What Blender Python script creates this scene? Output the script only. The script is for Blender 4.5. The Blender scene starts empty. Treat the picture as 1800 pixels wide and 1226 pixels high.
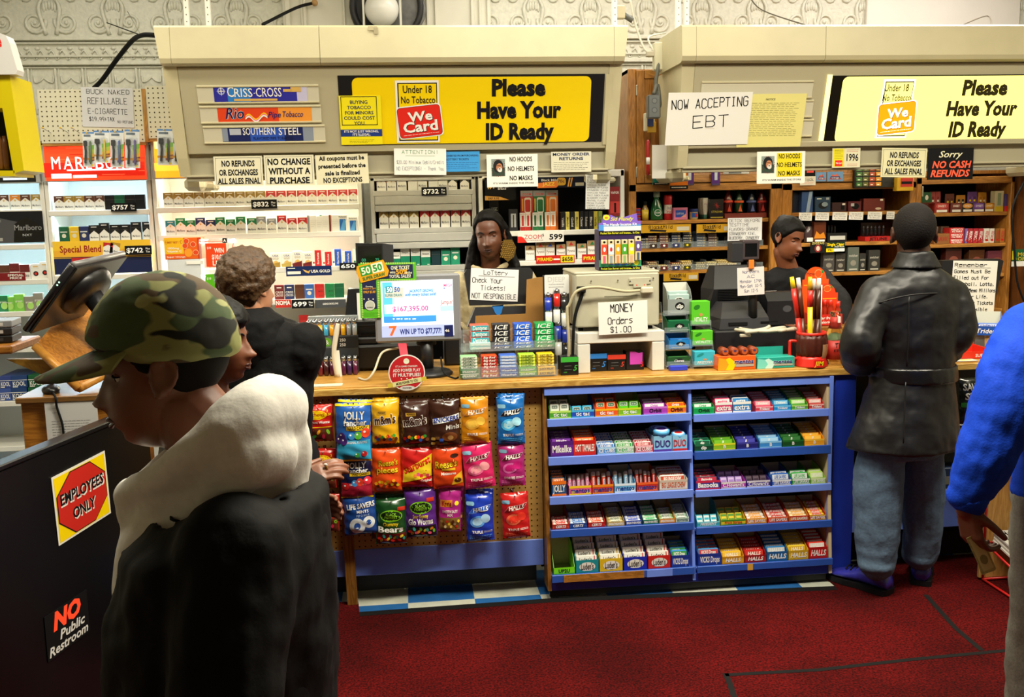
import bpy,math,random
import numpy as np
from mathutils import Vector,Matrix
random.seed(7)
SC=bpy.context.scene
COL=SC.collection
R=math.radians
# --- camera
EYE=Vector((0,0,1.72));FPX=1700.0
PITCH,YAW,ROLL=R(8.3),R(6.19),R(-1.23)
_f=Vector((math.sin(YAW)*math.cos(PITCH),math.cos(YAW)*math.cos(PITCH),-math.sin(PITCH)))
_r=_f.cross(Vector((0,0,1))).normalized();_u=_r.cross(_f)
_r,_u=_r*math.cos(ROLL)+_u*math.sin(ROLL),_u*math.cos(ROLL)-_r*math.sin(ROLL)
cd=bpy.data.cameras.new('camera');cam=bpy.data.objects.new('camera',cd);COL.objects.link(cam)
cd.sensor_width=36;cd.lens=36*FPX/1800;cd.clip_start=.05
cam.matrix_world=Matrix((( _r.x,_u.x,-_f.x,EYE.x),(_r.y,_u.y,-_f.y,EYE.y),(_r.z,_u.z,-_f.z,EYE.z),(0,0,0,1)))
SC.camera=cam
# --- exposure, world, lights
SC.view_settings.view_transform='Standard';SC.view_settings.look='None'
SC.view_settings.gamma=1;SC.view_settings.exposure=0.22
SC.view_settings.use_curve_mapping=False
w=bpy.data.worlds.new('world');SC.world=w;w.use_nodes=True
w.node_tree.nodes['Background'].inputs[0].default_value=(.9,.95,1,1)
w.node_tree.nodes['Background'].inputs[1].default_value=.15
def area(name,loc,size,power,color,rot=(0,0,0),spread=180):
 l=bpy.data.lights.new(name,'AREA');l.shape='RECTANGLE';l.size,l.size_y=size
 l.energy=power;l.color=color;l.spread=R(spread)
 o=bpy.data.objects.new(name,l);COL.objects.link(o);o.location=loc;o.rotation_euler=rot
 return o
WARM=(1,.93,.74)
area('ceiling_tube_and_fill_light',(-1.0,3.0,3.3),(1.4,.35),30,WARM)
area('ceiling_tube_and_fill_light',(1.0,2.6,3.3),(1.6,.35),120,WARM)
area('ceiling_tube_and_fill_light',(3.0,3.0,3.3),(1.4,.35),70,WARM)
area('ceiling_tube_and_fill_light',(.6,4.6,3.32),(2.6,.25),24,WARM)
area('ceiling_tube_and_fill_light',(-1.6,5.5,3.3),(1.2,.25),5,(1,.96,.84))
area('ceiling_tube_and_fill_light',(-1.9,4.1,3.3),(1.2,.3),26,WARM)  # fill light added to brighten the pegboards on the left
area('ceiling_tube_and_fill_light',(1.0,5.6,3.3),(1.4,.25),10,(1,.95,.84))
area('ceiling_tube_and_fill_light',(3.0,5.5,3.3),(1.8,.25),20,(1,.94,.88))
# --- pixel rays -> points in the place
def ray(px,py):return _r*((px-900)/FPX)-_u*((py-613)/FPX)+_f
def U(px,py,Y):
 d=ray(px,py);return EYE+d*(Y/d.y)
def UZ(px,py,Z):
 d=ray(px,py);return EYE+d*((Z-EYE.z)/d.z)
def UX(px,py,X):
 d=ray(px,py);return EYE+d*(X/d.x)
# --- materials
_mats={}
def lin(c):
 if isinstance(c,str):
  c=c.lstrip('#');c=[int(c[i:i+2],16)/255 for i in (0,2,4)]
 return tuple((x/12.92 if x<=.04045 else ((x+.055)/1.055)**2.4) for x in c)+(1,)
def M(c,rough=.45,metal=0,emit=0,alpha=1,trans=0,coat=0,noise=0,bump=0,nscale=40,name=None):
 k=(c,rough,metal,emit,alpha,trans,coat,noise,bump,nscale)
 if k in _mats:return _mats[k]
 m=bpy.data.materials.new(name or 'surface');m.use_nodes=True;nt=m.node_tree
 b=nt.nodes['Principled BSDF'];I=b.inputs;col=lin(c)
 I['Base Color'].default_value=col;I['Roughness'].default_value=rough;I['Metallic'].default_value=metal
 if rough>=.55:I['Specular IOR Level'].default_value=.18
 if emit:I['Emission Color'].default_value=col;I['Emission Strength'].default_value=emit
 if alpha<1:I['Alpha'].default_value=alpha
 if trans:I['Transmission Weight'].default_value=trans;I['IOR'].default_value=1.3
 if coat:I['Coat Weight'].default_value=coat;I['Coat Roughness'].default_value=.1
 if noise or bump:
  tc=nt.nodes.new('ShaderNodeTexCoord');n=nt.nodes.new('ShaderNodeTexNoise');n.inputs['Scale'].default_value=nscale;n.inputs['Detail'].default_value=5
  nt.links.new(tc.outputs['Object'],n.inputs['Vector'])
  if noise:
   r=nt.nodes.new('ShaderNodeValToRGB');e=r.color_ramp.elements
   e[0].position=.3;e[1].position=.7
   e[0].color=tuple(x*(1-noise) for x in col[:3])+(1,);e[1].color=tuple(min(1,x*(1+noise)) for x in col[:3])+(1,)
   nt.links.new(n.outputs['Fac'],r.inputs[0]);nt.links.new(r.outputs[0],I['Base Color'])
  if bump:
   bp=nt.nodes.new('ShaderNodeBump');bp.inputs['Strength'].default_value=bump;bp.inputs['Distance'].default_value=.01
   nt.links.new(n.outputs['Fac'],bp.inputs['Height']);nt.links.new(bp.outputs[0],I['Normal'])
 _mats[k]=m;return m
def MW(c1,c2,scale=6,axis='X',rough=.35,stretch=(1,1,1),dist=3):
 """wood: stretched noise + bands"""
 k=('wood',c1,c2,scale,axis,rough,stretch,dist)
 if k in _mats:return _mats[k]
 m=bpy.data.materials.new('wood');m.use_nodes=True;nt=m.node_tree;b=nt.nodes['Principled BSDF']
 tc=nt.nodes.new('ShaderNodeTexCoord');mp=nt.nodes.new('ShaderNodeMapping');mp.inputs['Scale'].default_value=stretch
 n=nt.nodes.new('ShaderNodeTexNoise');n.inputs['Scale'].default_value=scale;n.inputs['Detail'].default_value=6;n.inputs['Distortion'].default_value=dist
 r=nt.nodes.new('ShaderNodeValToRGB');r.color_ramp.elements[0].color=lin(c1);r.color_ramp.elements[1].color=lin(c2)
 r.color_ramp.elements[0].position=.35;r.color_ramp.elements[1].position=.65
 nt.links.new(tc.outputs['Object'],mp.inputs[0]);nt.links.new(mp.outputs[0],n.inputs[0]);nt.links.new(n.outputs[0],r.inputs[0]);nt.links.new(r.outputs[0],b.inputs['Base Color'])
 b.inputs['Roughness'].default_value=rough
 _mats[k]=m;return m
# --- mesh building
_txt={}
def text_mesh(s,bold=.0,shear=0.0):
 """outline lettering -> (verts, faces) normalised to cap height 1, starting at x=0"""
 k=(s,bold,shear)
 if k in _txt:return _txt[k]
 c=bpy.data.curves.new('lettering','FONT');c.body=s;c.size=1;c.offset=bold*.6;c.shear=shear;c.resolution_u=2;c.fill_mode='FRONT'
 c.space_character=1+bold*.3
 o=bpy.data.objects.new('lettering',c);me=bpy.data.meshes.new_from_object(o)
 v=[(a.co.x,a.co.y) for a in me.vertices];f=[tuple(p.vertices) for p in me.polygons]
 bpy.data.objects.remove(o);bpy.data.meshes.remove(me);bpy.data.curves.remove(c)
 if v:
  x0=min(a[0] for a in v);x1=max(a[0] for a in v)
  v=[((a-x0)/.69,b/.69) for a,b in v];wdt=(x1-x0)/.69
 else:wdt=0
 _txt[k]=(v,f,wdt);return _txt[k]
# single-stroke handwriting: letters on a 4 x 6 grid, strokes split by spaces, points as two digits
_G={}
for _l in """A 002640 1232|B 00063645443303 3342413000|C 4536160501103041|D 00062645412000|E 46060040 0333|F 460600 0333|G 453616050110304143 4323|H 0006 4046 0343
I 1030 2026 1636|J 4641301001|K 0006 460340|L 060040|M 0006234640|N 00064046|O 163645413010010516|P 00063645443303|Q 163645413010010516 2240|R 00063645443303 2340
S 453616050413334241301001|T 0646 2026|U 060110304146|V 062046|W 0610233046|X 0046 0640|Y 0623 4623 2320|Z 06460040|a 44140301103041 4440|b 0600 0010304143341403
c 4434140301103041|d 4640 4434140301103041|e 03434434140301103041|f 46362520 1434|g 44341403021232 44413010|h 0600 0314344340|i 2024 2526|j 34312010 3536|k 0600 340240|l 2620
m 0004 03142320 23344340|n 0004 0314344340|o 143443413010010314|p 0400 043443321202|q 4440 44140302123242|r 0004 03143444|s 44140332413000|t 26213041 0444|u 0401103041 4440
v 042044|w 0410233044|x 0440 0044|y 0422 4410|z 04440040|0 163645413010010516|1 152620 1030|2 05163645440040|3 0646234241301001|4 360242 3530|5 4606043342413010
6 36160501103041332303|7 064610|8 13334436160413 13334130100113|9 434536160503133343 4330|$ 453616050413334241301001 2026|! 2622 2120|- 1333|+ 1333 2125|, 212010|. 2021
/ 0046|& 4015263504011040|% 0046 0516 3041|# 1016 3036 0242 0444|' 2625|* 1135 1531|: 2122 2425|? 05163645332221|= 0242 0444|( 36251130""".replace('\n','|').split('|'):
 _G[_l[0]]=[[(int(p[i]),int(p[i+1])) for i in range(0,len(p),2)] for p in _l[2:].split()]
class MB:
 def __init__(s):s.v=[];s.f=[];s.mi=[];s.mats=[];s.T=Matrix();s.sm=[]
 def mat(s,m):
  if m not in s.mats:s.mats.append(m)
  return s.mats.index(m)
 def add(s,vs,fs,m,smooth=False):
  n=len(s.v);T=s.T
  s.v.extend([tuple(T @ Vector(p)) for p in vs]);k=s.mat(m)
  for f in fs:s.f.append(tuple(n+i for i in f));s.mi.append(k);s.sm.append(smooth)
  return s
 def box(s,c,d,m,ch=0,rz=0):
  hx,hy,hz=d[0]/2,d[1]/2,d[2]/2;cx,cy,cz=c
  ch=min(ch,hx*.8,hy*.8,hz*.8)
  if ch<=0:
   vs=[(sx*hx,sy*hy,sz*hz) for sx in (-1,1) for sy in (-1,1) for sz in (-1,1)]
   fs=[(0,1,3,2),(4,6,7,5),(0,4,5,1),(2,3,7,6),(0,2,6,4),(1,5,7,3)]
  else:
   vs=[];ix={}
   for sx in (-1,1):
    for sy in (-1,1):
     for sz in (-1,1):
      for a in range(3):
       h=[hx-ch,hy-ch,hz-ch];h[a]+=ch
       ix[sx,sy,sz,a]=len(vs);vs.append((sx*h[0],sy*h[1],sz*h[2]))
   fs=[]
   for a in range(3):
    for sg in (-1,1):
     q=[]
     for (p,r) in ((-1,-1),(1,-1),(1,1),(-1,1)):
      t=[0,0,0];t[a]=sg;t[(a+1) % 3]=p;t[(a+2) % 3]=r;q.append(ix[(*t,a)])
     fs.append(q if sg>0 else q[::-1])
    b,cc=(a+1) % 3,(a+2) % 3      # edges parallel to a
    for p in (-1,1):
     for r in (-1,1):
      t0=[0]*3;t0[a]=-1;t0[b]=p;t0[cc]=r;t1=list(t0);t1[a]=1
      q=[ix[(*t0,b)],ix[(*t1,b)],ix[(*t1,cc)],ix[(*t0,cc)]]
      fs.append(q if p*r<0 else q[::-1])
   for sx in (-1,1):
    for sy in (-1,1):
     for sz in (-1,1):
      q=[ix[sx,sy,sz,a] for a in range(3)];fs.append(q if sx*sy*sz>0 else q[::-1])
  if rz:
   co,si=math.cos(rz),math.sin(rz);vs=[(x*co-y*si,x*si+y*co,z) for x,y,z in vs]
  return s.add([(x+cx,y+cy,z+cz) for x,y,z in vs],fs,m)
 def poly(s,pts,m,y=0):
  """flat polygon facing -Y, pts (x,z) counter-clockwise as seen from -Y"""
  return s.add([(x,y,z) for x,z in pts],[tuple(range(len(pts)))],m)
 def rect(s,x0,z0,x1,z1,m,y=0):return s.poly([(x0,z0),(x1,z0),(x1,z1),(x0,z1)],m,y)
 def rrect(s,x0,z0,x1,z1,r,m,y=0,n=5):
  p=[]
  for cx,cz,a in ((x1-r,z1-r,0),(x0+r,z1-r,90),(x0+r,z0+r,180),(x1-r,z0+r,270)):
   p+=[(cx+r*math.cos(R(a+90*i/n)),cz+r*math.sin(R(a+90*i/n))) for i in range(n+1)]
  return s.poly(p,m,y)
 def disc(s,cx,cz,rx,rz,m,y=0,n=20,rot=0):
  p=[]
  for i in range(n):
   a=2*math.pi*i/n;X,Z=rx*math.cos(a),rz*math.sin(a)
   p.append((cx+X*math.cos(rot)-Z*math.sin(rot),cz+X*math.sin(rot)+Z*math.cos(rot)))
  return s.poly(p,m,y)
 def text(s,t,cx,cz,h,m,y=0,wid=None,maxw=None,bold=.02,shear=0,rot=0,al='c'):
  v,f,wd=text_mesh(t,bold,shear)
  if not v:return s
  sx=h
  if wid:sx=wid/wd
  elif maxw and wd*h>maxw:sx=maxw/wd
  ox={'c':-wd/2,'l':0,'r':-wd}[al];c,n=math.cos(rot),math.sin(rot)
  P=[]
  for a,b in v:
   X,Z=(a+ox)*sx,(b-.5)*h;P.append((cx+X*c-Z*n,y,cz+X*n+Z*c))
  return s.add(P,f,m)
 def hand(s,t,cx,cz,h,m,y=0,wid=None,th=None,rot=0,al='c',jit=.25,seed=0):
  """stroke lettering, thin flat ribbons"""
  rg=random.Random(hash_s(t)+seed);th=th or h*.11
  adv=h*.92;n=len(t);W=n*adv-adv*.25
  kx=(wid/W) if wid else 1;c,sn=math.cos(rot),math.sin(rot)
  x={'c':-W/2,'l':0,'r':-W}[al]
  for ch in t:
   g=_G.get(ch)
   if g:
    jx,jz,js=rg.uniform(-1,1)*jit*h*.12,rg.uniform(-1,1)*jit*h*.2,1+rg.uniform(-1,1)*jit*.18
    for st in g:
     if len(st)==1:st=st+[(st[0][0],st[0][1]+.5)]
     pts=[(((x+jx+p*h*.165*js)*kx),(q/6-.5)*h*js+jz) for p,q in st]
     for (x0,z0),(x1,z1) in zip(pts,pts[1:]):
      dx,dz=x1-x0,z1-z0;L=math.hypot(dx,dz) or 1e-6
      ex,ez=dx/L*th*.35,dz/L*th*.35;nx,nz=-dz/L*th/2,dx/L*th/2
      q4=[(x0-ex-nx,z0-ez-nz),(x1+ex-nx,z1+ez-nz),(x1+ex+nx,z1+ez+nz),(x0-ex+nx,z0-ez+nz)]
      s.add([(cx+a*c-b*sn,y,cz+a*sn+b*c) for a,b in q4],[(0,1,2,3)],m)
   x+=adv
  return s
 def lines(s,cx,cz,wdt,n,pitch,m,y=0,th=.0012,seed=1,rag=.3):
  """rows of unreadable small print"""
  rg=random.Random(seed)
  for i in range(n):
   x=-wdt/2;z=cz-i*pitch;end=wdt/2-rg.random()*rag*wdt
   while x<end:
    l=rg.uniform(.04,.12)*wdt;s.rect(cx+x,z-th/2,cx+min(x+l,wdt/2),z+th/2,m,y);x+=l+wdt*.02
  return s
 def tube(s,pts,r,m,n=8,smooth=True,sub=0,closed=False):
  pts=[Vector(p) for p in pts]
  if sub:pts=catmull(pts,sub,closed)
  k=len(pts);rr=r if isinstance(r,(list,tuple)) else None
  if rr and len(rr) != k:rr=list(np.interp(np.linspace(0,1,k),np.linspace(0,1,len(rr)),rr))
  vs=[];up=None
  for i,p in enumerate(pts):
   a,b=pts[max(0,i-1)],pts[min(k-1,i+1)]
   if closed:a,b=pts[i-1],pts[(i+1) % k]
   t=(b-a).normalized()
   if up is None:
    up=Vector((0,0,1)) if abs(t.z)<.9 else Vector((1,0,0))
   side=t.cross(up).normalized();up=side.cross(t).normalized()
   q=rr[i] if rr else r
   for j in range(n):
    an=2*math.pi*j/n;vs.append(p+side*(q*math.cos(an))+up*(q*math.sin(an)))
  fs=[(i*n+j,i*n+(j+1) % n,(i+1)*n+(j+1) % n,(i+1)*n+j) for i in range(k-1) for j in range(n)]
  if closed:fs+=[((k-1)*n+j,(k-1)*n+(j+1) % n,(j+1) % n,j) for j in range(n)]
  else:fs+=[tuple(range(n))[::-1],tuple((k-1)*n+j for j in range(n))]
  return s.add(vs,fs,m,smooth)
 def lathe(s,prof,m,c=(0,0,0),n=20,smooth=True,sq=None,mats=None):
  """profile [(r, z)]; sq: (kx, ky) flattening"""
  kx,ky=sq or (1,1);vs=[];k=len(prof)
  for r,z in prof:
   for j in range(n):
    a=2*math.pi*j/n;vs.append((c[0]+r*kx*math.cos(a),c[1]+r*ky*math.sin(a),c[2]+z))
  for i in range(k-1):
   fs=[(i*n+j,i*n+(j+1) % n,(i+1)*n+(j+1) % n,(i+1)*n+j) for j in range(n)]
   if i==0:base=len(s.v);s.add(vs,fs,mats[i] if mats else m,smooth)
   else:
    q=s.mat(mats[i] if mats else m)
    for f in fs:s.f.append(tuple(base+a for a in f));s.mi.append(q);s.sm.append(smooth)
  for ring,rev in ((0,True),(k-1,False)):
   q=[base+ring*n+j for j in range(n)]
   s.f.append(tuple(q[::-1] if rev else q));s.mi.append(s.mat((mats[0] if rev else mats[-1]) if mats else m));s.sm.append(False)
  return s
 def ball(s,c,r,m,nu=16,nv=10,smooth=True):
  rx,ry,rz=r if isinstance(r,(tuple,list)) else (r,r,r)
  vs=[(c[0],c[1],c[2]+rz)]
  for i in range(1,nv):
   f=math.pi*i/nv
   for j in range(nu):
    a=2*math.pi*j/nu;vs.append((c[0]+rx*math.sin(f)*math.cos(a),c[1]+ry*math.sin(f)*math.sin(a),c[2]+rz*math.cos(f)))
  vs.append((c[0],c[1],c[2]-rz));L=len(vs)-1
  fs=[(0,1+j,1+(j+1) % nu) for j in range(nu)]
  for i in range(nv-2):
   fs+=[(1+i*nu+j,1+(i+1)*nu+j,1+(i+1)*nu+(j+1) % nu,1+i*nu+(j+1) % nu) for j in range(nu)]
  b=1+(nv-2)*nu;fs+=[(L,b+(j+1) % nu,b+j) for j in range(nu)]
  return s.add(vs,fs,m,smooth)
 def loft(s,rings,m,smooth=True,cap=True,closed=True):
  n=len(rings[0]);vs=[p for r in rings for p in r];k=len(rings)
  e=n if closed else n-1
  fs=[(i*n+j,i*n+(j+1) % n,(i+1)*n+(j+1) % n,(i+1)*n+j) for i in range(k-1) for j in range(e)]
  if cap:fs+=[tuple(range(n))[::-1],tuple((k-1)*n+j for j in range(n))]
  return s.add(vs,fs,m,smooth)
 def prism(s,pts,m,y0,y1,axis='y'):
  """extrude an (a,b) outline: axis y -> (x,z) outline, axis x -> (y,z) outline between x=y0..y1, axis z -> (x,y)"""
  n=len(pts)
  def P(a,b,t):return {'y':(a,t,b),'x':(t,a,b),'z':(a,b,t)}[axis]
  vs=[P(a,b,y0) for a,b in pts]+[P(a,b,y1) for a,b in pts]
  fs=[tuple(range(n)),tuple(range(2*n-1,n-1,-1))]+[(j,n+j,n+(j+1) % n,(j+1) % n) for j in range(n)]
  if axis=='x' or axis=='z':fs=[f[::-1] for f in fs] if axis=='x' else fs
  return s.add(vs,fs,m)
 def mesh(s,name):
  me=bpy.data.meshes.new(name);me.from_pydata(s.v,[],s.f)
  for m in s.mats:me.materials.append(m)
  me.polygons.foreach_set('material_index',s.mi);me.polygons.foreach_set('use_smooth',s.sm);me.update()
  return me
 def obj(s,name,parent=None,loc=None,rz=0,label=None,cat=None,group=None,kind=None,rot=None):
  o=bpy.data.objects.new(name,s.mesh(name));COL.objects.link(o)
  if parent is not None:o.parent=parent
  if loc is not None:o.location=loc
  if rz:o.rotation_euler.z=rz
  if rot:o.rotation_euler=rot
  return tag(o,label,cat,group,kind)
def hash_s(t):
 h=7
 for c in t:h=(h*31+ord(c)) % 1000003
 return h
def catmull(P,sub,closed=False):
 out=[];n=len(P)
 for i in range(n if closed else n-1):
  if closed:a,b,c,d=P[i-1],P[i],P[(i+1) % n],P[(i+2) % n]
  else:a,b,c,d=P[max(0,i-1)],P[i],P[i+1],P[min(n-1,i+2)]
  for k in range(sub):
   t=k/sub
   out.append(.5*((2*b)+(c-a)*t+(2*a-5*b+4*c-d)*t*t+(3*b-a-3*c+d)*t**3))
 if not closed:out.append(P[-1])
 return out
def tag(o,label=None,cat=None,group=None,kind=None):
 if label:o['label']=label
 if cat:o['category']=cat
 if group:o['group']=group
 if kind:o['kind']=kind
 return o
def thing(name,loc,label,cat,group=None,rz=0,rot=None):
 o=bpy.data.objects.new(name,None);COL.objects.link(o);o.location=loc;o.empty_display_size=.05
 if rz:o.rotation_euler.z=rz
 if rot:o.rotation_euler=rot
 return tag(o,label,cat,group)
def dup(o,loc,rz=None,label=None,group=None):
 c=o.copy();COL.objects.link(c);c.location=loc
 if rz is not None:c.rotation_euler.z=rz
 if label:c['label']=label
 if group:c['group']=group
 for ch in o.children:
  d=ch.copy();COL.objects.link(d);d.parent=c
  for g in ch.children:
   e=g.copy();COL.objects.link(e);e.parent=d
 return c
ORD=['first','second','third','fourth','fifth','sixth','seventh','eighth','ninth','tenth','eleventh','twelfth','thirteenth','fourteenth','fifteenth','sixteenth','seventeenth','eighteenth','nineteenth','twentieth']
def ordn(i,n):
 if i>9:return str(n-i)+'th from right' if n-i>3 else ('third','second')[i-n+3]+' from right' if i<n-1 else 'rightmost'
 return 'leftmost' if i==0 else 'rightmost' if i==n-1 else ORD[i]+' from left'
def Cm(c):return M(c,.4)
WHITE=M('#eceae2',.6);PAPER=M('#e9e7e0',.8);BLACK=M('#0c0c0d',.5);INK=M('#101012',.7);GREY=M('#8f9092',.45)
CLEAR=M('#ffffff',.08,alpha=.16)
# --- the room
CREAM=M('#c5bc98',.38,noise=.04,nscale=8);CREAM_D=Cm('#b4ac8e');TIN=M('#d0cfc0',.32,noise=.08,bump=.25,nscale=45)
YW=6.2
def tile_mat():
 m=bpy.data.materials.new('checker_tile');m.use_nodes=True;nt=m.node_tree;b=nt.nodes['Principled BSDF']
 tc=nt.nodes.new('ShaderNodeTexCoord');mp=nt.nodes.new('ShaderNodeMapping');ck=nt.nodes.new('ShaderNodeTexChecker')
 mp.inputs['Location'].default_value=(.0415,.024,.1);ck.inputs['Scale'].default_value=3.4
 n=nt.nodes.new('ShaderNodeTexNoise');n.inputs['Scale'].default_value=14;n.inputs['Detail'].default_value=6
 mx=nt.nodes.new('ShaderNodeMix');mx.data_type='RGBA';mx.blend_type='MULTIPLY';mx.inputs[0].default_value=.45
 ck.inputs['Color2'].default_value=lin('#2f6fb5');ck.inputs['Color1'].default_value=lin('#d9dccb')
 L=nt.links.new;L(tc.outputs['Object'],mp.inputs[0]);L(mp.outputs[0],ck.inputs[0]);L(tc.outputs['Object'],n.inputs[0])
 L(ck.outputs[0],mx.inputs[6]);L(n.outputs[0],mx.inputs[7]);L(mx.outputs[2],b.inputs['Base Color']);b.inputs['Roughness'].default_value=.3
 return m
def carpet_mat():
 m=bpy.data.materials.new('red_carpet');m.use_nodes=True;nt=m.node_tree;b=nt.nodes['Principled BSDF'];L=nt.links.new
 tc=nt.nodes.new('ShaderNodeTexCoord')
 n=nt.nodes.new('ShaderNodeTexNoise');n.inputs['Scale'].default_value=130;n.inputs['Detail'].default_value=3
 n2=nt.nodes.new('ShaderNodeTexNoise');n2.inputs['Scale'].default_value=2.2;n2.inputs['Detail'].default_value=5
 r=nt.nodes.new('ShaderNodeValToRGB');r.color_ramp.elements[0].color=lin('#220404');r.color_ramp.elements[1].color=lin('#6a0d0d');r.color_ramp.elements[0].position=.32;r.color_ramp.elements[1].position=.68
 r2=nt.nodes.new('ShaderNodeValToRGB');r2.color_ramp.elements[0].color=(.42,.42,.42,1);r2.color_ramp.elements[0].position=.35;r2.color_ramp.elements[1].position=.6
 mx=nt.nodes.new('ShaderNodeMix');mx.data_type='RGBA';mx.blend_type='MULTIPLY';mx.inputs[0].default_value=.8
 L(tc.outputs['Object'],n.inputs[0]);L(tc.outputs['Object'],n2.inputs[0]);L(n.outputs[0],r.inputs[0]);L(n2.outputs[0],r2.inputs[0])
 L(r.outputs[0],mx.inputs[6]);L(r2.outputs[0],mx.inputs[7]);L(mx.outputs[2],b.inputs['Base Color']);b.inputs['Roughness'].default_value=.95
 bp=nt.nodes.new('ShaderNodeBump');bp.inputs['Strength'].default_value=.6;bp.inputs['Distance'].default_value=.004;L(n.outputs[0],bp.inputs['Height']);L(bp.outputs[0],b.inputs['Normal'])
 b.inputs['Specular IOR Level'].default_value=.1
 return m
b=MB();b.box((.9,2.0,-.05),(8,9,.1),tile_mat());b.obj('floor',kind='structure')
b=MB();b.box((.9,2.0,3.4),(8,9,.1),M('#cfcbb8',.8));b.obj('ceiling',kind='structure')
for nm,c,d in (('wall_left',(-3.05,2,1.7),(.1,9,3.4)),('wall_right',(4.85,2,1.7),(.1,9,3.4)),('wall_front',(.9,-2.45,1.7),(8,.1,3.4))):
 b=MB();b.box(c,d,M('#a9a48f',.8));b.obj(nm,kind='structure')
# pressed tin back wall with raised scrolls, beads and leaf panels
b=MB();b.box((.9,YW+.06,1.7),(8,.12,3.4),TIN)
def spiral(cx,cz,r,turns,flip,start=0,th=.011):
 p=[]
 for i in range(26):
  t=i/25;a=start+turns*2*math.pi*t;q=r*(1-t*.86)
  p.append((cx+flip*q*math.cos(a),YW-.002,cz+q*math.sin(a)))
 b.tube(p,[th,th*.9,th*.5],TIN,n=6)
x=-2.75
while x<4.7:
 for z0 in (2.86,3.2):
  fl=1 if z0<3 else-1
  for s in (-1,1):
   spiral(x+s*.09,z0,.068,1.7,s,math.pi*.9 if fl>0 else-math.pi*.5)
   spiral(x+s*.12,z0+.15*fl,.045,1.3,-s,math.pi*.2)
   b.tube([(x+s*.03,YW,z0-.07*fl),(x+s*.06,YW-.008,z0+.08*fl),(x+s*.03,YW,z0+.17*fl),(x+s*.15,YW,z0+.22*fl)],[.014,.012,.008,.003],TIN,n=6,sub=4)
   b.ball((x+s*.09,YW,z0),(.014,.01,.014),TIN,8,5)
  for k in range(5):
   a=R(50+20*k);b.ball((x+.05*math.cos(a),YW,z0+fl*(.05+.05*math.sin(a))),(.011,.008,.03),TIN,8,5)
 x+=.36
for z,h,d in ((2.765,.022,.03),(2.74,.012,.018),(2.665,.012,.016),(2.625,.026,.03),(2.60,.01,.016)):
 b.box((.9,YW,z),(7.8,d*2,h),TIN,.004)
x=-2.8
while x<4.7:
 b.ball((x,YW,2.712),(.016,.01,.011),TIN,8,5);b.tube([(x,YW-.003,2.68),(x+.016,YW-.006,2.70),(x+.032,YW-.003,2.68),(x+.045,YW-.003,2.645),(x+.06,YW-.003,2.66)],.005,TIN,n=5,sub=2)
 x+=.062
x=-2.8
while x<4.7:
 b.box((x,YW,2.45),(.014,.03,.29),TIN,.004);b.box((x+.02,YW,2.45),(.005,.02,.29),TIN)
 c=x+.085
 for a in range(8):b.ball((c+.026*math.cos(R(45*a)),YW,2.44+.03*math.sin(R(45*a))),(.013,.008,.014),TIN,7,5)
 for s in (-1,1):
  for q in (-1,1):b.tube([(c+s*.055,YW,2.44+q*.11),(c+s*.05,YW-.004,2.44+q*.075),(c+s*.02,YW-.004,2.44+q*.085),(c,YW,2.44+q*.105)],.006,TIN,n=5,sub=3)
 x+=.155
b.obj('wall_back',kind='structure')
# plain painted boards with a pipe run between the tin panels
p0,p1=U(498,20,YW-.03),U(862,20,YW-.03)
b=MB();BO=M('#d8d5c6',.5,noise=.06,nscale=6)
b.box(((p0.x+p1.x)/2,YW-.03,2.98),(p1.x-p0.x,.05,.84),BO)
for px,wd in ((506,.03),(531,.012),(536,.02),(605,.015),(752,.02),(765,.008),(830,.022),(843,.014),(858,.02)):
 b.box((U(px,20,YW-.05).x,YW-.06,2.98),(wd,.03,.84),BO,.004)
b.obj('trim_boards',kind='structure')
b=MB();q=U(1655,20,YW);b.box((q.x,YW-.02,3.0),(1.05,.03,.62),M('#ded9d0',.5,noise=.04,nscale=3),.004);b.obj('trim_panel',kind='structure')
# --- carpet
CARP=carpet_mat();TAPE=M('#161414',.7)
b=MB()
P=[UZ(632,1080,0),UZ(965,1056,0),UZ(1470,1034,0)]
b.prism([(-3,-2.4),(4.8,-2.4),(4.8,4.23),(P[2].x,4.23),(P[2].x,P[2].y),(P[1].x,P[1].y),(P[0].x,P[0].y),(P[0].x-.01,P[0].y+.12),(-3,P[0].y+.2)],CARP,.001,.009,axis='z')
def seam(pts,wd=.011):
 pts=[UZ(x,y,.01) for x,y in pts]
 for a,c in zip(pts,pts[1:]):
  d=(c-a).normalized();n=Vector((-d.y,d.x,0))*wd
  b.add([a-n,c-n,c+n,a+n],[(0,1,2,3)],TAPE)
seam([(1627,1046),(1680,1105),(1726,1144)]);seam([(1275,1187),(1440,1178),(1600,1160),(1790,1142)]);seam([(1275,1184),(1282,1200),(1292,1230)])
seam([(632,1080),(965,1056),(1100,1050),(1470,1034)],.022)
b.obj('carpet',label='worn dark red carpet with black taped seams covering the shop floor',cat='carpet')
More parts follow.
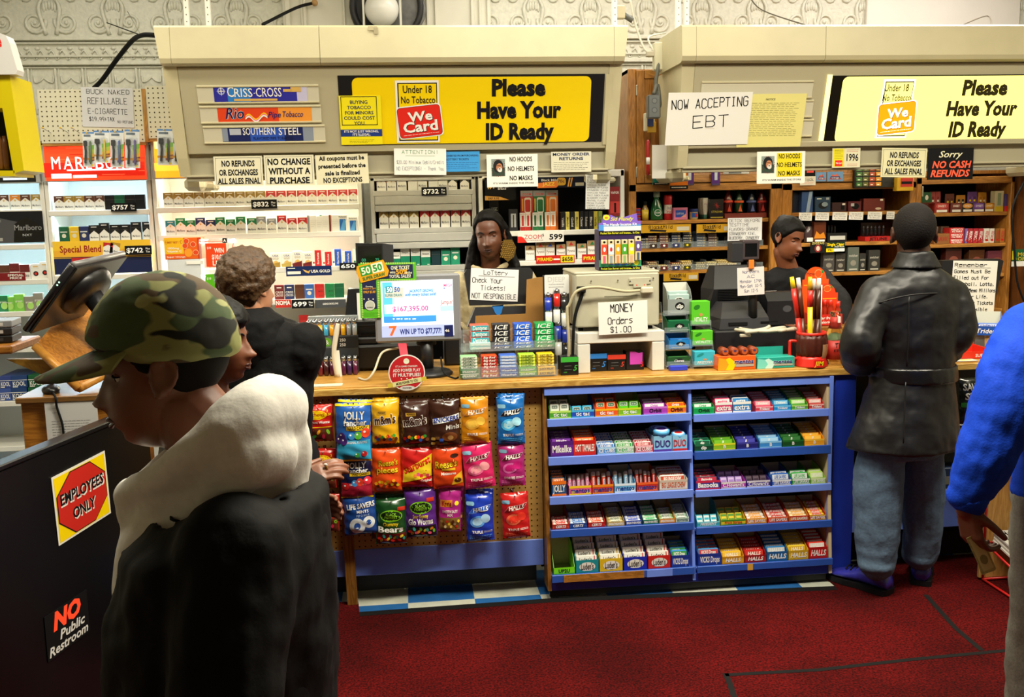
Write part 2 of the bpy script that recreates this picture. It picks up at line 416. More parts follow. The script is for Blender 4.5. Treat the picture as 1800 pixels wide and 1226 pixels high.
# --- counter
YC=4.08
OAK=MW('#a5752c','#c9974a',5,stretch=(1.2,8,8));OAKD=MW('#6b4417','#8d5f28',5,stretch=(8,8,1))
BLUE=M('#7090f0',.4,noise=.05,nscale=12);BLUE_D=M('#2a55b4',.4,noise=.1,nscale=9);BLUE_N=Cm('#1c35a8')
def peg_mat():
 m=bpy.data.materials.new('pegboard');m.use_nodes=True;nt=m.node_tree;b=nt.nodes['Principled BSDF'];L=nt.links.new
 tc=nt.nodes.new('ShaderNodeTexCoord');n=nt.nodes.new('ShaderNodeTexNoise');mp=nt.nodes.new('ShaderNodeMapping');mp.inputs['Scale'].default_value=(3,3,30)
 r=nt.nodes.new('ShaderNodeValToRGB');r.color_ramp.elements[0].color=lin('#a8803c');r.color_ramp.elements[1].color=lin('#c8a05a');n.inputs['Scale'].default_value=4
 L(tc.outputs['Object'],mp.inputs[0]);L(mp.outputs[0],n.inputs[0]);L(n.outputs[0],r.inputs[0]);L(r.outputs[0],b.inputs['Base Color']);b.inputs['Roughness'].default_value=.5
 return m
XL,XR=-1.0,3.15
root=thing('service_counter',(.9,YC,0),'long shop counter with blond wood worktop and blue and pegboard front','counter')
def loc(o):o.matrix_parent_inverse=Matrix.Translation(-Vector(o.parent.location));return o
def L_(b,name,parent,**k):return loc(b.obj(name,parent,**k))
b=MB();b.box(((XL+XR)/2,YC+.33,.968),(XR-XL,.66,.034),OAK,.004);b.box(((XL+XR)/2,YC-.008,.963),(XR-XL,.02,.03),MW('#a87c34','#d4ab5c',6,stretch=(1,8,8)),.003);L_(b,'worktop',root)
YP=YC+.04
a,c=U(560,830,YP),U(953,830,YP)
b=MB();PEG=peg_mat();HOLE=M('#17110a',.9)
z0,z1=U(790,957,YP).z,.945
x0=XL;b.box(((x0+c.x)/2,YP+.004,(z0+z1)/2),(c.x-x0,.008,z1-z0),PEG)
i=0;px=x0+.02
while px<c.x-.01:
 pz=z1-.022
 while pz>z0+.01:b.disc(px,pz,.0034,.0034,HOLE,YP-.0008,6);pz -= .0254
 px+=.0254
L_(b,'pegboard',root)
b=MB();zb=U(790,1003,YP).z;b.box(((x0+c.x)/2,YP+.006,(z0+zb)/2),(c.x-x0,.02,z0-zb),BLUE,.002);L_(b,'blue_panel',root)
for a_,c_ in ((x0,.55),(1.95,XR)):
 b=MB();b.box(((a_+c_)/2,YP+.12,.01+zb/2),(c_-a_,.02,zb-.012),BLACK);b.box(((a_+c_)/2,YP+.5,.48),(c_-a_,.01,.93),BLACK);L_(b,'kick_board',root)
b=MB();t,g=U(594,697,YP-.01),UZ(623,1047,.0)
b.prism([(t.x-.022,.945),(t.x+.022,.945),(g.x+.022,.01),(g.x-.022,.01)][::-1],OAKD,YP-.03,YP-.002);L_(b,'post',root)
# right hand blue bays behind the shoppers
b=MB();xa,xb=U(1462,800,YC).x,U(1498,800,YC).x
b.box(((xa+xb)/2+.01,YC+.01,.5),(xb-xa,.02,.92),BLUE_N,.002);L_(b,'end_panel',root)
b=MB();b.box(((xb+XR)/2,YC+.35,.47),(XR-xb,.02,.9),BLACK);b.box(((xb+XR)/2,YC+.02,.27),(XR-xb,.03,.13),BLUE,.002)
b.box(((xb+XR)/2,YC+.2,.345),(XR-xb,.34,.02),Cm('#b9b7a8'));b.box(((xb+XR)/2,YC+.2,.66),(XR-xb,.3,.012),Cm('#b9b7a8'));L_(b,'display_bay',root)
# --- sweets rack
def yf(z):return 4.085-(.95-z)*.10          # front slopes out towards the floor
LIPS={'L':[(736.5,750),(803.5,818),(873,887),(931.5,945),(1011,1024)],'R':[(728.5,741.6),(793.5,808),(862,874),(927,939.5),(995.5,1007)]}
root=thing('sweets_rack',(1.2,4.05,0),'blue slanted five-tier sweets rack built against the counter front','rack')
XA,XM,XB=U(961,850,4.08).x,U(1215,850,4.08).x,U(1452,850,4.06).x
b=MB();b.prism([(4.12,.945),(4.12,.05),(yf(.05)+.01,.05),(4.085,.945)],OAKD,XA-.012,XA+.004,axis='x');L_(b,'side_panel',root)
b=MB();b.prism([(4.3,.945),(4.3,.05),(yf(.05)+.01,.05),(4.085,.945)],M('#cdb995',.6),XB,XB+.014,axis='x');b.box((XB+.007,(yf(.5)+.005),.5),(.016,.006,.9),BLUE);L_(b,'side_panel',root)
b=MB();b.box(((XA+XB)/2,4.31,.5),(XB-XA,.012,.9),M('#0f0e10',.7));L_(b,'back_panel',root)
SHELF={}
for bay,xa,xb,pxm in (('L',XA+.004,XM-.008,968),('R',XM+.004,XB+.01,1220)):
 for i,(ya,yb) in enumerate(LIPS[bay]):
  z=.8-.14*i
  for _ in range(4):
   q=U(pxm,ya,yf(z));z=q.z
  zt=z;zl=U(pxm,yb,yf(z)).z;y=yf((zt+zl)/2)
  SHELF[bay,i]=(zt-.014,y)
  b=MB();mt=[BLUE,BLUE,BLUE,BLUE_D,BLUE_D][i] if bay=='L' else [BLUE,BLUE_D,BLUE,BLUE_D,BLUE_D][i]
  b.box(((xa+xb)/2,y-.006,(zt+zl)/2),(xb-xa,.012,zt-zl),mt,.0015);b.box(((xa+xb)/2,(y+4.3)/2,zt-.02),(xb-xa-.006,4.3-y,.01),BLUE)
  if i==4 and bay=='L':b.box((xa+(xb-xa)*.36,y-.0135,(zt+zl)/2),((xb-xa)*.56,.0024,(zt-zl)*.96),MW('#8a5a20','#b87b33',5,stretch=(2,8,8)))
  if i==4 and bay=='L':b.box((xa+(xb-xa)*.75,y-.0135,(zt+zl)/2),((xb-xa)*.18,.0024,(zt-zl)*.94),BLUE)
  if i==4 and bay=='R':b.rect(xa+(xb-xa)*.365,zl,xa+(xb-xa)*.405,zt,M('#d8a23a',.5),y-.0126)
  L_(b,'shelf',root)
b=MB();b.box(((XA+XB)/2+.004,4.078,.928),(XB-XA+.02,.016,.036),BLUE,.002);L_(b,'top_rail',root)
b=MB();b.prism([(4.09,.945),(4.3,.945),(4.3,.06),(yf(.06)+.004,.06)][::-1],BLUE,XM-.014,XM-.001,axis='x');L_(b,'divider',root)
b=MB();zz=SHELF['L',4][0];b.box(((XA+XB)/2,yf(.06)+.03,zz-.045),(XB-XA,.03,.04),BLUE_N,.002);b.box(((XA+XB)/2,yf(.06)+.05,(zz-.066)/2+.005),(XB-XA,.02,zz-.076),BLACK);L_(b,'base',root)
# --- flat sheets placed on planes of the place
def VT(Y,tilt=0,rz=0,x=0,z=0):return Matrix.Translation((x,Y,z)) @ Matrix.Rotation(rz,4,'Z') @ Matrix.Rotation(tilt,4,'X')
def PL(px,py,T):
 Ti=T.inverted();o=Ti @ EYE;d=Ti.to_3x3() @ ray(px,py);p=o+d*(-o.y/d.y);return p.x,p.z
def tpx(b,T,t,x0,x1,y0,y1,m,y=-.001,bold=.025,shear=0,off=(0,0),rot=0):
 xm,ym=(x0+x1)/2,(y0+y1)/2
 cx,cz=PL(xm,ym,T);wd=PL(x1,ym,T)[0]-PL(x0,ym,T)[0];h=PL(xm,y0,T)[1]-PL(xm,y1,T)[1]
 return b.text(t,cx-off[0],cz-off[1],h,m,y,wid=wd,bold=bold,shear=shear,rot=rot)
def rpx(b,T,x0,y0,x1,y1,m,y=-.001,r=0):
 xm,ym=(x0+x1)/2,(y0+y1)/2
 a,c=PL(x0,ym,T)[0],PL(x1,ym,T)[0];t,bt=PL(xm,y0,T)[1],PL(xm,y1,T)[1]
 return b.rrect(a,bt,c,t,r,m,y) if r else b.rect(a,bt,c,t,m,y)
def put(b,name,parent,T,**k):
 o=b.obj(name,parent,**k);o.matrix_world=T
 if parent is not None:o.matrix_parent_inverse=parent.matrix_basis.inverted()
 return o
def sheet(name,label,cat,rc,T,col,draw,group=None,off=.0015,thick=.0012,rot=0,kind=None,curl=0):
 """a thin sheet whose front carries printing; rc = rectangle on the photo, T = the plane it hangs on"""
 if not isinstance(T,Matrix):T=VT(T)
 x0,y0,x1,y1=rc;xm,ym=(x0+x1)/2,(y0+y1)/2
 cx,cz=PL(xm,ym,T);wd=PL(x1,ym,T)[0]-PL(x0,ym,T)[0];h=PL(xm,y0,T)[1]-PL(xm,y1,T)[1]
 b=MB();m=col if not isinstance(col,str) else M(col,.75)
 b.box((0,0,0),(wd,thick,h),m)
 if curl:
  n=6
  for s in (1,):
   rings=[(-wd/2+wd*i/n,-thick/2-.0006-curl*abs(i/n-.5)**2*4,0) for i in range(n+1)]
   vs=[(x,y,z) for x,y,_ in rings for z in (-h/2,h/2)]
   b.add(vs,[(2*i,2*i+2,2*i+3,2*i+1) for i in range(n)],m)
 draw(b,wd,h,-thick/2-.0007-(curl if curl else 0))
 o=b.obj(name,None,label=label,cat=cat,group=group,kind=kind)
 o.matrix_world=T @ Matrix.Translation((cx,-off-thick/2,cz)) @ Matrix.Rotation(rot,4,'Y')
 return o
def d_lines(*rows,col=INK,hand=False,bold=.06,shear=0,fit=.92,border=None,jit=.25):
 """rows: (text, centre height as share from top, cap height share, [width share], [colour])"""
 def f(b,w,h,y):
  if border:
   i=.035*w
   for r in ((-w/2+i,h/2-i-.0012,w/2-i,h/2-i),(-w/2+i,-h/2+i,w/2-i,-h/2+i+.0012),(-w/2+i,-h/2+i,-w/2+i+.0012,h/2-i),(w/2-i-.0012,-h/2+i,w/2-i,h/2-i)):b.rect(*r,border,y)
  for r in rows:
   t,cy,ch=r[:3];wd=r[3] if len(r)>3 else None;m=r[4] if len(r)>4 else col
   if hand:b.hand(t,0,h/2-cy*h,ch*h,m,y,wid=(wd or fit)*w,jit=jit,th=ch*h*.12)
   else:b.text(t,0,h/2-cy*h,ch*h,m,y,wid=wd*w if wd else None,maxw=fit*w,bold=bold,shear=shear)
 return f
# --- overhead signs
RED=Cm('#e0281c');YEL=M('#f6d400',.35);BLK=Cm('#0d0d10');WHT=M('#f2f0ea',.45);NAVY=M('#1d3a86',.45);ORG=M('#f0701a',.45);GRN=M('#1f8a3c',.45)
TILT=math.atan(.12/.415);YS=4.95
def overhead(x0,x1,label,lit):
 root=thing('overhead_sign_cabinet',((x0+x1)/2,5.2,2.0),label,'sign')
 T=VT(YS+.06,TILT,0,0,2.43)
 P=lambda b,n,**k:put(b,n,root,Matrix(),**k)
 zt=U(700,43,YS).z;zb=U(700,112,YS).z
 prof=[(YS+.02,zt),(YS,zt-.012),(YS-.004,zb+.03),(YS+.006,zb+.008),(YS+.03,zb),(YS+.45,zb),(YS+.45,zt)]
 e=.075
 xs=x0+(.78 if not lit else .76)
 for a,c in ((x0+e,xs-.0012),(xs+.0012,x1-e)):
  b=MB();b.prism(prof,CREAM,a,c,axis='x');P(b,'canopy')
 for a,c,s in ((x0,x0+e-.0015,-1),(x1-e+.0015,x1,1)):
  b=MB();n=len(prof);tp=.022 if not lit else 0
  A=[(a+(tp*(zt-z)/(zt-zb) if s<0 else 0),y,z) for y,z in prof];C=[(c-(tp*(zt-z)/(zt-zb) if s>0 else 0),y,z) for y,z in prof]
  b.loft([A,C],CREAM,smooth=False);P(b,'end_cap')
 # tilted face
 zl=-.428
 pa,pc=x0+.085,x1-.085
 b=MB();b.box(((pa+pc)/2,.02,zl/2),(pc-pa,.04,-zl),CREAM_D,.004)
 if lit:b.box(((pa+pc)/2,-.004,zl+.008),(pc-pa,.012,.03),CREAM_D,.003)
 put(b,'face_panel',root,T)
 b=MB();b.box(((pa+pc)/2,.0+YS+.36,(2.0+zb)/2),(pc-pa,.30,zb-2.02),CREAM_D);P(b,'housing')
 zv=U(700,306,5.16).z
 b=MB();b.box(((pa+pc)/2,5.18,(2.02+zv)/2),(pc-pa+.04,.03,2.06-zv),Cm('#a9a289'),.003);b.box(((pa+pc)/2,5.17,zv+.006),(pc-pa+.04,.045,.012),CREAM_D,.003);P(b,'lower_rail')
 for s,x in ((-1,pa),(1,pc)):
  b=MB();w=.055
  def ring(yv,z,q):
   xo,xi=x+s*(w+q),x
   return [(min(xo,xi),yv,z),(max(xo,xi),yv,z),(max(xo,xi),5.5,z),(min(xo,xi),5.5,z)]
  b.loft([ring(YS+.06,zb,.012),ring(YS+.17,2.0,.0),ring(YS+.2,zv+.005,-.004)][::-1],CREAM,smooth=False);P(b,'end_post')
  b=MB();b.box((x+s*.012,5.42,zv-.03),(.1,.3,.07),CREAM_D,.02);b.box((x+s*.012+.05,5.42,zv-.045),(.09,.12,.03),CREAM_D,.01);P(b,'bracket')
 b=MB();b.box(((pa+pc)/2,5.24,2.0),(pc-pa-.2,.035,.022),M('#fff4d8',.4,emit=3));P(b,'added_glow_bar')  # glowing bar added out of view under the sign to brighten the racks
 a=area('added_rack_fill',((pa+pc)/2,5.25,1.985),(pc-pa-.25,.04),16,(1,.94,.78),(R(-35),0,0));a.parent=root;a.matrix_parent_inverse=root.matrix_basis.inverted()  # added fill light that goes with the bar, aimed at the racks behind
 return root,T
xa,xb=U(271,80,YS).x,U(1105,80,YS).x
SIGN1,T1=overhead(xa,xb,'long cream overhead sign cabinet with unlit yellow panel over the lottery register',False)
xr=U(1199,80,YS).x
SIGN2,T2=overhead(xr,xr+2.3,'cream overhead sign cabinet with glowing yellow panel over the second register',True)
def we_card(b,T,q,y,red,yl,wh,bk):
 """q: maps photo-left-sign px to px for this sign"""
 def RP(x0,y0,x1,y1,m,yy,r=0):
  X0,Y0=q(x0,y0);X1,Y1=q(x1,y1);rpx(b,T,X0,Y0,X1,Y1,m,yy,r)
 def TX(t,x0,x1,y0,y1,m,yy,**k):
  X0,Y0=q(x0,y0);X1,Y1=q(x1,y1);tpx(b,T,t,X0,X1,Y0,Y1,m,yy,**k)
 RP(696,141,772,250,wh,y);RP(700,145,769,247,bk,y-.0006);RP(702,147,767.5,245,yl,y-.0012)
 TX('Under 18',708,759,150,163,bk,y-.002);TX('No Tobacco',705,765,169,181,bk,y-.002)
def tilted_card(b,T,c,w,h,y,red,wh,bk,rot=.1):
 cx,cz=PL(*c,T);k=(PL(c[0]+50,c[1],T)[0]-cx)/50
 M0=b.T.copy();b.T=M0 @ Matrix.Translation((cx,0,cz)) @ Matrix.Rotation(-rot,4,'Y')
 W,H=w*k,h*k
 b.rrect(-W/2-.007,-H/2-.007,W/2+.007,H/2+.007,.02,wh,y-.0022);b.rrect(-W/2-.002,-H/2-.002,W/2+.002,H/2+.002,.018,bk,y-.0028);b.rrect(-W/2,-H/2,W/2,H/2,.017,red,y-.0034)
 for t,x,z,wd,hh in (('We',.02,.18,.58,.3),('Card',.0,-.16,.82,.33)):
  b.text(t,x*W+.0025,z*H-.0025,hh*H,bk,y-.0040,wid=wd*W,bold=.06);b.text(t,x*W,z*H,hh*H,wh,y-.0046,wid=wd*W,bold=.05)
 b.lines(0,-.42*H,W*.85,1,.01,wh,y-.0046,.002,rag=0)
 b.T=M0
def banner(root,T,lit,xl,xr_,yt,yb,inner,q,letters):
 if lit:
  e=1.25
  yl,bk,rd,wh,bz=M('#fff17a',.3,emit=1.15),Cm('#2b2400'),M('#ff8a0a',.3,emit=1.0),M('#fffbe0',.3,emit=1.2),M('#0d0b06',.3)
 else:yl,bk,rd,wh,bz=YEL,BLK,RED,WHT,BLK
 b=MB();rpx(b,T,xl,yt,xr_,yb,bz,-.004);rpx(b,T,inner[0],inner[1],inner[2],inner[3],yl,-.0055,r=.03)
 put(b,'sign_panel',root,T)
 b=MB();y=-.0075
 we_card(b,T,q,y,rd,yl,wh,bk);put(b,'age_notice',root,T)
 b=MB();cx,cy=q(738,213);tilted_card(b,T,(cx,cy),74*(q(100,0)[0]-q(0,0)[0])/100,52*(q(0,100)[1]-q(0,0)[1])/100,y,rd,wh,bk);put(b,'card_badge',root,T)
 b=MB()
 for t,x0,x1,y0,y1 in letters:tpx(b,T,t,x0,x1,y0,y1,bk,y,bold=.08)
 put(b,'lettering',root,T)
banner(SIGN1,T1,False,597,1060,131,252,(621,135,1037,251),lambda x,y:(x,y),
       [('Please',864.5,959,139.7,167),('Have Your',839,986.5,179,206),('ID Ready',854,973.5,217,243.5)])
banner(SIGN2,T2,True,1452,1990,131,247,(1474,133,1965,246),lambda x,y:(1545+(x-696)*.845-(y-141)*.085,139+(y-141)*.945),
       [('Please',1692,1771,141,166),('Have Your',1664,1787,178,202),('ID Ready',1668,1767,214,239)])
# trim strips round the panels
for T,x0,x1,root in ((T1,597,1075,SIGN1),):
 b=MB();rpx(b,T,1062,130,1074,254,CREAM,-.006);put(b,'edge_strip',root,T)
b=MB();rpx(b,T2,1446,131,1455,247,M('#fff3a0',.3,emit=1.1),-.006);put(b,'edge_strip',SIGN2,T2)
# pipe tobacco strips
VIO=Cm('#2d2ea0');TEALB=Cm('#2f7fd0');GOLD=Cm('#d8b060')
def strip(rail,card,fill,draw,T,root):
 b=MB();x0,y0,x1,y1=rail
 a,c=PL(x0,(y0+y1)/2,T)[0],PL(x1,(y0+y1)/2,T)[0];t,bt=PL((x0+x1)/2,y0,T)[1],PL((x0+x1)/2,y1,T)[1]
 b.box(((a+c)/2,-.003,(t+bt)/2),(c-a,.006,t-bt),Cm('#cfc9b2'),.001)
 for z in (t-.006,bt+.006):b.box(((a+c)/2,-.007,z),(c-a,.008,.009),CREAM,.002)
 put(b,'strip_holder',root,T)
 if card:
  b=MB();rpx(b,T,*card,fill,-.0068);draw(b);put(b,'header_card',root,T)
def d1(b):
 rpx(b,T1,400,150,440,179,TEALB,-.0072);rpx(b,T1,522,150,540,179,Cm('#c9c6e6'),-.0072)
 tpx(b,T1,'C',399.5,411,152,170,WHT,-.0085,.01);tpx(b,T1,'RISS',412,444,155,170,WHT,-.0085,.01);tpx(b,T1,'-',446,449,158,166,WHT,-.0085,.01);tpx(b,T1,'CROSS',450,495,154,169.5,WHT,-.0085,.01)
 rpx(b,T1,412,173,488,177,GOLD,-.0085);rpx(b,T1,511,150,529,161,GOLD,-.0085);rpx(b,T1,498,156,512,161,GOLD,-.0085)
 cx,cz=PL(389,160,T1);b.disc(cx,cz,.018,.018,Cm('#aab4e0'),-.008,12);b.disc(cx,cz,.012,.012,VIO,-.0085,12)
 for a in range(4):b.poly([(cx-.003*math.cos(R(90*a)),cz-.003*math.sin(R(90*a))),(cx+.024*math.cos(R(90*a-90)),cz+.024*math.sin(R(90*a-90))),(cx+.003*math.cos(R(90*a)),cz+.003*math.sin(R(90*a)))],WHT,-.009)
def d2(b):
 rpx(b,T1,490,187,548,215,Cm('#f09a3a'),-.0072)
 tpx(b,T1,'Rio',396.5,429,189,208,WHT,-.0080,.055,.25);tpx(b,T1,'Rio',396.5,429,189,208,Cm('#0e1a5a'),-.0088,.02,.25)
 for k,(c,o) in enumerate(((Cm('#f5c518'),0),(Cm('#f060a0'),2.5),(WHT,4))):
  pts=[]
  for i in range(13):
   x=432+i*3.2;z=206+o-5*math.sin(i*.75+.3)-i*.25;pts.append(PL(x,z,T1))
  for (xa_,za),(xb_,zb_) in zip(pts,pts[1:]):b.poly([(xa_,za-.004),(xb_,zb_-.004),(xb_,zb_+.004),(xa_,za+.004)],c,-.0092-k*.0003)
 tpx(b,T1,'Pipe',471.5,494,196,206,Cm('#14206a'),-.0088,.012,.25);tpx(b,T1,'Tobacco',497,533,195,205,Cm('#14206a'),-.0088,.012,.25)
def d3(b):
 rpx(b,T1,391,222,401,248,M('#8d97a8',.3),-.0072);rpx(b,T1,533,222,551,248,M('#8d97a8',.3),-.0072);rpx(b,T1,440,222,500,248,Cm('#2a56c0'),-.0072)
 rpx(b,T1,404,226,424,237,M('#b9bfcc',.3),-.0078)
 tpx(b,T1,'SOUTHERN',427,484,224,236.5,WHT,-.0085,.015);tpx(b,T1,'STEEL',490,529,224,236.5,WHT,-.0085,.015)
 tpx(b,T1,'FLAVORED PIPE TOBACCO',446,516,240,245,Cm('#0b1236'),-.0085,.01)
strip((347,149,561,182),(376,150,538,179),VIO,d1,T1,SIGN1)
strip((352,185,565,217),(383,187,546,215),Cm('#e2451e'),d2,T1,SIGN1)
strip((358,220,572,252),(391,222,549,248),Cm('#14245e'),d3,T1,SIGN1)
for y0 in (142,176,210):strip((1232,y0,1428,y0+32),None,None,None,T2,SIGN2)
# hanger posts to the ceiling
HOLED=M('#6c6a60',.6)
for root,pxs in ((SIGN1,(335,372,1073)),(SIGN2,(1183,1197))):
 for px in pxs:
  x=U(px,20,YS+.5).x;b=MB();zt=U(700,43,YS).z
  b.box((x,YS+.4,(zt+3.35)/2),(.026,.03,3.35-zt),WHT,.002)
  z=zt+.05
  while z<3.3:b.disc(x,z,.003,.004,HOLED,YS+.384,6);z+=.035
  put(b,'hanger_post',root,Matrix())
# sticker on the unlit sign
def d_buy(b,w,h,y):
 for r in ((-.46,.47,.40,.485),(-.46,-.1,.40,-.085),(-.46,-.1,-.445,.485),(.385,-.1,.40,.485)):b.rect(r[0]*w,r[1]*h,r[2]*w,r[3]*h,INK,y)
 for i,t in enumerate(('BUYING','TOBACCO','FOR MINORS','COULD COST','YOU.')):b.text(t,-.03*w,(.37-.107*i)*h,.068*h,M('#17324a',.5),y,maxw=.78*w,bold=.035)
 b.rect(-w/2,-.33*h,w/2,-.185*h,NAVY,y);b.text("IT'S NOT JUST WRONG,",0,-.225*h,.045*h,WHT,y-.0006,maxw=.9*w,bold=.035);b.text("IT'S ILLEGAL.",0,-.29*h,.045*h,WHT,y-.0006,maxw=.9*w,bold=.035)
 b.lines(0,-.4*h,.6*w,3,.028*h,M('#6b6400',.6),y,.0012)
sheet('warning_sticker','yellow and navy warning sticker about buying tobacco, on the unlit sign','sticker',(598,168,671,254),T1,'#f2e21c',d_buy,off=.009)
# --- notices taped under the signs
YR=5.155
NG='paper notices taped under the overhead signs'
sheet('paper_notice','no refunds or exchanges notice taped left of the no change notice','notice',(378,275,463,327),YR,'#ddd8bd',d_lines(('NO REFUNDS',.25,.19,.68),('OR EXCHANGES',.55,.19,.8),('ALL SALES FINAL',.84,.19,.88),border=INK),NG,off=.02)
sheet('paper_notice','no change without a purchase notice in large black capitals','notice',(466,273,553,326),YR,'#e0dbc0',d_lines(('NO CHANGE',.22,.2,.86),('WITHOUT A',.53,.2,.84),('PURCHASE',.84,.2,.8),border=INK),NG,off=.02)
sheet('paper_notice','coupon notice in mixed case lettering, taped beside the no change notice','notice',(556,272,648,324),YR,'#ddd7b8',d_lines(('All coupons must be',.12,.14,.86),('presented before the',.38,.14,.9),('sale is finalized',.62,.14,.66),('NO EXCEPTIONS',.86,.16,.74)),NG,off=.02,rot=-.02)
PALE=M('#a6abb0',.8);PGRN=M('#5f9a6a',.8)
def d_att(b,w,h,y):
 b.hand('ATTENTION!',0,.37*h,.13*h,PGRN,y,wid=.7*w);b.rect(-.28*w,.22*h,.28*w,.23*h,PGRN,y);b.hand('$20.00 Minimum Debit/Credit',0,-.02*h,.12*h,PALE,y,wid=.9*w);b.hand('NO EXCEPTIONS! - Thank You',0,-.26*h,.13*h,PALE,y,wid=.9*w)
sheet('paper_notice','faded handwritten white notice with green heading, taped below the yellow sign','notice',(693,262,784,308),YR,PAPER,d_att,NG,off=.03,rot=.02)
def d_blue(b,w,h,y):
 b.text('PROHIBITED FROM PURCHASING',0,.3*h,.09*h,M('#20305a',.6),y,wid=.92*w);b.text('LOTTERY TICKETS',-.1*w,.12*h,.09*h,M('#20305a',.6),y,wid=.6*w);b.lines(0,-.05*h,.9*w,4,.09*h,M('#2c4f88',.6),y,.0015)
sheet('paper_notice','bright blue printed lottery notice, taped beside a faded white one','notice',(778,267,843,302),YR,'#3f96d8',d_blue,NG,off=.02)
def d_hoods(yb):
 def f(b,w,h,y):
  G=M('#33453a',.6)
  b.rect(-.41*w,-.17*h,-.14*w,.36*h,M('#8a9a94',.6),y);b.rect(-.4*w,-.16*h,-.15*w,.1*h,G,y-.0005)
  b.disc(-.275*w,.14*h,.1*w,.2*h,M('#1b1d1e',.6),y-.001,18);b.disc(-.255*w,.1*h,.062*w,.13*h,M('#b87a55',.6),y-.0016,16);b.disc(-.245*w,.03*h,.045*w,.075*h,M('#d8d4cc',.6),y-.002,12);b.disc(-.25*w,.06*h,.02*w,.02*h,M('#7a4a3a',.6),y-.0024,10)
  b.rect(-.3*w,.15*h,-.225*w,.165*h,INK,y-.0024)
  for k in range(24):
   a=2*math.pi*k/24;b.disc(-.275*w+.135*w*math.cos(a),.09*h+.26*h*math.sin(a),.008*w,.012*h,M('#8a2a20',.6),y-.003,6)
  if yb:b.rect(-.09*w,-.29*h,.43*w,.45*h,M('#e6d024',.6),y)
  for i,t in enumerate(('NO HOODS','NO HELMETS','NO MASKS')):b.text(t,.17*w,(.35-.29*i if not yb else .35-.265*i)*h,.14*h,INK,y-.0006,wid=(.44,.52,.45)[i]*w,bold=.03)
  b.text("IT'S WARM INSIDE THE STORE",.02*w,-.385*h,.05*h,INK,y,wid=.8*w,bold=.02)
 return f
sheet('paper_notice','no hoods no helmets no masks notice, all white, above the ringed clerk','notice',(855,272,944,329),YR,'#efece2',d_hoods(False),NG,off=.03)
def d_mo(b,w,h,y):
 b.text('MONEY ORDER',0,.37*h,.13*h,M('#1a2a55',.6),y,wid=.92*w,bold=.05);b.text('RETURNS',0,.16*h,.13*h,M('#1a2a55',.6),y,wid=.6*w,bold=.05);b.lines(0,-.03*h,.88*w,5,.085*h,INK,y,.0014,rag=.2)
sheet('paper_notice','money order returns notice with bold outlined heading and small print','notice',(968,267,1038,303),YR,'#d4d0ba',d_mo,NG,off=.02)
def d_list(b,w,h,y):
 for i,t in enumerate(('TOBACCO FLAVORS','GOLD FOR CRISS','E CIGARETTES','PINEAPPLE FLAVOR','VANILLA FLAVOR','WATERMELON FLAVOR','STRAWBERRY FLAVOR','HAWAIIAN PUNCH','FRUIT PUNCH FLAVOR','BLUEBERRY FLAVOR','MENTHOL FLAVOR','MOCHA FLAVOR','CHERRY FLAVOR','TOBACCO FLAVOR')):b.hand(t,-.44*w,(.46-.072*i)*h,.042*h,INK,y,wid=(.35+.03*len(t))*w,al='l')
sheet('paper_notice','tall handwritten list of flavors taped over the black rack','notice',(1029,305,1071,368),5.3,'#d3d4d2',d_list,NG,off=.01,rot=.03)
# right sign
def d_ebt(b,w,h,y):
 b.hand('NOW ACCEPTING',.0,.3*h,.17*h,INK,y,wid=.9*w,th=.011*h*1.6,rot=.05);b.hand('EBT',.03*w,-.05*h,.22*h,INK,y,wid=.42*w,th=.011*h*1.6,rot=.06);b.rect(-.03*w,-.09*h-.1*h,.08*w,-.085*h-.1*h,M('#c2a888',.8),y)
sheet('card_notice','large white card handwritten now accepting EBT, on the second sign','notice',(1171,162,1317,254),T2,'#f0eee8',d_ebt,NG,off=.016)
def d_not(b,w,h,y):
 b.text('NOTICE',-.05*w,.4*h,.035*h,INK,y,maxw=.3*w,bold=.02);b.lines(-.02*w,.33*h,.84*w,19,.034*h,M('#7d7644',.7),y,.0017,rag=.12)
sheet('paper_notice','pale yellow printed legal notice half behind the white card','notice',(1298,165,1411,258),T2,'#e9e08e',d_not,NG,off=.012)
sheet('paper_notice','no hoods notice with yellow lettering block, under the second sign','notice',(1327,267,1411,323),YR,'#e9e7dd',d_hoods(True),NG,off=.03)
def d_96(b,w,h,y):
 b.rect(-.47*w,-.45*h,-.08*w,.48*h,M('#e3d52c',.6),y);b.rect(-.4*w,-.42*h,-.14*w,-.12*h,RED,y-.0005);b.text('We Card',-.27*w,-.26*h,.1*h,WHT,y-.001,wid=.22*w);b.lines(-.27*w,.4*h,.3*w,6,.085*h,INK,y-.0006,.0014)
 b.text('1996',.22*w,.02*h,.36*h,INK,y,wid=.42*w,bold=.03);b.lines(.22*w,.4*h,.42*w,2,.08*h,M('#c23a2c',.6),y,.0016,rag=.1);b.lines(.22*w,-.32*h,.36*w,2,.08*h,M('#c23a2c',.6),y,.0016,rag=.1)
sheet('paper_notice','small birth year card reading 1996 under the glowing sign','notice',(1460,261,1509,295),YR,'#dcd7b8',d_96,NG,off=.02)
sheet('paper_notice','no refunds or exchanges notice taped beside the black sorry sign','notice',(1546,261,1625,312),YR,'#e2ddb4',d_lines(('NO REFUNDS',.24,.19,.64),('OR EXCHANGES',.52,.19,.76),('ALL SALES FINAL',.8,.19,.84),shear=.1,border=INK),NG,off=.02,rot=.03)
